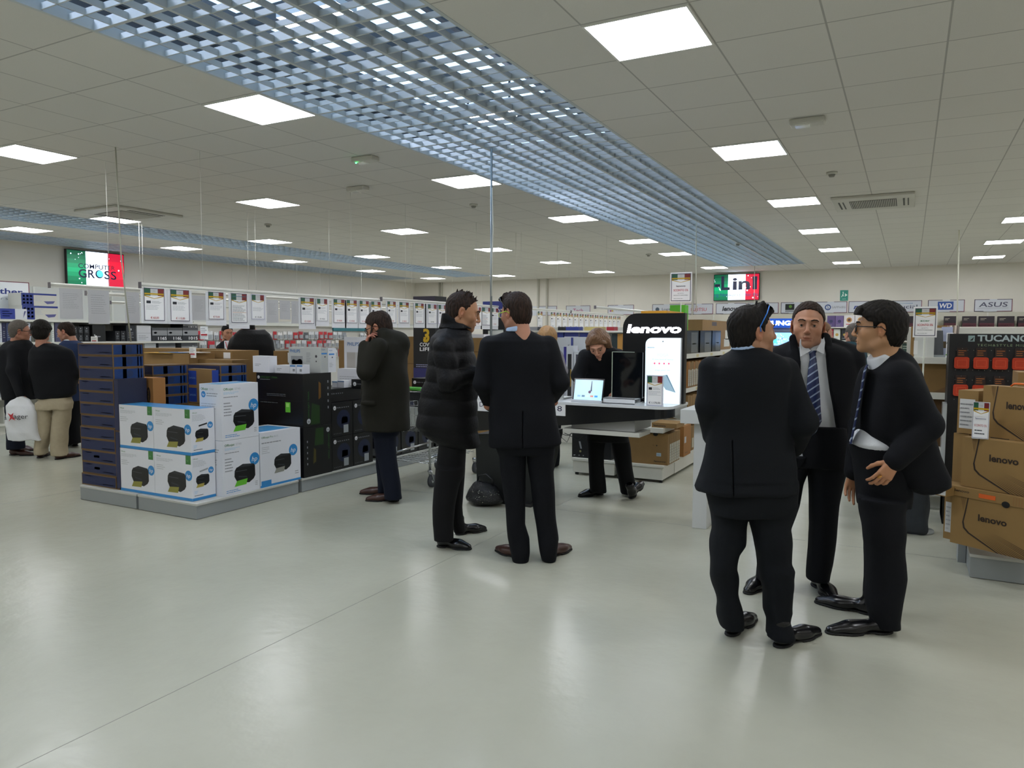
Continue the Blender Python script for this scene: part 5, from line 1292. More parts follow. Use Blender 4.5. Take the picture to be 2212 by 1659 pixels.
# ---- woman leaning over the counter
c5 = cr(1180, 620, .3194); d5 = cp(1180, 620, .3194)
P = Person(7.0, 1315, 1075, 'person with light brown bobbed hair in black coat, leaning over the display counter')
up_ = P.rows(c5([(405, 350, 452, .09, -.30), (430, 262, 500, .13, -.28), (470, 232, 520, .15, -.24), (540, 225, 512, .16, -.18), (620, 235, 505, .16, -.10), (700, 245, 500, .16, -.04), (800, 255, 505, .16, 0), (960, 262, 520, .16, 0)]))
a1 = [P.q(*d5(265, 470), -.26), P.q(*d5(215, 600), -.32), P.q(*d5(250, 712), -.52)]
a2 = [P.q(*d5(490, 470), -.26), P.q(*d5(520, 610), -.30), P.q(*d5(470, 712), -.50)]
P.garment('coat', cloth('black_wool_coat', '0a0b0f'), .010, [up_], [(a1, [.07, .06, .045]), (a2, [.07, .06, .045])], (.004, 14, 14, 12), seed=61)
hp = P.rows(c5([(900, 262, 540, .15), (985, 270, 545, .14), (1040, 275, 548, .12)]))
l1 = P.rows(c5([(1000, 272, 405, .09), (1100, 278, 388, .085), (1200, 284, 388, .085), (1300, 290, 400, .09), (1385, 300, 406, .095)]))
l2 = P.rows(c5([(1000, 425, 548, .09), (1080, 450, 565, .085), (1180, 466, 582, .085), (1290, 484, 596, .09), (1350, 498, 606, .09), (1392, 505, 600, .09)]), dd=.05)
P.garment('trousers', cloth('black_trousers', '08090b'), .009, [hp, l1, l2], (), (.004, 12, 12, 10), k=.012, seed=62)
P.shoe(d5(380, 1402), d5(295, 1412), SHOE, ln=.26)
P.shoe3(onz(*d5(572, 1440)), onz(*d5(690, 1390)) - onz(*d5(572, 1440)), .26, SHOE, lift=.01, pitch=.42)
P.head(*d5(352, 388), -.34, 190, 34, 8, sc=1.05, hair='long', len=.06, hairmat=HLB, skin='c08c72', thick=.014, seed=14)
P.neck(P.q(*d5(395, 430), -.28))
P.hand(a1[2], (.5, -.8, -.35), (0, -.4, 1), 1, vox=.005); P.hand(a2[2], (-.4, -.85, -.35), (0, -.4, 1), -1, vox=.005)
P.finish()

ID = cr(0, 0, 1)
def far(D, gx, gy, label, jrows, jmat, arms, headp, legs=None, legmat=None, dd=0.0, shoes=(), quilt=None, vox=.012, hands=None, extra=(), jn='jacket', hcol='a87860'):
    P = Person(D, gx, gy, label); P.handcol = hcol
    J = P.rows(jrows); AR = []
    for pts, rr in arms: AR.append(([P.q(*p) for p in pts], rr))
    P.garment(jn, jmat, vox, [J], AR, (.004, 13, 13, 11), quilt=quilt, seed=int(D * 10))
    if legs: P.garment('trousers', legmat, vox, [P.rows(r) for r in legs], (), (.005, 13, 13, 12), k=.015, seed=7)
    for h, t, m_, ln in shoes: P.shoe(h, t, m_, ln=ln)
    hx, hy, hd, yaw, pit, sc, kw = headp; kw.setdefault('vox', .0045); g = kw.pop('glass', None)
    P.head(hx, hy, hd, yaw, pit, 0, sc, **kw)
    P.neck(P.q(hx, hy + .2 / D * 1600, hd))
    if g: glasses(P, g, mat('lens_glass'))
    for A, d, n, sd in (hands or ()): P.hand(AR[A][0][-1], d, n, sd, vox=.006)
    return P
# ---- three people at the far left
P = far(9.2, 40, 982, 'person with grey hair, glasses and dark jacket, holding a white carrier bag', [(735, 22, 60, .08), (742, 12, 66, .12), (755, 3, 71, .18), (790, 1, 72, .2), (830, 4, 72, .2), (862, 14, 70, .19)],
    cloth('dark_field_jacket', '0e1014'), [([(30, 755, -.12), (28, 800, -.22), (44, 852, -.28)], [.07, .065, .05]), ([(50, 755, .15), (60, 800, .2), (66, 845, .1)], [.07, .06, .05])], (44, 715, 0, 92, 6, 1.05, dict(hair='short', hairmat=HG, skin='a4745e', thick=.012, glass=mat('spectacle_black', '0a0a0b', .25), line=.006)),
    [[(845, 12, 60, .15), (875, 15, 60, .13), (890, 16, 58, .12)], [(880, 16, 52, .10), (920, 16, 48, .09), (955, 17, 50, .09), (970, 18, 52, .09)], [(880, 22, 60, .09, .15), (930, 28, 52, .08, .15), (962, 26, 50, .08, .15)]], cloth('dark_denim', '161d2c'), shoes=[((22, 983), (76, 984), BSHOE, .3), ((30, 972), (74, 974), BSHOE, .29)], hands=[(0, (0.1, 0, -1), (0, -1, 0), -1)])
P.finish()
P = far(9.0, 110, 986, 'person with curly dark hair, dark blazer and beige chinos, back to the camera', [(740, 84, 108, .08), (747, 76, 132, .12), (757, 68, 152, .15), (775, 66, 158, .16), (800, 68, 158, .15), (830, 74, 160, .15), (850, 78, 161, .15), (860, 80, 148, .14)],
    cloth('black_blazer', '090b10'), [([(80, 765, 0), (72, 810, .05), (80, 850, .1)], [.075, .06, .05]), ([(145, 765, 0), (160, 805, .05), (155, 840, .15)], [.07, .06, .05])], (90, 716, 0, 15, 2, 1.06, dict(hair='curly', hairmat=HB, skin='a4745e')),
    [[(854, 86, 150, .12), (870, 82, 156, .14), (884, 79, 156, .14)], [(868, 79, 117, .11), (900, 84, 116, .10), (940, 80, 108, .10), (968, 78, 100, .10), (981, 78, 102, .10)], [(868, 118, 156, .11), (900, 116, 150, .10), (940, 114, 144, .10), (965, 112, 142, .10), (983, 114, 146, .10)]], cloth('beige_chino', 'a79c84'),
    shoes=[((84, 990), (104, 982), BSHOE, .28), ((120, 993), (166, 986), BSHOE, .3)])
P.finish()
P = far(9.9, 150, 965, 'person in blue suit jacket leaning forward between the shelves and the blue boxes', [(735, 140, 165, .08), (742, 132, 178, .12), (755, 128, 184, .16), (790, 130, 180, .16), (850, 132, 178, .15), (866, 134, 176, .15)],
    cloth('blue_suit_wool', '243252'), [([(140, 760, -.1), (132, 800, -.1), (120, 825, -.1)], [.07, .06, .05]), ([(170, 758, .1), (180, 790, .1), (178, 812, -.1)], [.07, .06, .05])], (142, 716, 0, -62, 18, 1.02, dict(hair='short', hairmat=HD, skin='b07f68', thick=.007, bald=(0, -.045, .137, .03, .04, .032))),
    [[(855, 134, 176, .14), (900, 136, 174, .13), (958, 138, 172, .12)]], SUIT, shoes=[((145, 965), (130, 962), SHOE, .28), ((165, 964), (150, 960), SHOE, .28)], hands=[(1, (.3, -.6, -.2), (0, 0, 1), 1)])
P.garment('shirt_collar', WSH, .008, [P.rows([(740, 138, 160, .065), (733, 141, 158, .06)])], (), None)
P.finish()
# ---- hooded coat and salesman behind the boxes
P = far(9.6, 545, 978, 'person in black padded coat with tan fur hood, seen from behind', [(712, 520, 570, .12), (722, 508, 582, .16), (745, 500, 588, .19), (790, 498, 589, .20), (850, 502, 586, .2), (885, 505, 582, .2)],
    mat('puffer_black_nylon'), [([(510, 740, 0), (502, 780, 0), (505, 830, -.1)], [.09, .08, .06]), ([(575, 740, 0), (584, 780, 0), (580, 830, -.1)], [.09, .08, .06])], (535, 714, 0, -20, 8, 1.0, dict(hair='short', hairmat=HB, skin='8f6650', thick=.012)),
    [[(870, 515, 575, .16), (900, 518, 572, .14)], [(890, 518, 542, .1), (975, 520, 540, .09)], [(890, 548, 572, .1), (975, 550, 570, .09)]], SUIT, jn='padded_coat')

rg = np.random.RandomState(3); f = Field(P.q(500, 690, .2) - .25, P.q(580, 730, 0) + .35, .010)
for i in range(60):
    a = rg.uniform(0, 2 * math.pi); c = P.q(524 + 17 * math.cos(a), 708 + 7 * math.sin(a), -.14 + .04 * math.sin(a))
    f.ell(c, (.022, .024, .026), .015)
V, F = f.mesh(); P.kids.append(('fur_trim', (P.world(V), F), mat('tan_fur', '6e5a3e', .95, noise=.5, nscale=120, bump=.9, bscale=150)))
P.finish()
P = far(12.5, 490, 918, 'person in dark suit, white shirt and lanyard standing behind the cardboard boxes', [(735, 484, 500, .08), (740, 476, 512, .12), (750, 470, 522, .15), (790, 472, 520, .15), (850, 474, 518, .15)],
    SUIT, [([(476, 752, 0), (470, 780, 0), (474, 810, -.1)], [.07, .06, .05]), ([(516, 752, 0), (522, 780, 0), (518, 810, -.1)], [.07, .06, .05])], (491, 718, 0, 160, 12, 1.05, dict(hair='short', hairmat=HB, skin='b07f64', thick=.008)),
    [[(845, 476, 516, .13), (916, 480, 512, .11)]], SUIT)
P.garment('shirt', WSH, .008, [P.rows([(736, 486, 499, .10, -.06), (760, 488, 500, .10, -.09), (790, 490, 498, .10, -.09)])], (), None)
l_ = MB(P.org); l_.tube([P.world(P.q(x, y, -.20)) for x, y in ((487, 738), (491, 752), (494, 765), (500, 738))], .006, fl('b03040')); P.kids.append(('lanyard', l_, None))
P.finish()
# ---- blonde woman behind the suit man
P = far(8.6, 1185, 1008, 'person with long blonde hair and grey sweater behind the suited person', [(742, 1168, 1192, .08), (752, 1160, 1204, .11), (765, 1155, 1211, .14), (800, 1158, 1216, .15), (850, 1160, 1218, .16), (900, 1160, 1218, .16)],
    cloth('grey_knit', '8d8a90'), [([(1162, 768, 0), (1156, 800, 0), (1160, 840, -.1)], [.06, .05, .04]), ([(1206, 768, 0), (1216, 800, 0), (1212, 842, -.05)], [.06, .055, .045])], (1180, 728, 0, -40, 8, 1.0, dict(hair='long', len=.14, hairmat=HBL, skin='c08c72', thick=.012, seed=3)),
    [[(885, 1162, 1214, .14), (1006, 1168, 1208, .11)]], TROU, jn='sweater')
P.finish()
# ---- two people glimpsed behind the group of three
P = far(8.2, 1836, 1022, 'person in teal shirt glimpsed behind the person with black glasses', [(738, 1828, 1846, .08), (745, 1820, 1858, .11), (756, 1812, 1866, .14), (800, 1812, 1866, .15), (860, 1814, 1864, .15)],
    cloth('teal_shirt', '2c4650'), [([(1818, 760, 0), (1812, 800, 0), (1816, 840, -.1)], [.06, .05, .04]), ([(1860, 760, 0), (1866, 800, 0), (1862, 840, -.05)], [.06, .055, .045])], (1843, 722, 0, -30, 0, .98, dict(hair='short', hairmat=HG, skin='b98a74')),
    [[(850, 1818, 1860, .13), (1020, 1822, 1856, .11)]], TROU, jn='shirt')
P.finish()
P = far(7.6, 1778, 1046, 'person mostly hidden behind the person with the striped tie, reddish top', [(742, 1764, 1786, .08), (750, 1752, 1796, .11), (764, 1748, 1798, .14), (800, 1748, 1798, .15), (880, 1750, 1796, .15)],
    cloth('dark_red_top', '3a2228'), [([(1754, 768, 0), (1750, 800, 0), (1752, 840, -.1)], [.06, .05, .04]), ([(1792, 768, 0), (1797, 800, 0), (1794, 840, -.05)], [.06, .055, .045])], (1776, 720, 0, 60, 5, 1.0, dict(hair='short', hairmat=HLB, skin='b98a74', thick=.006)),
    [[(870, 1754, 1792, .13), (1044, 1758, 1788, .11)]], TROU, jn='top')
P.finish()

# ================================================================== LEFT GONDOLA, PEG WALL
GX = -12.0
y0, y1 = 4.3, Y_(433, GX)
t = thing('display_shelving', 'long white shelving unit along the left aisle with toner and scanner cartons', 'shelving', (GX, y0, 0))
b = MB((GX, y0, 0)); b.box(GX - .55, GX - .50, y0, y1, 0, 2.28, mat('perforated_back_panel', 'c9c9c2', .6)); b.build('back_panel', t)
zs = [.16, .56, .96, Zx(200, 738, GX), Zx(60, 690, GX)]
for i, z in enumerate(zs):
    b = MB((GX, y0, 0)); b.box(GX - .5, GX, y0, y1, z - .035, z, SHW); b.build('shelf', t)
b = MB((GX, y0, 0)); b.box(GX - .48, GX - .04, y0, y1, 0, .125, SHW); b.build('base', t)
for y in (y0, y0 + 1.33, y0 + 2.66, y0 + 3.99, y1):
    b = MB((GX, y0, 0)); b.box(GX - .50, GX - .47, y - .015, y + .015, 0, 2.28, SHW); b.build('upright', t)
tb = thing('header_board', 'white header board with the letters other in blue over the left shelving', 'sign', (GX - .5, 4.9, 1.8))
b = MB((GX - .5, 4.9, 1.8)); ya, yb = 5.3, Y_(67, GX - .48); zt_ = Zx(40, 609, GX - .48); b.box(GX - .5, GX - .48, ya, yb, 1.76, zt_, WP)
s = b.surf((GX - .48, ya, 1.76), (0, 1, 0), (0, 0, 1)); L = yb - ya; s.frame(.0, .0, L, zt_ - 1.76, .012, fl('7a3040'))
hh = zt_ - 1.76; s.text('brother', L - .10, hh * .66, .085, fl('2a3a86'), 'r', off=.02, w=.62); s.text('at your side', L - .20, hh * .50, .04, GREY, 'r', w=.50); s.rect(L - .22, hh * .24, L - .1, hh * .27, fl('a03040'))
b.build('board', tb)
b = MB((GX - .5, 4.9, 1.8)); b.box(GX - .51, GX - .5, ya + .1, ya + .14, 1.76, zt_, SHW); b.box(GX - .51, GX - .5, yb - .14, yb - .1, 1.76, zt_, SHW); b.build('bracket', tb)
def gbox(pa, pb, ptop, z, lab, front, X=GX - .04, d=.36, deco=None, grp=None, name='toner_box', hfix=None):
    ya_, yb_ = Y_(pa, X), Y_(pb, X); h = hfix or (Zx((pa + pb) / 2, ptop, X) - z); B = Box(d, yb_ - ya_, h, fl(front)); 
    if deco: deco(B.right, B.d, B.h)
    B.put(name, (X - d, ya_, z), lab, 'box', grp)
def scan(s, d, h):
    s.rect(0, 0, d * .34, h, fl('2b3a80')); s.rect(d * .34, h * .86, d, h, fl('2b3a80')); s.poly([(d * .62, h * .38), (d * .95, h * .42), (d * .9, h * .22), (d * .72, h * .16)], fl('5a5a8a')); s.lines(d * .38, h * .35, d * .6, h * .8, 4, LGREY, 3)
    for k in range(9): s.rect(d * (.04 + .1 * (k % 3)), h * (.15 + .27 * (k // 3)), d * (.10 + .1 * (k % 3)), h * (.3 + .27 * (k // 3)), fl('6f7ba8'))
zt2 = zs[4]; mid = Zx(90, 661, GX - .04)
gbox(50, 127, 661, zt2, 'lower white and navy scanner carton on the top shelf at far left', 'c9c6ba', deco=scan)
gbox(49, 125, 634, mid, 'upper white and navy scanner carton on the top shelf at far left', 'c9c6ba', deco=scan)
gbox(2, 60, 667, zt2, 'wide white and blue carton at the left edge of the top shelf', 'd4d6da', X=GX, d=.12, deco=lambda s, d, h: (s.rect(0, 0, d * .55, h, fl('2f3f95')), s.lines(d * .08, h * .2, d * .5, h * .85, 3, fl('8f9ac8'), 2), s.poly([(d * .85, h * .1), (d * .97, h * .8), (d * .9, h * .8)], fl('5a5a8a'))))
z3 = zs[3]
def dark(s, d, h):
    s.disc(d * .5, h * .75, min(d, h) * .1, fl('a8acb0')); s.lines(d * .2, h * .2, d * .8, h * .6, 4, GREY, 4)
specs = [(0, 4, 'c9cbd4'), (5, 13, '23264a'), (14, 26, '3a4468'), (60, 66, 'bfc4d0'), (112, 117, 'd0d4cc'), (119, 136, '4a4a66')]
for i, (a, c, cc) in enumerate(specs): gbox(a, c, 697, z3, 'toner carton on the eye level shelf at far left, %s from the picture edge' % ORD[i], cc, deco=dark)
for i, (a, c) in enumerate(((158, 168), (169, 180), (182, 193))):
    for j in (0, 1):
        z_ = z3 + j * .125; gbox(a, c, 0, z_ + .001 * j, '%s black cartridge carton right of the blue suit, %s' % (['left', 'middle', 'right'][i], ['lower', 'upper'][j]), '16181c', hfix=.122, deco=dark, name='cartridge_box', grp='black cartridge cartons')
gbox(200, 228, 702, z3, 'wide black carton on the eye level shelf behind the tall blue stack', '121416', deco=lambda s, d, h: (s.disc(d * .25, h * .3, .018, WP), s.rect(d * .35, h * .27, d * .6, h * .33, GREY)))
for i, (a, c) in enumerate(((249, 259), (261, 271), (273, 293))):
    gbox(a, c, 715 if i < 2 else 703, z3, '%s small dark carton on the eye level shelf' % ['first', 'second', 'third'][i], '17191e' if i < 2 else '20232a', deco=dark, name='cartridge_box')
gbox(296, 326, 703, z3, 'pale carton left of the cartons numbered 116S', 'c7c8cc', deco=lambda s, d, h: (s.rect(0, h * .5, d, h * .52, GREY), s.lines(d * .1, h * .1, d * .9, h * .4, 3, GREY, 2)))
def sams(tx, small=False):
    def f(s, d, h):
        s.rect(0, 0, d, h * .42, fl('26282e')); s.rect(0, h * .42, d, h * .8, fl('8d8f92')); s.disc(d * .2, h * .62, d * .11, fl('26356e'), ry=h * .07); s.text(tx, d * .96, h * .10, h * .22, WP, 'r', off=.015, w=d * .58)
    return f
for a, c, tx, lab in ((329, 361, '116S', 'toner carton numbered 116S'), (362, 394, '116L', 'toner carton numbered 116L'), (395, 428, '101S', 'lower toner carton numbered 101S')):
    gbox(a, c, 708, z3, lab, '4a4c50', deco=sams(tx))
gbox(396, 427, 0, z3 + (Zx(410, 708, GX - .04) - z3) + .001, 'upper toner carton numbered 101S', '3a3c42', hfix=.075, deco=sams('101S'))
for i, (a, c) in enumerate(((312, 336), (342, 378), (391, 426))):
    gbox(a, c, 739 if i else 742, zs[2], 'toner carton on the shelf below eye level, %s from the left' % ORD[i], '55585e' if i else 'b8bcc0', deco=sams('') if i else dark)
for i, (a, c, cc) in enumerate(((0, 5, '8aa0b4'), (6, 18, 'c4c8cc'), (60, 72, '9aa8b0'), (150, 164, '4a7f96'), (166, 180, 'c0c6c8'))): gbox(a, c, 760, zs[2] - .0, 'small carton low on the left shelving, %s from the picture edge' % ORD[i], cc, deco=dark)
for i, (a, c, cc) in enumerate(((0, 6, 'b8bcc4'), (66, 76, 'c8ccd0'), (154, 166, 'b8b8b0'))): gbox(a, c, 820, zs[1], 'pale carton on the second shelf from the floor, %s from the left' % ORD[i], cc, deco=dark)
for i, (a, c, cc) in enumerate(((0, 14, 'b9b9b0'), (142, 166, '30343a'))): gbox(a, c, 880, zs[0], ['pale carton at the bottom of the left shelving', 'dark carton at the bottom of the shelving beside the beige chinos'][i], cc, deco=dark)
# peg wall
p0, p1 = y1 + .05, 17.5
t = thing('peg_display', 'pegboard wall hung with small accessory packs behind the price sheets', 'display rack', (GX - .3, p0, 0))
b = MB((GX - .3, p0, 0)); b.box(GX - .34, GX - .3, p0, p1, .1, 1.80, mat('peg_panel', 'bdbbb4', .6)); b.build('peg_panel', t)
b = MB((GX - .3, p0, 0)); b.box(GX - .5, GX + .0, p0, p1, 0, .16, SHW); b.build('base', t)
b = MB((GX - .3, p0, 0)); b.box(GX - .30, GX - .26, Y_(720, GX - .27), Y_(812, GX - .27), 1.60, 1.68, fl('2a6f7a')); b.build('header_strip', t)
b = MB((GX - .3, p0, 0)); b.box(GX - .30, GX - .24, p0, p1, 1.70, 1.76, SHW); b.build('top_rail', t)
rg = random.Random(5); packs = {}
cols = ['d8d8d8', 'b02a34', 'b82a30', 'e0dcd8', 'c8c8cc', 'd9d4cc', '8f9298', 'c03038', 'c9b8c0', '5a5c60', 'd0d0d0']
def pack(cc, w, h, lab, y, z):
    k = (cc, w, h)
    if k not in packs:
        t_ = thing('accessory_pack', lab, 'pack', (GX - .24, y, z), 'accessory packs on the peg wall')
        b = MB((0, 0, 0), True); b.box(-.004, .0, -w / 2, w / 2, 0, h, fl(cc)); b.box(0, .03, -w * .38, w * .38, h * .12, h * .6, mat('blister', 'c9cdd0', .15, alpha=.55)); b.box(.002, .024, -w * .22, w * .22, h * .18, h * .5, fl('3a3a42')); b.build('card', t_)
        b = MB((0, 0, 0), True); b.tube([(-.06, 0, h * .93), (.03, 0, h * .93)], .003, CHR, 5); b.build('hook', t_)
        packs[k] = t_
    else: dup(packs[k], (GX - .24, y, z), lab)
n = 0
for row, z in enumerate((1.40, 1.20, .98)):
    y = p0 + .08 + row * .04
    while y < 16.2:
        w = rg.choice((.10, .13, .16)); cc = rg.choice(cols) if y > p0 + 1.2 else rg.choice(('d8d8d8', 'b02a34', 'c02838', 'd0c0c4')); h = rg.choice((.16, .18))
        if row == 0 and 14.2 < y < 14.7: y += .5
        pack(cc, w, h, 'small accessory pack in the %s row of the peg wall' % ['top', 'middle', 'lowest'][row], y + w / 2, z); y += w + .035; n += 1
acrylic_note(441, 705, 733, 9.2, 'white discount note on a stand in front of the red accessory packs', w=.20, foot=.0)
acrylic_note(203, 727, 741, 4.3, 'small white and blue tag on top of the tall blue stack', 'tag', w=.10)

# ================================================================== SCREENS, BACK WALL SIGNS
SCM = {}
def scr(c, e=1.6): return fl(c, .3, e)
def screen(loc, axis, w, h, label, draw):
    t = thing('television', label, 'television', loc); x, y, z = loc
    if axis == 'x': fr = ((x + .10, y, z), (0, 1, 0), (0, 0, 1)); bx = (x + .03, x + .098, y, y + w, z, z + h); mt = (x, x + .03, y + w * .3, y + w * .7, z + h * .3, z + h * .7)
    else: fr = ((x, y - .10, z), (1, 0, 0), (0, 0, 1)); bx = (x, x + w, y - .098, y - .03, z, z + h); mt = (x + w * .3, x + w * .7, y - .03, y, z + h * .3, z + h * .7)
    b = MB(loc); b.box(*bx, mat('tv_black', '0c0c10', .3)); b.build('casing', t, bevel=.004)
    b = MB(loc); s = b.surf(*fr); draw(s, w, h); b.build('screen', t)
    b = MB(loc); b.box(*mt, STEEL); b.build('wall_mount', t)
rgd = random.Random(8)
def flag(s, w, h):
    m = .015; a, c = w * .32, w * .70
    for k in range(8):
        z0, z1 = m + (h - 2 * m) * k / 8, m + (h - 2 * m) * (k + 1) / 8; g = (.8, .9, 1.1, 1.25, 1.1, .9, .75, .6)[k]
        s.rect(m, z0, a, z1, scr('%02x%02x%02x' % (0, int(100 * g), int(66 * g)), 1.0), .0008); s.rect(c, z0, w - m, z1, scr('%02x%02x%02x' % (min(255, int(190 * (1.3 if 2 <= k <= 5 else .8))), 12, 40), 1.0), .0008)
    s.rect(a, m, c, h - m, scr('d4e6ff', 1.5), .0008)
    for k in range(26):
        x, y = rgd.uniform(m, w - m), rgd.uniform(.05, h - .05)
        if a < x < c: continue
        s.disc(x, y, rgd.uniform(.006, .02), scr('dff4ff', 1.4), .0012, n=8)
def tv1(s, w, h):
    flag(s, w, h); T = scr('101640', .1)
    s.text('COMPUTER', w * .19, h * .50, h * .13, T, w=w * .64, l=.003, off=.015); s.text('GR', w * .19, h * .24, h * .23, T, w=w * .28, l=.003, off=.02); s.text('SS', w * .63, h * .24, h * .23, T, w=w * .22, l=.003, off=.02)
    s.disc(w * .545, h * .36, h * .12, T, .0018); s.disc(w * .555, h * .37, h * .095, scr('40b8d8', 1.3), .0022)
def tv2(s, w, h):
    flag(s, w, h); T = scr('141838', .3)
    s.text('-L', w * .02, h * .42, h * .5, T, off=.03, w=w * .34, l=.002); s.text('in', w * .42, h * .42, h * .45, T, off=.03, w=w * .38, l=.002); s.text('l', w * .85, h * .42, h * .46, T, off=.03, w=w * .1, l=.002)
    s.text('ng Networks', w * .02, h * .16, h * .13, scr('1f3f70', .5), w=w * .58, l=.0022); s.text('for Pe', w * .70, h * .16, h * .13, scr('1f3f70', .5), w=w * .27, l=.0022)
screen((XL, 8.96, 2.49), 'x', 1.24, .72, 'wall screen at left showing a tricolour flag and dark lettering', tv1)
screen((-4.83, YB, 2.48), 'y', 1.22, .72, 'wall screen on the back wall with cropped lettering over a flag', tv2)
def brand(pa, pb, label, draw, Y=YB, z0=2.12, z1=2.41, bg='cfd3da'):
    x0, x1 = X_(pa, Y - .03), X_(pb, Y - .03); t = thing('brand_sign', label, 'sign', (x0, Y, z0), 'brand boards on the back wall')
    b = MB((x0, Y, z0)); b.box(x0, x1, Y - .02, Y, z0, z1, fl(bg)); s = b.surf((x0, Y - .02, z0), (1, 0, 0), (0, 0, 1)); s.l = .002; w, h = x1 - x0, z1 - z0
    F = fl('3a2f48'); 
    s.rect(0, 0, w * .25, .012, F); s.rect(w * .6, 0, w, .012, fl('7a3048')); s.rect(0, h - .012, w * .4, h, F); s.rect(w * .6, h - .012, w, h, F); s.rect(0, 0, .014, h, F); s.rect(w - .014, 0, w, h, fl('7a3048'))
    draw(s, w, h); b.build('board', t)
def tx(st, c, k=.45, **kw):
    return lambda s, w, h: s.text(st, w / 2, h * (.5 - k / 2), h * k, fl(c), 'c', l=.004, **kw)
brand(1100, 1202, 'board on the back wall mostly hidden behind the price sheets', lambda s, w, h: None)
brand(1222, 1274, 'board on the back wall with a magenta letter T', tx('Tech', 'b02a70', .4))
def ms(s, w, h):
    for k, c in enumerate(('c8503a', '7fae3a', 'a05a8a', 'c0a050')): s.rect(w * .08 + (k % 2) * h * .2, h * .52 - (k // 2) * h * .2 - .0, w * .08 + (k % 2) * h * .2 + h * .18, h * .70 - (k // 2) * h * .2, fl(c), .004)
    s.text('Microsoft', w * .32, h * .38, h * .24, GREY, l=.004, w=w * .6)
brand(1312, 1368, 'board on the back wall with four coloured squares and grey lettering', ms)
def logi(s, w, h):
    s.disc(w * .18, h * .5, h * .2, fl('4a5a6a'), .004); s.text('Logitech', w * .34, h * .4, h * .24, fl('3a4048'), l=.004, w=w * .5)
brand(1408, 1470, 'board on the back wall behind the green carton', logi)
def fuj(s, w, h):
    s.text('FUJITSU', w * .5, h * .3, h * .3, fl('c03048'), 'c', l=.004, w=w * .55); s.disc(w * .42, h * .72, h * .08, fl('c03048'), .004); s.disc(w * .42, h * .72, h * .05, fl('cfd3da'), .005)
brand(1478, 1539, 'board on the back wall with thin red lettering', fuj)
brand(1545, 1611, 'board on the back wall with bold slanted black lettering', tx('lenovo', '1a1a24', .42, shear=.2, off=.03))
def acr(s, w, h): s.text('acer', w * .5, h * .45, h * .42, fl('4f8a5a'), 'c', l=.004, w=w * .5)
brand(1613, 1680, 'board on the back wall with green lettering above the slanted hair', acr)
def nvi(s, w, h): s.rect(w * .14, h * .3, w * .42, h * .85, fl('1d2420'), .004); s.disc(w * .3, h * .62, h * .14, fl('5f8f2f'), .005); s.rect(w * .14, h * .12, w * .42, h * .26, fl('8d9098'), .004)
brand(1685, 1755, 'board on the back wall with a dark square emblem and green eye', nvi)
def sap(s, w, h):
    s.disc(w * .42, h * .5, h * .26, fl('2a4a86'), .004); s.disc(w * .42, h * .5, h * .17, fl('cfd3da'), .005); s.text('S', w * .42, h * .36, h * .28, fl('2a4a86'), 'c', l=.006); s.text('SAPPHIRE', w * .54, h * .40, h * .2, GREY, l=.004, w=w * .42)
brand(1757, 1828, 'board on the back wall with a blue ring emblem', sap)
def msi(s, w, h):
    s.text('msi', w * .07, h * .32, h * .40, fl('2a3f86'), l=.004, shear=.25, off=.03, w=w * .2); s.text('crucial', w * .62, h * .32, h * .32, fl('2a3050'), l=.004, w=w * .32); s.poly([(w * .66, h * .75), (w * .88, h * .78), (w * .88, h * .74)], fl('4a7ab0'), .004)
brand(1831, 1989, 'wide board on the back wall over the man with black glasses', msi)
def wdd(s, w, h):
    s.rect(w * .27, h * .18, w * .70, h * .86, fl('3455a0'), .004); s.text('WD', w * .485, h * .32, h * .40, WP, 'c', l=.006, off=.02, w=w * .34, shear=.1)
brand(2002, 2081, 'board on the back wall with a blue badge and white letters', wdd)
def asu(s, w, h):
    s.text('ASUS', w * .5, h * .38, h * .38, fl('55566a'), 'c', l=.004, w=w * .76, off=.01, shear=.1); s.rect(w * .08, h * .26, w * .9, h * .28, GREY, .004)
brand(2102, 2184, 'board on the back wall at right with wide grey lettering', asu)
x0 = X_(1812, YB); t = thing('exit_sign', 'green emergency exit sign with running figure and arrow on the back wall', 'sign', (x0, YB, 2.43)); b = MB((x0, YB, 2.43)); b.box(x0, x0 + .19, YB - .015, YB, 2.43, 2.70, fl('1f7a6a', .4, .12)); s = b.surf((x0, YB - .015, 2.43), (1, 0, 0), (0, 0, 1)); s.l = .002
w_ = fl('e4f4ea', .4); s.poly([(.115, .10), (.175, .145), (.115, .19)], w_); s.disc(.07, .215, .014, w_); s.poly([(.05, .14), (.07, .2), (.085, .195), (.075, .15), (.095, .12), (.085, .11), (.06, .13), (.045, .09), (.03, .095)], w_); s.text('USCITA', .095, .035, .02, w_, 'c'); b.build('panel', t)
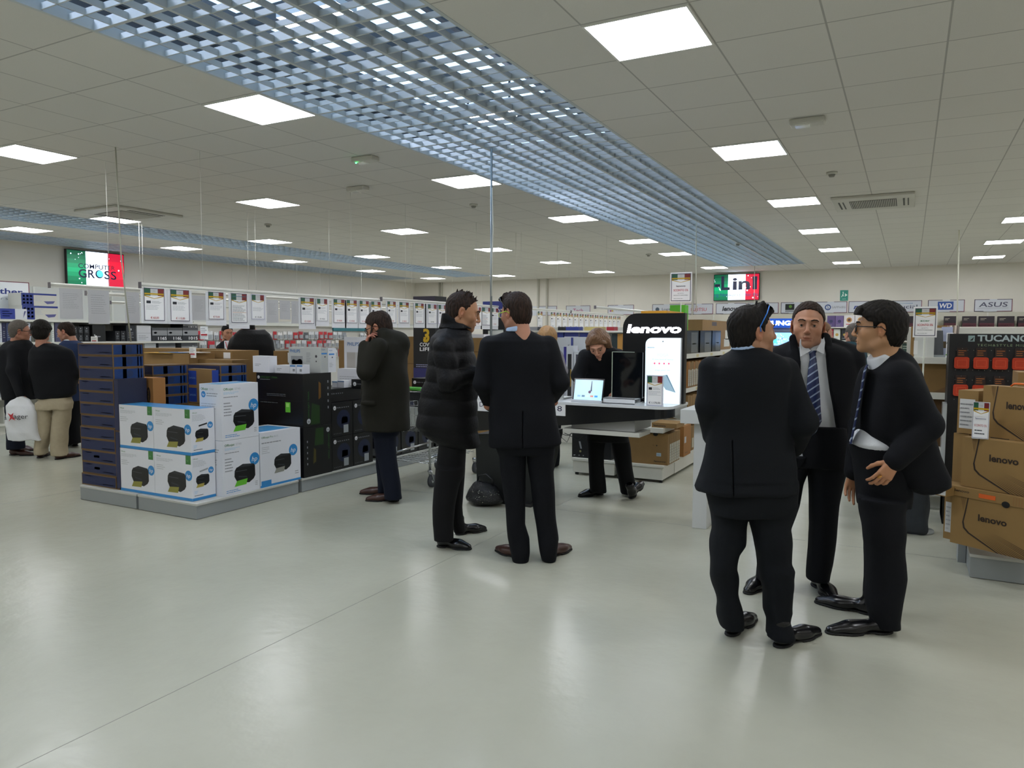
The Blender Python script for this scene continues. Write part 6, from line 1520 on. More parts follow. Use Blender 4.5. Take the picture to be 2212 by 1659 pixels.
# back wall shelving
SY = 20.45; x0, x1 = -7.4, 4.2
t = thing('display_shelving', 'white shelving along the back wall with software and component cartons', 'shelving', (x0, SY, 0))
zsh = [Zy(2100, 706, SY), Zy(1800, 735, SY), Zy(1800, 765, SY), .55, .18]
for z in zsh: b = MB((x0, SY, 0)); b.box(x0, x1, SY, YB - .08, z - .03, z, SHW); b.build('shelf', t)
b = MB((x0, SY, 0)); b.box(x0, x1, YB - .08, YB - .06, 0, 2.1, mat('shelf_back_cream', 'cbc8b8', .7)); b.build('back_panel', t)
for i in range(10): b = MB((x0, SY, 0)); x = x0 + (x1 - x0 - .03) * i / 9; b.box(x, x + .03, YB - .12, YB - .08, 0, 2.1, SHW); b.build('upright', t)
def bbx(pa, pb, ptop, sh, c, lab, deco=None, grp='cartons on the back wall shelves'):
    a, e = X_(pa, SY + .05), X_(pb, SY + .05); h = Zy((pa + pb) / 2, ptop, SY + .05) - zsh[sh]; B = Box(e - a, .25, h, fl(c)); 
    if deco: deco(B.front, B.w, B.h)
    B.put('component_box', (a, SY + .05, zsh[sh]), lab, 'box', grp)
mbd = lambda s, w, h: (s.lines(w * .08, h * .6, w * .5, h * .85, 2, fl('b0a898'), 3), s.rect(0, 0, w, h * .35, fl('4a1a26')), s.lines(w * .1, h * .08, w * .9, h * .2, 1, fl('8a7a70'), 4))
for i, (a, c) in enumerate(((1996, 2006), (2038, 2064), (2078, 2108), (2114, 2147), (2155, 2190), (2198, 2228), (1952, 1972), (1912, 1935), (1880, 1905))): bbx(a, c, 683, 0, '241c24', 'dark carton on the top back shelf, %s' % ['beside the discount sign', 'left of the white cable', 'behind the slanting cable', 'under the wide grey lettering', 'second under the wide grey lettering', 'at the right edge', 'left of the discount sign', 'behind the dark hair', 'behind the spectacles'][i], mbd)
for i, (a, c, cc) in enumerate(((1786, 1803, '5a4a78'), (1804, 1821, '6a5a88'), (1822, 1845, 'd4d0d0'), (1846, 1870, 'd0cccc'))):
    bbx(a, c, 682 if i < 2 else 681, 0, cc, 'software box on the top back shelf, %s from the striped tie man' % ORD[i], (lambda s, w, h: (s.disc(w * .5, h * .5, w * .22, fl('3a3a60')), s.lines(w * .1, h * .1, w * .9, h * .25, 1, GREY, 2))) if i < 2 else (lambda s, w, h: (s.disc(w * .5, h * .6, w * .26, fl('b8884a')), s.disc(w * .5, h * .6, w * .14, fl('5a3a3a'), .001), s.rect(w * .2, h * .2, w * .8, h * .26, REDI))))
for i, (a, c, cc) in enumerate(((1793, 1800, 'b03a4a'), (1801, 1815, 'd0d4cc'), (1818, 1830, '22262c'), (1832, 1842, 'd0d4cc'), (1958, 1976, '1e1c20'), (1936, 1956, '26221e'))):
    bbx(a, c, 711, 1, cc, 'component carton on the second back shelf, %s from the left' % ORD[i], lambda s, w, h: (s.disc(w * .5, h * .5, w * .25, fl('b8984a')), s.lines(w * .1, h * .1, w * .9, h * .25, 1, GREY, 2)))
for i, (a, c, cc) in enumerate(((2062, 2085, '2a6a80'), (2088, 2112, '1f2a30'), (2116, 2140, '20282c'), (2142, 2165, '1d2226'), (2170, 2186, '2a3034'), (2190, 2212, '4a8090'), (1950, 1966, '1f3a30'))):
    bbx(a, c, 716 if i < 6 else 742, 1 if i < 6 else 2, cc, 'teal or dark carton on a lower back shelf, %s' % ['behind the rack top at left', 'second behind the rack top', 'third behind the rack top', 'fourth behind the rack top', 'fifth behind the rack top', 'at the right picture edge', 'behind the man with black glasses'][i], lambda s, w, h: s.lines(w * .1, h * .5, w * .9, h * .85, 2, fl('a8b0a0'), 5))
for i, (a, c, cc) in enumerate(((1482, 1493, '8a3a44'), (1496, 1514, '9a5a60'), (1515, 1532, '6a4a5a'))): bbx(a, c, 691 if i else 697, 0, cc, 'reddish carton on the back shelf right of the display totem, %s' % ORD[i], lambda s, w, h: s.lines(w * .1, h * .2, w * .9, h * .8, 3, fl('c8b8b8'), 5))

# ================================================================== MIDDLE AISLE
# totems behind the two men
def totem(x0, x1, Y, z1, label, draw, body='0f1012'):
    t = thing('advertising_totem', label, 'sign', (x0, Y, 0)); b = MB((x0, Y, 0)); b.box(x0, x1, Y, Y + .30, .02, z1, fl(body)); s = b.surf((x0, Y, 0), (1, 0, 0), (0, 0, 1)); s.l = .002; draw(s, x1 - x0, z1); b.build('panel', t)
    b = MB((x0, Y, 0)); b.box(x0 - .03, x1 + .03, Y - .03, Y + .33, 0, .02, fl('2a2a2e')); b.build('foot', t)
Yt = 9.0; a, c = X_(893, Yt), X_(940, Yt)
def d1(s, w, h):
    z = lambda py: Zy(915, py, Yt)
    s.rect(0, 0, w, z(795), fl('2a2a60')); s.rect(0, z(660), w, h, fl('2c2638'))
    s.text('E', w * .44, z(664), .07, WP, off=.02, l=.004); s.text('3', w * .46, z(738), .185, YEL, off=.03, l=.004); s.poly([(w * .47, z(728)), (w * .62, z(728)), (w * .55, z(737))], YEL, .005)
    s.text('COVER', w * .30, z(748), .052, WP, off=.02, l=.004, w=w * .66); s.text('LIFE', w * .30, z(758), .052, WP, off=.02, l=.004, w=w * .5); s.lines(w * .12, z(794), w * .9, z(786), 2, fl('9a9ac0'), 3)
totem(a, c, Yt, Zy(915, 640, Yt), 'black totem with a yellow numeral behind the puffer jacket', d1)
Yt2 = 10.6; a, c = X_(1043, Yt2), X_(1090, Yt2)
def d2(s, w, h):
    z = lambda py: Zy(1065, py, Yt2)
    s.rect(0, z(688), w, h, fl('2e3a86')); s.text('OTT', w * .62, z(677), .07, WP, l=.004, off=.01); s.text('ALE', w * .6, z(686), .06, WP, l=.004, off=.01)
    s.poly([(w * .25, 0.3), (w * .95, .3), (w * .95, z(712)), (w * .25, z(714))], fl('b4bcb8'), .003); s.poly([(w * .25, z(716)), (w * .95, z(714)), (w * .95, z(722)), (w * .25, z(722))], fl('d8dcd8'), .004)
totem(a, c, Yt2, Zy(1065, 651, Yt2), 'dark blue totem with white lettering between the steel pipe and the suit', d2)
# shelf with white cartons behind the blonde woman
Gx = 11.2; x0, x1 = X_(1095, Gx), X_(1345, Gx)
t = thing('gondola_shelving', 'white gondola with networking cartons behind the display counter', 'shelving', (x0, Gx, 0))
zc = Zy(1240, 714, Gx)
for z in (.16, .6, 1.0, zc): b = MB((x0, Gx, 0)); b.box(x0, x1, Gx, Gx + .5, z - .03, z, SHW); b.build('shelf', t)
b = MB((x0, Gx, 0)); b.box(x0, x1, Gx + .5, Gx + .53, 0, 1.66, mat('gondola_back', 'b9b9b0', .7)); b.build('back_panel', t)
b = MB((x0, Gx, 0)); b.box(x0, x1, Gx + .02, Gx + .5, 0, .13, SHW); b.build('base', t)
def cbx(pa, pb, ptop, pbot, Y, c, lab, deco=None, d=.18, z0=None):
    a, e = X_(pa, Y), X_(pb, Y); z0 = Zy((pa + pb) / 2, pbot, Y) if z0 is None else z0; h = Zy((pa + pb) / 2, ptop, Y) - z0; B = Box(e - a, d, h, fl(c))
    if deco: deco(B.front, B.w, B.h)
    B.put('network_box', (a, Y, z0), lab, 'box')
nb = lambda s, w, h: (s.rect(0, h * .88, w, h, fl('35408a')), s.lines(w * .1, h * .5, w * .6, h * .75, 3, GREY, 3), s.rect(w * .4, h * .1, w * .8, h * .35, fl('3a3c44')))
# plinth table in front of the gondola with upright cartons
Yn = 9.6; zn = .55
t = thing('display_table', 'low white table carrying the upright networking cartons', 'table', (X_(1196, Yn), Yn, 0)); bx0, bx1 = X_(1196, Yn), X_(1300, Yn)
b = MB((bx0, Yn, 0)); b.box(bx0, bx1, Yn - .02, Yn + .9, zn - .04, zn, SHW); b.build('table_top', t)
b = MB((bx0, Yn, 0)); b.box(bx0 + .05, bx1 - .05, Yn + .03, Yn + .85, 0, zn - .04, SHW); b.build('base', t)
cbx(1202, 1238, 729, 850, Yn + .36, 'c3c7cc', 'white carton with navy right edge behind the blonde woman', lambda s, w, h: (s.rect(w * .88, 0, w, h, fl('35408a')), s.text('NETGEAR', w * .80, h * .7, .03, fl('3a4050'), rot=math.pi / 2)), z0=zn)
cbx(1239, 1268, 728, 850, Yn + .34, 'c9cccf', 'white carton with an orange mark behind the leaning woman', lambda s, w, h: (s.text('G', w * .15, h * .8, .05, fl('d0704a')), s.rect(w * .5, h * .5, w * .9, h * .7, LGREY)), z0=zn)
cbx(1211, 1224, 749, 850, Yn + .1, 'b9bfc8', 'narrow white carton with navy strip, left of the dark modem carton', lambda s, w, h: (s.rect(w * .55, h * .55, w, h, fl('35308a')), s.lines(w * .1, h * .1, w * .8, h * .3, 3, GREY, 1)), z0=zn)
cbx(1224, 1238, 747, 850, Yn + .08, 'c9ccd2', 'narrow carton showing a black upright modem', lambda s, w, h: (s.rect(w * .2, h * .12, w * .8, h * .86, fl('1a1c20')), s.rect(w * .62, h * .3, w * .76, h * .6, fl('a8842a'), .001)), z0=zn)
cbx(1240, 1262, 760, 850, Yn + .1, 'cdd0d4', 'white carton with dark cable picture beside the leaning woman', lambda s, w, h: (s.rect(w * .2, h * .3, w * .45, h * .95, fl('4a4a58')), s.lines(w * .3, h * .4, w * .9, h * .9, 5, GREY, 2)), z0=zn)
cbx(1219, 1250, 718, 728, Gx + .04, 'c6cad0', 'white and navy carton on the gondola behind the women, left', nb, z0=1.001)
cbx(1252, 1282, 719, 728, Gx + .04, 'c6cad0', 'white and navy carton on the gondola behind the women, right', nb, z0=1.001)
cbx(1204, 1217, 714, 728, Gx + .04, '2f3f8a', 'solid blue carton on the gondola behind the women', None, z0=1.001)
cbx(1322, 1334, 721, 732, Gx + .04, '1d2e30', 'small dark carton left of the display totem', None, z0=1.001); cbx(1334, 1345, 721, 731, Gx + .04, 'b0803a', 'small orange brown carton left of the display totem', None, z0=1.001)
for i, (a, c, cc) in enumerate(((1205, 1216, '1f2226'), (1222, 1250, '2a3a86'), (1262, 1300, 'c0b070'), (1310, 1326, 'a02a34'), (1140, 1160, '9a9ca0'), (1162, 1176, '5a5c60'))): cbx(a, c, 706, 711, Gx + .04, cc, 'flat item on the gondola top shelf behind the counter, %s from left' % ORD[i], None, z0=zc + .001)
# shopping trolley
cx, cy = -4.34, 6.05
t = thing('shopping_trolley', 'chrome shopping trolley with green handle between the parka and puffer jacket', 'trolley', (cx, cy, 0))
def tb_(pts, r, name, mt=CHR): b = MB((cx, cy, 0)); b.tube(pts, r, mt, 8); return b.build(name, t)
fx0, fx1, fy0, fy1 = cx - .36, cx + .14, cy + .06, cy + .92
for x in (fx0, fx1):
    tb_([(x, fy0, .16), (x, fy0, .60), (x, fy0 - .02, .85), (x, fy0 - .09, 1.0)], .013, 'upright')
    tb_([(x, fy0, .30), (x, fy1, .34)], .011, 'side_rail')
tb_([(fx0, fy0 - .09, 1.0), (fx1, fy0 - .09, 1.0)], .011, 'handle_bar')
tb_([(fx0 + .04, fy0 - .09, 1.0), (fx1 - .04, fy0 - .09, 1.0)], .019, 'handle_grip', fl('4fae3a'))
b = MB((cx, cy, 0)); b.box(fx0 + .02, fx1 - .02, fy0 - .06, fy0 - .04, .88, .96, fl('16181c')); b.build('coin_panel', t)
b = MB((cx, cy, 0))
for k in range(13): x = fx0 + (fx1 - fx0) * k / 12; b.tube([(x, fy0, .24), (x, fy1, .26)], .0028, CHR, 5)
for k in range(9): y = fy0 + (fy1 - fy0) * k / 8; b.tube([(fx0, y, .243), (fx1, y, .243)], .0028, CHR, 5)
b.build('lower_rack', t)
b = MB((cx, cy, 0))
for k in range(11):
    x = fx0 + (fx1 - fx0) * k / 10; b.tube([(x, fy0, .92), (x, fy0 + .04, .55), (x, fy1 + .02, .58), (x, fy1 + .05, .86)], .0026, CHR, 5)
for z, e in ((.62, .02), (.72, .03), (.82, .04), (.92, .05)):
    b.tube([(fx0, fy0 + .02, z), (fx0, fy1 + e, z), (fx1, fy1 + e, z), (fx1, fy0 + .02, z), (fx0, fy0 + .02, z)], .003, CHR, 5)
b.build('basket', t)
for x, y in ((fx0, fy0), (fx1, fy0), (fx0, fy1), (fx1, fy1)):
    b = MB((cx, cy, 0)); b.tube([(x - .014, y + .035, .065), (x + .014, y + .035, .065)], .064, mat('caster_rubber', '4a4c50', .5), 18); wl = b.build('caster_wheel', t)
    b = MB((cx, cy, 0)); b.tube([(x - .015, y + .035, .065), (x + .015, y + .035, .065)], .02, CHR, 12); b.tube([(x + .02, y, .17), (x + .02, y + .035, .065)], .006, CHR, 6); b.tube([(x - .02, y, .17), (x - .02, y + .035, .065)], .006, CHR, 6); b.tube([(x, y, .14), (x, y, .18)], .02, CHR, 10); b.build('caster_fork', wl)
b = MB((cx, cy, 0)); b.box(fx0 + .05, fx1 - .05, fy0 + .06, fy0 + .07, .60, .80, fl('c8ccc8')); b.build('child_seat_flap', t)
for i in range(1):
    B = Box(.34, .36, .20, BLK); B.front.disc(.05, .15, .025, WP); B.put('printer_box', (fx0 + .08, fy0 + .3, .585), 'black carton lying inside the shopping trolley basket', 'box')
# sequined bag under the counter
f = Field((-.3, -.3, -.05), (.3, .3, .4), .008); f.ell((0, 0, .10), (.17, .11, .10), .03); f.ell((0, 0, .06), (.19, .13, .06), .03); f.ell((-.06, 0, .17), (.05, .05, .05), .03); f.noise(.006, 25, 25, 25, 3); f.plane(lambda X, Y, Z: .002 - Z + 0 * X + 0 * Y); V, F = f.mesh()
p = onz(1046, 1090); t = thing('handbag', 'black sequined handbag on the floor between the two standing people', 'bag', p); o = link_mesh('bag_body', V, F, mat('sequin_black', '040405', .35, bump=.8, bscale=120), t)
b = MB((0, 0, 0), True); rg = random.Random(2)
for k in range(38): a = rg.uniform(3.4, 6.2); q = (.17 * math.cos(a), .125 * math.sin(a), rg.uniform(.03, .15)); b.ball(q, .0035, mat('stud', 'd8d8c8', .15, metal=1), 4)
b.build('studs', t, kind='stuff'); b = MB((0, 0, 0), True); b.tube([(-.08, 0, .18), (-.06, .0, .26), (.02, 0, .28), (.08, 0, .24), (.09, 0, .18)], .008, BK, 8); b.build('bag_handle', t)
# carrier bag held by the grey haired person
P0 = atd(44, 862, 8.9); f = Field((-.3, -.2, -.6), (.3, .2, .12), .009)
f.loft([(-.50, .03, 0, .19, .07), (-.40, .01, 0, .19, .085), (-.2, 0, 0, .19, .08), (-.08, 0, 0, .17, .055), (-.02, 0, 0, .10, .03), (.03, 0, 0, .03, .02)], .02, 2.6); f.noise(.006, 16, 16, 9, 4); V, F = f.mesh(); V = V @ np.stack([RT, FW, [0, 0, 1.0]], 1).T
t = thing('carrier_bag', 'white plastic carrier bag with dark and red lettering held by the grey haired person', 'bag', P0); link_mesh('bag_body', V, F, mat('white_plastic_film', 'd6d8da', .35, bump=.3, bscale=20), t)
b = MB(P0); s = b.surf(P0 - FW * .105 - np.array([0, 0, .50]), RT, (0, 0, 1)); s.text('a', -.13, .26, .05, fl('2a2a30'), l=0); s.text('ager', -.02, .275, .055, fl('2a2a30'), l=0, w=.17); s.poly([(-.08, .24), (-.06, .29), (-.09, .34), (-.05, .32), (-.02, .345), (-.03, .30), (0, .25), (-.045, .275)], REDI, 0); b.build('bag_print', t)

# ================================================================== DISPLAY COUNTER
CY, CZ = 5.80, .965; CL, CR = -3.62, -1.672
t = thing('display_counter', 'display counter with white top and black tapering front under the glowing sign', 'counter', (CL, CY, 0))
def rounded(x0, x1, y0, y1, r, n=8):
    P_ = [(x0, y1), (x0, y0)]
    for i in range(n + 1): a = -math.pi / 2 + math.pi / 2 * i / n; P_.append((x1 - r + r * math.cos(a), y0 + r + r * math.sin(a)))
    P_.append((x1, y1)); return P_
b = MB((CL, CY, 0)); b.prism(rounded(CL, CR, CY, 6.36, .13), CZ - .022, CZ, mat('counter_white_gloss', 'dadcdd', .25)); b.build('counter_top', t)
PB = mat('counter_black_gloss', '0a0b0e', .3)
b = MB((CL, CY, 0)); n = 14; pts = rounded(CL, CR, CY + .012, 6.34, .125)
zb = lambda x: .64 + (x - CL) / (CR - CL) * .235
fr_ = [p for p in pts[1:]][:10]
for i in range(len(fr_) - 1):
    (xa, ya), (xb, yb) = fr_[i], fr_[i + 1]; m_ = 8 if i == 0 else 1
    for k in range(m_):
        p, q = (xa + (xb - xa) * k / m_, ya + (yb - ya) * k / m_), (xa + (xb - xa) * (k + 1) / m_, ya + (yb - ya) * (k + 1) / m_)
        d_ = .02; v = [(p[0], p[1], zb(p[0])), (q[0], q[1], zb(q[0])), (q[0], q[1], CZ - .022), (p[0], p[1], CZ - .022)]; v2 = [(x, y + d_, z) for x, y, z in v]
        b.add(v + v2, [(0, 1, 2, 3), (7, 6, 5, 4), (0, 4, 5, 1)], PB)
b.build('front_panel', t)
b = MB((CL, CY, 0)); v = [(CR - .003, CY + .135, .875), (CR - .003, 6.34, .80), (CR - .003, 6.34, CZ - .022), (CR - .003, CY + .135, CZ - .022)]; b.add(v + [(x - .02, y, z) for x, y, z in v], [(0, 1, 2, 3), (7, 6, 5, 4), (0, 4, 5, 1), (1, 5, 6, 2)], mat('counter_side_grey', 'a9aaa6', .4)); b.build('side_panel', t)
b = MB((CL, CY, 0)); b.add([(-2.55, CY + .06, .74), (-1.98, CY + .06, .74), (-1.98, CY + .06, .86), (-2.55, CY + .06, .78), (-2.55, 6.3, .74), (-1.98, 6.3, .74), (-1.98, 6.3, .86), (-2.55, 6.3, .78)], [(0, 1, 2, 3), (7, 6, 5, 4), (0, 4, 5, 1), (3, 2, 6, 7), (1, 5, 6, 2), (0, 3, 7, 4)], mat('counter_under_grey', '9b9b98', .5)); b.build('underside_box', t)
b = MB((CL, CY, 0)); b.box(-2.62, -1.93, CY + .03, CY + .32, .70, .735, mat('under_shelf', 'c9c8be', .45)); b.build('under_shelf', t)
b = MB((CL, CY, 0)); v = [(-3.52, CY + .1, 0), (-2.96, CY + .1, 0), (-2.78, CY + .06, .68), (-3.52, CY + .06, .62)]; b.add(v + [(x, y + .35, z) for x, y, z in v], [(0, 1, 2, 3), (7, 6, 5, 4), (0, 4, 5, 1), (3, 2, 6, 7), (1, 5, 6, 2), (0, 3, 7, 4)], mat('pedestal_dark', '131614', .6)); b.build('pedestal', t)
b = MB((CL, CY, 0)); b.box(-3.60, -2.93, CY + .04, CY + .52, .0, .03, BK); b.build('base_plate', t)
for i, q in enumerate(((-2.75, -2.6), (-2.68, -2.45), (-2.8, -2.55))):
    b = MB((CL, CY, 0)); b.tube([(q[0], 6.0, .66 + i * .01), ((q[0] + q[1]) / 2, 6.05, .58 + .03 * i), (q[1], 6.0, .70)], .003, BK, 5); b.build('loose_cable', t)
for lab, xa, xb, txx in (('white paper card reading Di, fixed to the left part of the counter front', -3.468, -3.25, 'Dis'), ('white paper card ending in 8, fixed to the counter front', -2.86, -2.585, 'ws 8')):
    z0, z1 = .845, .962; b = MB((xa, CY, z0)); b.box(xa, xb, CY + .001, CY + .011, z0, z1, WP); s = b.surf((xa, CY + .001, z0), (1, 0, 0), (0, 0, 1))
    if txx[0] == 'D': s.text('Di', .03, .04, .045, fl('2a2a4a'))
    else: s.text('s 8', xb - xa - .03, .04, .045, fl('2a2a4a'), 'r', w=.11)
    b.build('paper_card', label=lab, cat='sign')
# lit totem
TY = 6.14; a, c = -2.195, -1.652; zt = 1.728
t = thing('display_totem', 'black brand totem with glowing white lettering standing on the display counter', 'sign', (a, TY, CZ + .001))
P_ = [(a, CZ + .001), (c, CZ + .001), (c, zt)]
for i in range(9): q = math.pi / 2 * (1 + i / 8); P_.append((a + .12 + .12 * math.cos(q), zt - .12 + .12 * math.sin(q)))
b = MB((a, TY, CZ)); b.prism(P_, 0, .07, PB, ((0, TY, 0), (1, 0, 0), (0, 0, 1), (0, 1, 0)))
b.build('back_panel', t)
b = MB((a, TY, CZ)); s = b.surf((a, TY - .006, CZ), (1, 0, 0), (0, 0, 1)); hz = zt - CZ
s.text('lenovo', .037, hz - .165, .070, fl('f4f2ff', .3, 5.0), off=.03, w=.475, l=.0, shear=.12, thick=.006); b.build('glowing_letters', t)
la, lc = X_(1395, TY - .05), X_(1471, TY - .05); lz = Zy(1440, 730, TY - .05); P_ = [(la, CZ + .001), (lc, CZ + .001), (lc, lz)]
for i in range(9): q = math.pi / 2 * (1 + i / 8); P_.append((la + .055 + .055 * math.cos(q), lz - .055 + .055 * math.sin(q)))
b = MB((a, TY, CZ)); b.prism(P_, 0, .045, mat('light_box_side', 'd8dce2', .4), ((0, TY - .05, 0), (1, 0, 0), (0, 0, 1), (0, 1, 0))); b.build('light_box', t)
b = MB((a, TY, CZ)); s = b.surf((la, TY - .05, CZ), (1, 0, 0), (0, 0, 1)); LB = fl('dcecf6', .3, .42); s.poly([(x - la, z - CZ) for x, z in P_], LB, .001); w = lc - la; h = lz - CZ
G_ = fl('9fb4c4', .3, .35); s.text('lenovo', .018, h - .085, .010, fl('6a7f96', .3, .2), l=.002, off=.02, w=.06); s.text('YOGA', w / 2, h - .155, .024, fl('b4d0e0', .3, .6), 'c', l=.002, w=.10); s.text('A new kind of laptop', w / 2, h - .185, .010, G_, 'c', l=.002, w=.18)
for k in range(4): s.disc(w * .27 + k * .041, h - .215, .008, fl('d05a7a', .3, .5), .002, n=12)
s.text('yoga your life', w / 2, h - .275, .009, G_, 'c', l=.002, w=.13)
s.poly([(w * .32, .225), (w * .60, .245), (w * .86, .10), (w * .60, .12), (w * .44, .19)], fl('8fa9b8', .3, .3), .002); s.poly([(w * .60, .245), (w * .64, .245), (w * .88, .10), (w * .86, .10)], fl('5f7f94', .3, .2), .0025); s.disc(w * .5, h - .03, .005, INK, .002, n=8)
b.build('light_box_face', t)
# things on the counter
ya = CY + .03; x0, x1 = X_(1396, ya, 850), X_(1431, ya, 850); zt2 = Zy(1413, 812, ya); t = thing('price_sheet', 'price sheet reading € 1.170,00 in a clear stand on the counter', 'price sign', (x0, ya, CZ + .001))
sheet(t, (x0, ya + .01, CZ + .003), (1, 0, 0), (0, 0, 1), x1 - x0, zt2 - CZ, '€ 1.170,00', '3a3a44', frame='8a8ab0', band=False)
b = MB((x0, ya, CZ)); b.box(x0 - .004, x1 + .004, ya + .0125, ya + .0155, CZ + .001, zt2 + .005, mat('clear_acrylic')); b.box(x0 - .004, x1 + .004, ya - .01, ya + .04, CZ + .001, CZ + .003, mat('clear_acrylic')); b.build('stand', t)
yb_ = CY + .09; x0, x1 = X_(1301, yb_, 860), X_(1371, yb_, 866); t = thing('display_riser', 'white display base with a tall black upright panel beside the light box', 'display stand', (x0, yb_, CZ + .001))
WG = mat('counter_white_gloss'); b = MB((x0, yb_, CZ)); b.box(x0, x1, yb_, yb_ + .005, CZ + .001, CZ + .046, WG); b.box(x0, x1, yb_, yb_ + .26, CZ + .041, CZ + .046, WG); b.box(x0, x1, yb_, yb_ + .26, CZ + .001, CZ + .006, WG); b.box(x0, x0 + .005, yb_, yb_ + .26, CZ + .006, CZ + .041, WG); b.box(x0, x1 - .03, yb_ + .2, yb_ + .255, CZ + .006, CZ + .041, WG); b.build('riser_shelf', t)
yc = yb_ + .08; q0, q1 = X_(1323, yc, 800), X_(1388, yc, 800); zt3 = Zy(1350, 761, yc)
b = MB((x0, yb_, CZ)); b.box(q0, q1, yc, yc + .012, CZ + .0465, zt3, mat('smoked_glass', '0d1013', .06)); b.build('upright_panel', t)
b = MB((x0, yb_, CZ)); b.box(q0 - .006, q0, yc - .001, yc + .014, CZ + .0465, zt3 + .003, fl('c4ccb8', .3)); b.box(q0, q0 + .19, yc - .001, yc + .014, zt3, zt3 + .004, fl('b4c0b0', .3)); b.build('panel_edge', t)
yd = CY + .07; x0, x1 = X_(1235, yd, 850), X_(1298, yd, 850); zt3 = Zy(1265, 818, yd + .05); t = thing('tablet', 'tablet computer with a lit pale blue start screen leaning on the counter', 'tablet', (x0, yd, CZ + .001))
lean = .05; H_ = zt3 - CZ; uy = np.array([0, lean, H_ - .005]); L_ = np.linalg.norm(uy); uy = uy / L_; o = np.array([x0, yd + .01, CZ + .006]); ux = np.array([1.0, 0, 0]); nn = np.cross(ux, uy); w = x1 - x0 + .012
b = MB(o); s0 = [o, o + ux * w, o + ux * w + uy * L_, o + uy * L_]; b.add(s0 + [p - nn * .009 for p in s0], [(0, 1, 2, 3), (7, 6, 5, 4), (0, 4, 5, 1), (1, 5, 6, 2), (2, 6, 7, 3), (3, 7, 4, 0)], mat('tablet_black', '0b0c10', .15)); b.build('bezel', t)
b = MB(o); s = b.surf(o, ux, uy); m_ = .012; s.rect(m_, m_, w - m_, L_ - m_, fl('a8cce6', .2, .45), .0008); dkk = fl('3a4464', .2, .1)
s.poly([(w * .58, L_ * .9), (w * .60, L_ * .9), (w * .62, L_ * .45), (w * .57, L_ * .45)], dkk, .0015); s.disc(w * .55, L_ * .42, .013, fl('5a3a5a', .2, .2), .0018, n=10); s.lines(w * .6, L_ * .3, w * .75, L_ * .6, 5, dkk, 3)
for k, c_ in enumerate(('7aa0b8', '4a6a84', 'b0c8d8', 'b07a70', '3a86d8')): s.rect(w * (.16 + k * .14), L_ * .2, w * (.26 + k * .14), L_ * .28, fl(c_, .2, .5), .0015)
b.build('lit_screen', t); b = MB(o); b.box(x0, x1 + .01, yd - .012, yd + .008, CZ + .001, CZ + .022, fl('cfd2d6', .3)); b.tube([(x0 + .05, yd + .03, CZ + .004), (x0 + .05, yd + .065, CZ + H_ * .45)], .004, CHR, 6); b.build('keyboard_dock', t)
y_ = CY + .32; t = thing('laptop', 'white laptop seen from behind, left of the tablet', 'laptop', (-2.98, y_, CZ + .001))
b = MB(t.location); b.box(-2.98, -2.70, y_ - .10, y_ + .10, CZ + .001, CZ + .016, fl('c4c6c2', .4)); b.build('keyboard_base', t); b = MB(t.location); b.add([(-2.98, y_ - .10, CZ + .016), (-2.70, y_ - .10, CZ + .016), (-2.70, y_ - .14, CZ + .19), (-2.98, y_ - .14, CZ + .19), (-2.98, y_ - .092, CZ + .016), (-2.70, y_ - .092, CZ + .016), (-2.70, y_ - .132, CZ + .19), (-2.98, y_ - .132, CZ + .19)], [(0, 1, 2, 3), (7, 6, 5, 4), (0, 4, 5, 1), (3, 2, 6, 7), (1, 5, 6, 2), (0, 3, 7, 4)], fl('b9bcb6', .4)); b.build('screen_lid', t)
# white table beside the counter
t = thing('side_pedestal', 'white pedestal with an overhanging top beside the display counter', 'pedestal', (-1.49, 5.85, 0)); PW = mat('pedestal_white', 'c6c8c6', .35)
b = MB(t.location); b.box(-1.585, -1.10, 5.80, 6.36, .845, .955, PW); b.build('top_block', t, bevel=.003); b = MB(t.location); b.box(-1.487, -1.372, 5.855, 6.06, 0, .845, PW); b.build('leg', t, bevel=.003)
b = MB(t.location); b.box(-1.22, -1.105, 6.10, 6.30, 0, .845, PW); b.build('leg', t, bevel=.003)

# ================================================================== GONDOLA RIGHT OF THE COUNTER
gx0, gx1, gy0, gy1 = -3.24, -2.215, 7.46, 12.2
t = thing('gondola_shelving', 'white gondola with computer cartons behind the display counter, low shelf at its end', 'shelving', (gx0, gy0, 0))
for x in (gx0, gx0 + .53):
    b = MB(t.location); b.box(x + .01, x + .49, gy0 + .015, gy0 + .45, .03, .155, SHW); b.box(x - .0, x + .51, gy0, gy0 + .46, .160, .185, SHW); b.build('end_base', t)
b = MB(t.location); b.box(-2.70, gx1, gy0 + .46, gy1, .03, .185, SHW); b.build('long_base', t)
b = MB(t.location)
for x in (gx0 + .03, -2.72, gx1 - .04):
    for y in (gy0 + .03, gy1 - .05): b.box(x, x + .03, y, y + .03, 0, .03, BK)
b.build('levelling_feet', t)
for z, xa, ya in ((.575, -2.62, gy0), (.935, -2.72, gy0 + .3), (1.325, -2.72, gy0 + .3)):
    b = MB(t.location); b.box(xa, gx1 + .0, ya, gy1, z - .05, z, SHW)
    s = b.surf((gx1, ya, z - .05), (0, 1, 0), (0, 0, 1))
    for k in range(6): s.rect(.3 + k * .7, .008, .42 + k * .7, .042, fl('c9bf90'))
    b.build('shelf', t)
b = MB(t.location); b.box(-2.74, -2.725, gy0 + .3, gy1, .185, 1.5, mat('gondola_back')); b.build('back_panel', t)
for y in (gy0 + .75, gy0 + 1.75, gy0 + 2.9): b = MB(t.location); b.box(-2.725, -2.70, y, y + .03, .185, 1.5, SHW); b.build('upright', t)
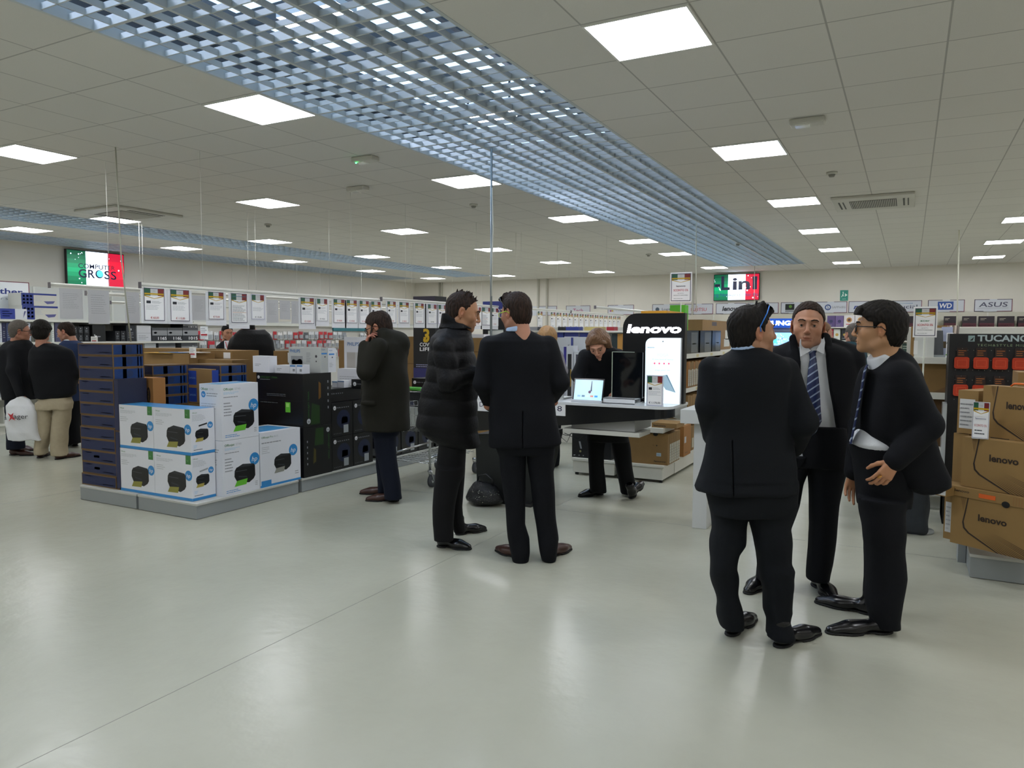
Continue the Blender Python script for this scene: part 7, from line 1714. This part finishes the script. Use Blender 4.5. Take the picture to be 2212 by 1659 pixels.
def lap(s, w, h, i=0):
    s.rect(w * .1, h * .03, w * .9, h * .66, fl('c8c8b8')); s.lines(w * .2, h * .08, w * .8, h * .6, 6, GREY, i)
# end cap cartons
for i, (a_, c_) in enumerate(((1238, 1279), (1281, 1323))):
    x0, x1 = X_(a_, gy0 + .06), X_(c_, gy0 + .06); B = Box(x1 - x0, .3, .31, fl('0f1114', .35)); s = B.front; s.rect(.02, .02, .03, .025, WP)
    if i == 0: s.poly([(.08, .18), (.1, .18), (.12, .1), (.1, .1)], GREY); s.disc(.1, .07, .012, fl('8a8a5a'))
    else: s.rect(.03, .21, .12, .215, fl('4a4c40'))
    for k in range(3): s.rect(.03 + k * .05, .02, .042 + k * .05, .03, GREY)
    B.put('computer_box', (x0, gy0 + .06, .186), '%s black computer carton on the low end shelf behind the leaning woman' % ['left', 'right'][i], 'box')
x0, x1 = X_(1352, gy0 + .04), X_(1447, gy0 + .04); B = Box(x1 - x0, .065, .325, CARD); s = B.front; w, h = B.w, B.h
s.text('lenovo', w - .02, .028, .018, fl('1e1812'), 'r', w=.125, off=.02, shear=.1); s.rect(w - .12, .09, w - .07, .125, fl('a9bcc4')); s.text('intel', w - .095, .10, .013, fl('2a4a8a'), 'c', l=.002, w=.034); s.disc(w * .72, h - .005, .026, BK, ry=.02); s.disc(w * .75, h * .62, .007, BK, n=8); s.rect(w * .66, h * .62, w * .69, h * .63, fl('4a3418'))
B.put('computer_box', (x0, gy0 + .04, .186), 'brown laptop carton with dark lettering at the front of the low shelf', 'box')
y = gy0 + .11
for i in range(6):
    d = .062; B = Box(.40, d, .325, CARD); lap(B.right, d, .325, i); B.right.rect(0, 0, .003, .325, fl('5a3a1a')); B.put('laptop_carton', (x1 - .40, y, .186), 'thin upright laptop carton in the low row under the gondola shelf, %s from the front' % ORD[i], 'box', 'low row of laptop cartons'); y += d + .004
y = gy0 + .66; B = Box(.40, .30, .34, mat('card_tan')); s = B.right; s.rect(.03, .15, .10, .22, LGREY); s.text('lenovo', .05, .03, .02, fl('1e1812'), w=.12); B.put('computer_box', (x1 - .40, y, .186), 'darker brown laptop carton behind the low row beside the white pedestal', 'box')
x0, x1b = X_(1408, gy0 + .05, 900), X_(1462, gy0 + .05, 900); B = Box(x1b - x0, .3, .05, CARD); B.front.text('lenovo', .02, .012, .022, fl('1e1812'), w=.13, off=.02); B.put('computer_box', (x0, gy0 + .05, .576), 'flat brown carton lying on the shelf under the counter edge', 'box')
# cartons on the two shelves
n = 0
for zi, (z, hh) in enumerate(((.936, .30), (.576, .27), (.186, .30))):
    y = gy0 + (.95 if zi < 2 else 1.05); k = 0
    while y < gy1 - .4:
        d = .075 if zi == 0 else .11
        if zi == 0 and k > 11: d = .24
        B = Box(.40, d, hh - .01 * (k % 2), CARD if (zi or k > 11 or k % 3) else mat('card_tan')); s = B.right
        if zi == 0 and k <= 11:
            s.rect(0, 0, .010, B.h, fl('17131a')); s.rect(.016, .02, d - .008, B.h * .70, fl('c9c9ba')); s.lines(.022, .05, d - .014, B.h * .62, 6, GREY, k)
        elif zi == 0: s.rect(0, 0, .006, B.h, fl('5a3a1a')); [s.rect(.03 + q * .03, .02, .033 + q * .03, B.h - .02, fl('7d5a30')) for q in range(6)]
        else: s.rect(0, 0, .008, B.h, fl('4a2f16')); s.rect(.02, .03, d - .02, B.h * .5, fl('b9b6a2') if k % 2 else fl('8d6a3c'))
        B.put('laptop_carton', (gx1 - .402, y, z), 'upright laptop carton on the %s gondola shelf, %s from the totem' % (['upper', 'middle', 'bottom'][zi], ORD[min(k, 15)] if k < 16 else 'far along'), 'box', 'gondola laptop cartons, %s shelf' % ['upper', 'middle', 'bottom'][zi]); y += d + .006; k += 1
def gcase(pa, pb, lab, X=gx1 - .03, w=.20, h=.30):
    ya_, yb_ = Y_(pa, X), Y_(pb, X); B = Box(w, yb_ - ya_, Zx(pa, 714, X) - 1.326, fl('14161a', .2)); s = B.right; s.rect((yb_ - ya_) * .38, .01, (yb_ - ya_) * .92, B.h - .02, fl('5f6468', .15)); s.rect((yb_ - ya_) * .5, B.h * .4, (yb_ - ya_) * .8, B.h * .44, fl('8a8a5a')); B.put('tower_case', (X - w, ya_, 1.326), lab, 'computer')
gcase(1483, 1509, 'black and grey upright case on the gondola top, nearest the totem'); gcase(1513, 1537, 'black and grey upright case on the gondola top, middle one'); gcase(1539, 1557, 'black and grey upright case on the gondola top, farthest one')
ya_ = Y_(1513, gx1 - .26); card_box(gx1 - .50, gx1 - .235, ya_, Y_(1578, gx1 - .24), 1.326, Zx(1540, 692, gx1 - .24), 'large brown carton on the gondola top behind the black cases', lambda B: (B.right.rect(B.d * .3, B.h * .82, B.d * .46, B.h * .95, fl('3a2a18')), B.right.rect(B.d * .78, B.h * .35, B.d * .93, B.h * .68, fl('c9c6b4')), B.right.rect(B.d * .74, B.h * .1, B.d * .95, B.h * .38, fl('c4c2b2'))))
card_box(gx1 - .45, gx1 - .23, Y_(1474, gx1 - .23), Y_(1483, gx1 - .23), 1.326, Zx(1478, 693, gx1 - .23), 'brown carton edge between the totem and the black cases')
# cartons seen over the totem
zb_ = Zx(1400, 681, -2.45); t = thing('yellow_box', 'yellow carton on top of the pile visible above the totem', 'box', (-2.62, 8.6, 1.50))
b = MB(t.location); b.box(-2.70, -2.40, 8.15, 8.85, 1.5, Zx(1400, 668, -2.45), fl('d89a20')); s = b.surf((-2.70, 8.15, 1.5), (1, 0, 0), (0, 0, 1)); s.disc(.12, .17, .03, fl('c07020')); s.disc(.2, .19, .02, fl('8a9a30')); b.build('carton', t)
b = MB(t.location); b.box(-2.69, -2.42, 8.05, 8.12, 1.48, 1.51, fl('d9d6c8')); b.build('paper_edge', t)
card_box(-2.70, -2.30, 8.05, 8.9, 1.326, 1.48, 'flat brown carton carrying the yellow carton on the gondola top')
t = thing('green_box', 'bright green carton visible above the totem at its right end', 'box', (-2.62, 8.9, 1.5)); b = MB(t.location); xg0, xg1 = X_(1446, 9.1), X_(1479, 9.1); b.box(xg0, xg1, 9.1, 9.25, 1.327, Zy(1460, 659, 9.1), fl('5ab828')); s = b.surf((xg0, 9.1, 1.4), (1, 0, 0), (0, 0, 1)); s.rect((xg1 - xg0) * .55, .1, (xg1 - xg0) * .95, .42, fl('9ac880')); b.build('carton', t)
# hanging discount sign
def discount(x0, x1, Y, z0, z1, lab, brand_, green=False, pole=None):
    t = thing('discount_sign', lab, 'sign', (x0, Y, z0))
    def ex(s):
        w = x1 - x0; h = z1 - z0; s.text(brand_, w * .5, h * .52, h * .05, fl('2f7a4a' if green else '2a2a3a'), 'c', l=.003, off=.02, w=w * .45); s.text('SCONTO 5%', w * .5, h * .36, h * .075, fl('c03848'), 'c', l=.003, w=w * .72, off=.01); s.text('SU TUTTI I', w * .5, h * .27, h * .03, INK, 'c', l=.003, w=w * .3); s.text('PRODOTTI DISPONIBILI', w * .5, h * .20, h * .03, INK, 'c', l=.003, w=w * .7); s.lines(w * .15, h * .08, w * .85, h * .12, 1, GREY, 2)
    sheet(t, (x0, Y, z0), (1, 0, 0), (0, 0, 1), x1 - x0, z1 - z0, None, pict=False, rows_=False, extra=ex, t=.003)
    b = MB(t.location); b.box(x0 - .008, x1 + .008, Y + .0035, Y + .006, z0 - .01, z1 + .01, WP); b.build('sleeve', t)
    b = MB(t.location)
    if pole: b.tube([((x0 + x1) / 2, Y + .012, z0 - .01), ((x0 + x1) / 2 + .0, Y + .012, pole)], .006, fl('b9bcae', .3), 8)
    b.tube([((x0 + x1) / 2, Y + .012, z0 - .01), ((x0 + x1) / 2, Y + .012, z1 + .012)], .004, fl('b9bcae', .3), 8); b.build('pole', t)
discount(X_(1449, 8.7, 620), X_(1493, 8.7, 620), 8.7, Zy(1470, 651, 8.7), Zy(1470, 590, 8.7), 'discount sign SCONTO 5% standing above the totem', 'lenovo', pole=1.33)
# lit blue sign and wide screen in the middle distance
Yb = 13.0; x0, x1 = X_(1655, Yb), X_(1714, Yb); t = thing('lit_sign', 'blue lit sign with glowing white letters between the two standing heads', 'sign', (x0, Yb, 1.3)); z0, z1 = Zy(1690, 708, Yb), Zy(1690, 688, Yb)
b = MB(t.location); b.box(x0 - .3, x1, Yb, Yb + .12, z0, z1, fl('1f4fb0', .3, .35)); s = b.surf((x0 - .3, Yb, z0), (1, 0, 0), (0, 0, 1)); s.l = .003; s.text('SAMSUNG', x1 - x0 + .3 - .05, (z1 - z0) * .28, (z1 - z0) * .46, fl('eef2ff', .3, 4), 'r', off=.03, w=.62); b.build('sign_box', t)
b = MB(t.location); b.box(x0 - .3, x1 + .02, Yb + .12, Yb + .5, 0, z0 - .02, fl('c9ccd0')); b.box(x0 - .3, x1 + .02, Yb + .12, Yb + .18, z0 - .02, z1, fl('c9ccd0')); b.build('backing_wall', t)
z0, z1 = Zy(1690, 748, Yb - .15), Zy(1690, 717, Yb - .15); t2 = thing('television', 'wide display screen with a bluish mottled picture under the blue lit sign', 'television', (x0 - .2, Yb - .1, z0)); b = MB(t2.location); b.box(x0 - .25, x1 + .03, Yb - .1, Yb - .04, z0, z1, mat('tv_black')); b.build('casing', t2)
b = MB(t2.location); s = b.surf((x0 - .25, Yb - .1, z0), (1, 0, 0), (0, 0, 1)); w, h = x1 + .28 - x0, z1 - z0; s.rect(.01, .01, w - .01, h - .01, scr('6f9ad8', 1.2), .001); rg = random.Random(4)
for k in range(70): x, y = rg.uniform(.03, w - .05), rg.uniform(.02, h - .03); s.disc(x, y, rg.uniform(.006, .014), scr(rg.choice(('b9c4e8', '8aa0d8', 'c8b4e0', '4a6ab8')), 1.2), .0015 + k * .00003, n=6)
s.rect(w * .42, .05, w * .62, .12, scr('40c0f0', 1.4), .004); b.build('screen', t2); b = MB(t2.location); b.tube([(x0 + .1, Yb - .05, z0), (x0 + .1, Yb - .05, .95)], .03, mat('tv_black'), 8); b.box(x0 - .1, x0 + .3, Yb - .2, Yb + .1, .93, .95, mat('tv_black')); b.build('stand', t2)
t3 = thing('display_table', 'dark low display table under the wide screen', 'table', (x0 - .4, Yb - .3, 0)); b = MB(t3.location); b.box(x0 - .4, x1 + .3, Yb - .35, Yb + .1, .90, .929, fl('1a1c20')); b.build('table_top', t3); b = MB(t3.location); b.box(x0 - .35, x1 + .25, Yb - .3, Yb + .05, 0, .90, fl('2a2c30')); b.build('base', t3)
bl = onz(1662, 762, .93); b = MB((x0 + .05, Yb - .3, .93)); b.tube([(x0 + .05, Yb - .27, .931), (x0 + .05, Yb - .27, 1.11)], .045, fl('b02030'), 12); b.tube([(x0 + .05, Yb - .27, 1.11), (x0 + .05, Yb - .27, 1.13)], .03, WP, 12); b.build('canister', label='small red canister on the table below the wide screen', cat='canister')

# ================================================================== RIGHT SIDE: GONDOLA, BAG RACK, LAPTOP CARTONS
rx0, rx1, ry0 = -.32, 1.2, 7.5
zz1, zz2 = Zy(2000, 772, ry0), Zy(2000, 848, ry0)
t = thing('gondola_shelving', 'white gondola with brown computer cartons left of the black bag rack', 'shelving', (rx0, ry0, 0))
for z in (zz1, zz2, .56, .18):
    P_ = [(rx0, ry0 + .9), (rx0, ry0 + .25), (rx0 + .06, ry0 + .08), (rx0 + .25, ry0), (rx1 - .6, ry0 - .02), (rx1, ry0 - .1), (rx1, ry0 + .9)]
    b = MB(t.location); b.prism(P_, z - .055, z, SHW); b.build('shelf', t)
b = MB(t.location); b.box(rx0 + .3, rx1 - .05, ry0 + .5, ry0 + .53, .02, 1.62, mat('gondola_back')); b.build('back_panel', t)
b = MB(t.location); b.box(rx0 + .1, rx1 - .05, ry0 + .1, ry0 + .8, 0, .12, SHW); b.build('base', t)
def rbox(pa, pb, ptop, z, lab, m, deco=None, Y=ry0 + .08, d=.34, name='computer_box'):
    a, e = X_(pa, Y), X_(pb, Y); B = Box(e - a, d, Zy((pa + pb) / 2, ptop, Y) - z, m)
    if deco: deco(B.front, B.w, B.h)
    B.put(name, (a, Y, z), lab, 'box')
rbox(1953, 2062, 774, zz2 + .001, 'wide brown computer carton on the gondola behind the man with black glasses', CARD, lambda s, w, h: (s.text('acer', .06, h * .55, .035, fl('3a3020'), w=.09), s.rect(w * .60, h * .86, w * .72, h * .97, fl('c4c4b8')), s.poly([(w * .62, 0), (w, 0), (w, h * .25)], fl('7a5a34')), s.rect(0, h * .965, w, h, fl('5a3a1c'))))
rbox(1956, 2062, 858, .561, 'dark brown carton on the middle shelf behind the jacket', mat('card_dark', '5d4426', .8), lambda s, w, h: s.text('acer', .1, h * .6, .03, fl('2a2014')))
rbox(1975, 2004, 712, zz1 + .001, 'white stacked carton behind the discount pole, left', fl('c4c6c0'), lambda s, w, h: s.rect(0, h * .1, w * .3, h * .6, fl('d8d8d4')))
rbox(2004, 2019, 706, zz1 + .001, 'white stacked carton behind the discount pole, right', fl('bfc1bb'), None)
rbox(1968, 1976, 705, zz1 + .001, 'narrow brown carton edge left of the discount pole', CARD, None)
Yl = ry0 + .14; a, e = X_(2019, Yl), X_(2040, Yl); t = thing('laptop', 'dark laptop standing on end on the gondola next to the bag rack', 'laptop', (a, Yl, zz1)); b = MB(t.location); zt_ = Zy(2030, 714, Yl); b.add([(a, Yl, zz1 + .02), (e, Yl, zz1 + .02), (e - .01, Yl + .03, zt_), (a, Yl + .03, zt_), (a, Yl + .012, zz1 + .02), (e, Yl + .012, zz1 + .02), (e - .01, Yl + .042, zt_), (a, Yl + .042, zt_)], [(0, 1, 2, 3), (7, 6, 5, 4), (0, 4, 5, 1), (3, 2, 6, 7), (1, 5, 6, 2), (0, 3, 7, 4)], fl('4a4c50')); b.build('screen_lid', t)
b = MB(t.location); b.box(a, X_(2060, Yl), Yl - .05, Yl + .06, zz1 + .001, zz1 + .02, fl('8f9698')); b.build('keyboard_base', t)
a, e = X_(2034, Yl + .1), X_(2058, Yl + .1); b = MB((a, Yl + .1, zz1 + .001)); b.box(a, e, Yl + .1, Yl + .12, zz1 + .001, Zy(2046, 706, Yl + .1), fl('aab2cc')); s = b.surf((a, Yl + .1, zz1), (1, 0, 0), (0, 0, 1)); s.rect(.0, .08, .05, .14, fl('5a4a30')); s.rect(.05, .09, .08, .13, fl('b04a30')); b.build('leaflet_panel', label='pale blue printed panel behind the standing laptop', cat='panel')
a, e = X_(2045, Yl - .1), X_(2060, Yl - .1); b = MB((a, Yl - .1, zz1 + .001)); b.box(a, e, Yl - .10, Yl - .095, zz1 + .001, Zy(2050, 719, Yl - .1), WP); s = b.surf((a, Yl - .1, zz1), (1, 0, 0), (0, 0, 1)); s.text('AZ18', .0, .12, .03, BK, w=.09); s.rect(0, .02, .09, .03, LIME); b.build('price_card', label='white card with black characters at the edge of the bag rack', cat='price sign')
for i in range(5): a = X_(2046 + i * 5, ry0 + .3); b = MB((a, ry0 + .3, zz1 + .001)); b.tube([(a, ry0 + .3, zz1 + .001), (a + .01, ry0 + .3, Zy(2050, 703, ry0 + .3))], .012, fl(('8a6a5a', 'c4b8a8', '6a5a4a', 'b8a89a', '5a5048')[i]), 8); b.build('rolled_brochure', label='rolled brochure in the row above the bag rack left corner', cat='brochure', group='rolled brochures above the rack')
card_box(X_(2020, ry0 + .55), X_(2046, ry0 + .55), ry0 + .55, ry0 + .8, zz1 + .001, Zy(2030, 703, ry0 + .55), 'brown carton behind the standing laptop')
discount(X_(1975, 6.6, 700), X_(2022, 6.6, 700), 6.6, Zy(1998, 726, 6.6), Zy(1998, 665, 6.6), 'discount sign SCONTO 5% on a slim pole right of the dark hair', 'acer', True, pole=.02)
b = MB((X_(1998, 6.6), 6.6, 0)); q = X_(1998, 6.6); b.tube([(q, 6.61, 0), (q, 6.61, .02)], .12, STEEL, 24); b.build('pole_base', label='round steel base under the slim discount sign pole', cat='base')
# bag rack
Tq = 7.0; tx0, tx1, tz = X_(2058, Tq), 1.25, Zy(2100, 721, Tq)
t = thing('bag_rack', 'black pegboard rack with white lettering and orange tablet sleeves', 'display rack', (tx0, Tq, 0))
b = MB(t.location); b.box(tx0, tx1, Tq, Tq + .06, .32, tz, mat('rack_black', '101114', .5)); s = b.surf((tx0, Tq, 0), (1, 0, 0), (0, 0, 1)); zz = lambda py: Zy(2130, py, Tq)
s.text('TUCANO', X_(2112, Tq) - tx0, zz(737), .048, fl('b4c4c8'), off=.03, w=X_(2225, Tq) - X_(2112, Tq)); s.text('TECH&STYLE MILANO', X_(2112, Tq) - tx0, zz(748), .018, fl('8aa07a'), w=X_(2245, Tq) - X_(2112, Tq), sp=1.3)
q0 = X_(2092, Tq) - tx0; s.rect(q0, zz(738), q0 + .045, zz(725), fl('8fa8a8')); s.poly([(q0 + .01, zz(736)), (q0 + .04, zz(728)), (q0 + .03, zz(736))], BK, .001)
for r_ in range(6):
    for c_ in range(22): s.disc(.03 + c_ * .04, zz(757) - r_ * .08, .0028, fl('8d9288'), n=6)
b.build('peg_panel', t)
b = MB(t.location); b.box(tx0 - .02, tx0 + .0, Tq, Tq + .4, 0, tz, mat('rack_black')); b.build('side_panel', t); b = MB(t.location); b.box(tx0 - .02, tx1, Tq - .02, Tq + .42, 0, .32, mat('rack_black')); b.build('base', t)
ORG = mat('orange_felt', 'c03a18', .7, noise=.15, nscale=60)
b = MB(t.location); b.box(tx0 - .05, tx0 - .021, Tq - .1, Tq + .1, .5, 1.0, mat('clear_acrylic')); b.build('leaflet_holder', t)
sl = None; cs = [(2064, 2096), (2105, 2138), (2147, 2179), (2190, 2222), (2232, 2264)]
for r_, (pt, pb) in enumerate(((772, 797), (834, 857))):
    for i, (a, c) in enumerate(cs):
        x = (X_(a, Tq) + X_(c, Tq)) / 2; z = zz(pb); lab = 'orange tablet sleeve on the black rack, %s row, %s from the left' % (['top', 'second', 'third'][r_], ORD[i])
        if sl is None:
            sl = thing('tablet_sleeve', lab, 'sleeve', (x, Tq - .004, z), 'orange sleeves on the black rack')
            w, h = X_(c, Tq) - X_(a, Tq), zz(pt) - zz(pb); P_ = []
            for cx_, cz_, a0 in ((w / 2 - .015, h - .015, 0), (-w / 2 + .015, h - .015, 90), (-w / 2 + .015, .015, 180), (w / 2 - .015, .015, 270)):
                for k in range(5): q = math.radians(a0 + 22.5 * k); P_.append((cx_ + .015 * math.cos(q), cz_ + .015 * math.sin(q)))
            b = MB((0, 0, 0), True); b.prism(P_, 0, .03, ORG, ((0, 0, 0), (1, 0, 0), (0, 0, 1), (0, -1, 0))); s = b.surf((-w / 2, -.03, 0), (1, 0, 0), (0, 0, 1)); s.frame(w * .2, h * .2, w * .85, h * .75, .002, fl('e0683a')); b.build('felt_body', sl)
            b = MB((0, 0, 0), True); b.box(-w * .36, w * .36, -.018, -.012, h, h + .075, fl('2a1810')); s = b.surf((-w * .36, -.018, h), (1, 0, 0), (0, 0, 1)); s.lines(.01, .01, w * .7, .06, 3, fl('b0682a'), 3); b.build('hang_card', sl)
            b = MB((0, 0, 0), True); b.tube([(0, .0, h + .07), (0, -.03, h + .07)], .002, CHR, 5); b.build('hook', sl)
        else: dup(sl, (x, Tq - .004, z), lab)
# laptop cartons at right, turned a little
plinth(.395, 1.6, 5.50, 6.3, 'grey low plinth under the brown laptop cartons at the right edge', .135)
ANG = math.radians(-33)
LC = mat('laptop_card', '8d6f3f', .75, noise=.06, nscale=10)
def lcart(px, py, z0, z1, lab, w=.56, d=.10, flap=False, D=None, op=None):
    p = np.array([.283, 5.55]) if D is None else np.array(D)
    B = Box(w, d, z1 - z0, LC); s = B.front; h = z1 - z0; dk_ = fl('2a1c10')
    cv = [(w * .20, h), (w * .17, h * .7), (w * .145, h * .48), (w * .16, h * .36), (w * .22, h * .27), (w * .4, h * .13), (w * .58, 0), (w * .61, 0), (w * .42, h * .15), (w * .24, h * .29), (w * .18, h * .38), (w * .165, h * .5), (w * .19, h * .72), (w * .215, h)]
    for i in range(6): s.poly([cv[i], cv[i + 1], cv[12 - i], cv[13 - i]], dk_)
    for k in range(11): s.poly([(w * .32 + k * w * .02, h * (.27 + .012 * k)), (w * (.63 + k * .05), 0), (w * (.655 + k * .05), 0)] if w * (.655 + k * .05) < w else [(w * .32 + k * w * .02, h * (.27 + .012 * k)), (w, h * (k - 7) * .035), (w, h * ((k - 7) * .035 + .022))], fl('4f3a1e'), .0008)
    for k in range(5): s.poly([(w * (.12 + k * .013), h), (w * (.126 + k * .013), h), (w * (.15 + k * .002), h * .72)], fl('6e5230'), .0008)
    s.text('lenovo', w * .34, h * .58, h * .13, dk_, off=.03, w=w * .34, l=.0016)
    if flap: B.left.rect(.02, h * .1, d - .02, h * .7, WP)
    o = B.put('laptop_carton', (p[0], p[1], z0), lab, 'box', 'printed laptop cartons at right', ANG); return o
lcart(0, 0, .205, .515, 'printed brown laptop carton at right, lowest of the three', D=(.280, 5.545), w=.50)
lcart(0, 0, .582, .90, 'printed brown laptop carton at right, middle of the three', D=(.325, 5.55), w=.50)
lcart(0, 0, .905, 1.232, 'printed brown laptop carton at right, topmost with orange handle', D=(.43, 5.60), w=.42)
def hand_(o_, z, x, lab):
    c, s_ = math.cos(ANG), math.sin(ANG)
    f = lambda a, b_, z_: (o_[0] + a * c - b_ * s_, o_[1] + a * s_ + b_ * c, z_)
    t = thing('carry_handle', lab, 'handle', f(x, .04, z)); b = MB(t.location); b.tube([f(x - .05, .045, z), f(x - .03, .045, z + .018), f(x + .03, .045, z + .018), f(x + .05, .045, z)], .006, fl('e06a20', .3), 8); b.build('handle_bar', t)
hand_((.43, 5.60), 1.233, .19, 'orange carrying handle on the topmost printed carton')
# flat open lid carton between middle and lowest
B = Box(.50, .16, .062, LC); s = B.front; s.text('lenovo', .02, .03, .016, fl('2a1c10'), w=.09, off=.02); s.poly([(.17, .015), (.27, .015), (.27, .042), (.17, .042)], fl('d8601c'), .002)
for k in range(7): s.rect(.37 + k * .016, .004, .376 + k * .016, .058, fl('8a6436'))
s.disc(.33, .002, .024, BK, ry=.02); B.put('laptop_carton', (.278, 5.54, .517), 'flat laptop carton lid with orange handle slot between the lower two cartons', 'box', None, ANG)
def rb(D_, w, d, z0, z1, lab, sticker=None, ang=ANG):
    B = Box(w, d, z1 - z0, LC); s = B.front; h = z1 - z0
    if sticker: s.rect(*[q * k for q, k in zip(sticker, (w, h, w, h))], fl('c9cac8')); s.lines(sticker[0] * w + .005, sticker[1] * h + .01, sticker[2] * w - .005, sticker[3] * h - .02, 6, GREY, 3)
    B.put('laptop_carton', (D_[0], D_[1], z0), lab, 'box', None, ang)
rb((.300, 5.72), .13, .30, .905, 1.19, 'narrow brown carton with a tall white label behind the topmost carton', (.1, .12, .85, .8))
rb((.285, 5.74), .10, .25, .560, .90, 'plain brown carton edge behind the middle printed carton', None)
rb((.150, 5.52), .11, .30, .515, .575, 'flat brown carton with barcode label jutting out at the left', (.5, .1, .98, .9))
rb((.245, 5.66), .06, .20, .20, .510, 'slim brown carton with white label left of the lowest carton', (.15, .15, .9, .8))
t = thing('display_stand', 'low grey stand behind the lowest laptop cartons', 'stand', (.2, 5.8, 0)); b = MB(t.location); b.box(.345, .392, 5.84, 5.98, .0, .198, STEEL); b.build('stand_block', t)
xs, Ys_ = X_(2100, 5.52, 905), 5.50; t = thing('price_sheet', 'small discount card standing on the middle printed laptop carton', 'price sign', (xs, Ys_, .901))
sheet(t, (xs, Ys_, .903), (.92, -.39, 0), (0, 0, 1), .095, .23, None, pict=False, rows_=False, frame='9a9aa8', extra=lambda s: (s.text('lenovo', .048, .12, .012, fl('2a3a6a'), 'c', l=.003, w=.06), s.text('SCONTO 5%', .048, .075, .014, REDI, 'c', l=.003, w=.07), s.lines(.015, .02, .08, .06, 2, INK, 2)))
b = MB(t.location); b.box(xs - .0, xs + .09, Ys_ - .03, Ys_ + .02, .9005, .9025, mat('clear_acrylic')); b.build('stand', t)
card_box(X_(2206, 5.9), 1.12, 5.95, 6.25, .156, Zy(2208, 805, 5.9), 'plain brown carton at the right edge behind the topmost printed carton')
# grey chair and red items between coat tail and rack
f = Field((-.3, -.3, -.1), (.3, .3, .7), .012); f.box((0, 0, .25), (.20, .12, .26), .05, .02); f.noise(.006, 12, 12, 12, 5); V, F = f.mesh(); p = onz(2030, 985); t = thing('grey_bag', 'dark grey padded bag standing behind the coat tail at right', 'bag', (-.02, 6.6, .0)); link_mesh('bag_body', V, F, cloth('grey_padding', '3a3e42'), t)
b = MB((0, 0, 0), True); b.tube([(-.08, 0, .50), (-.05, 0, .58), (.05, 0, .58), (.08, 0, .50)], .01, BK, 8); b.build('bag_handle', t)
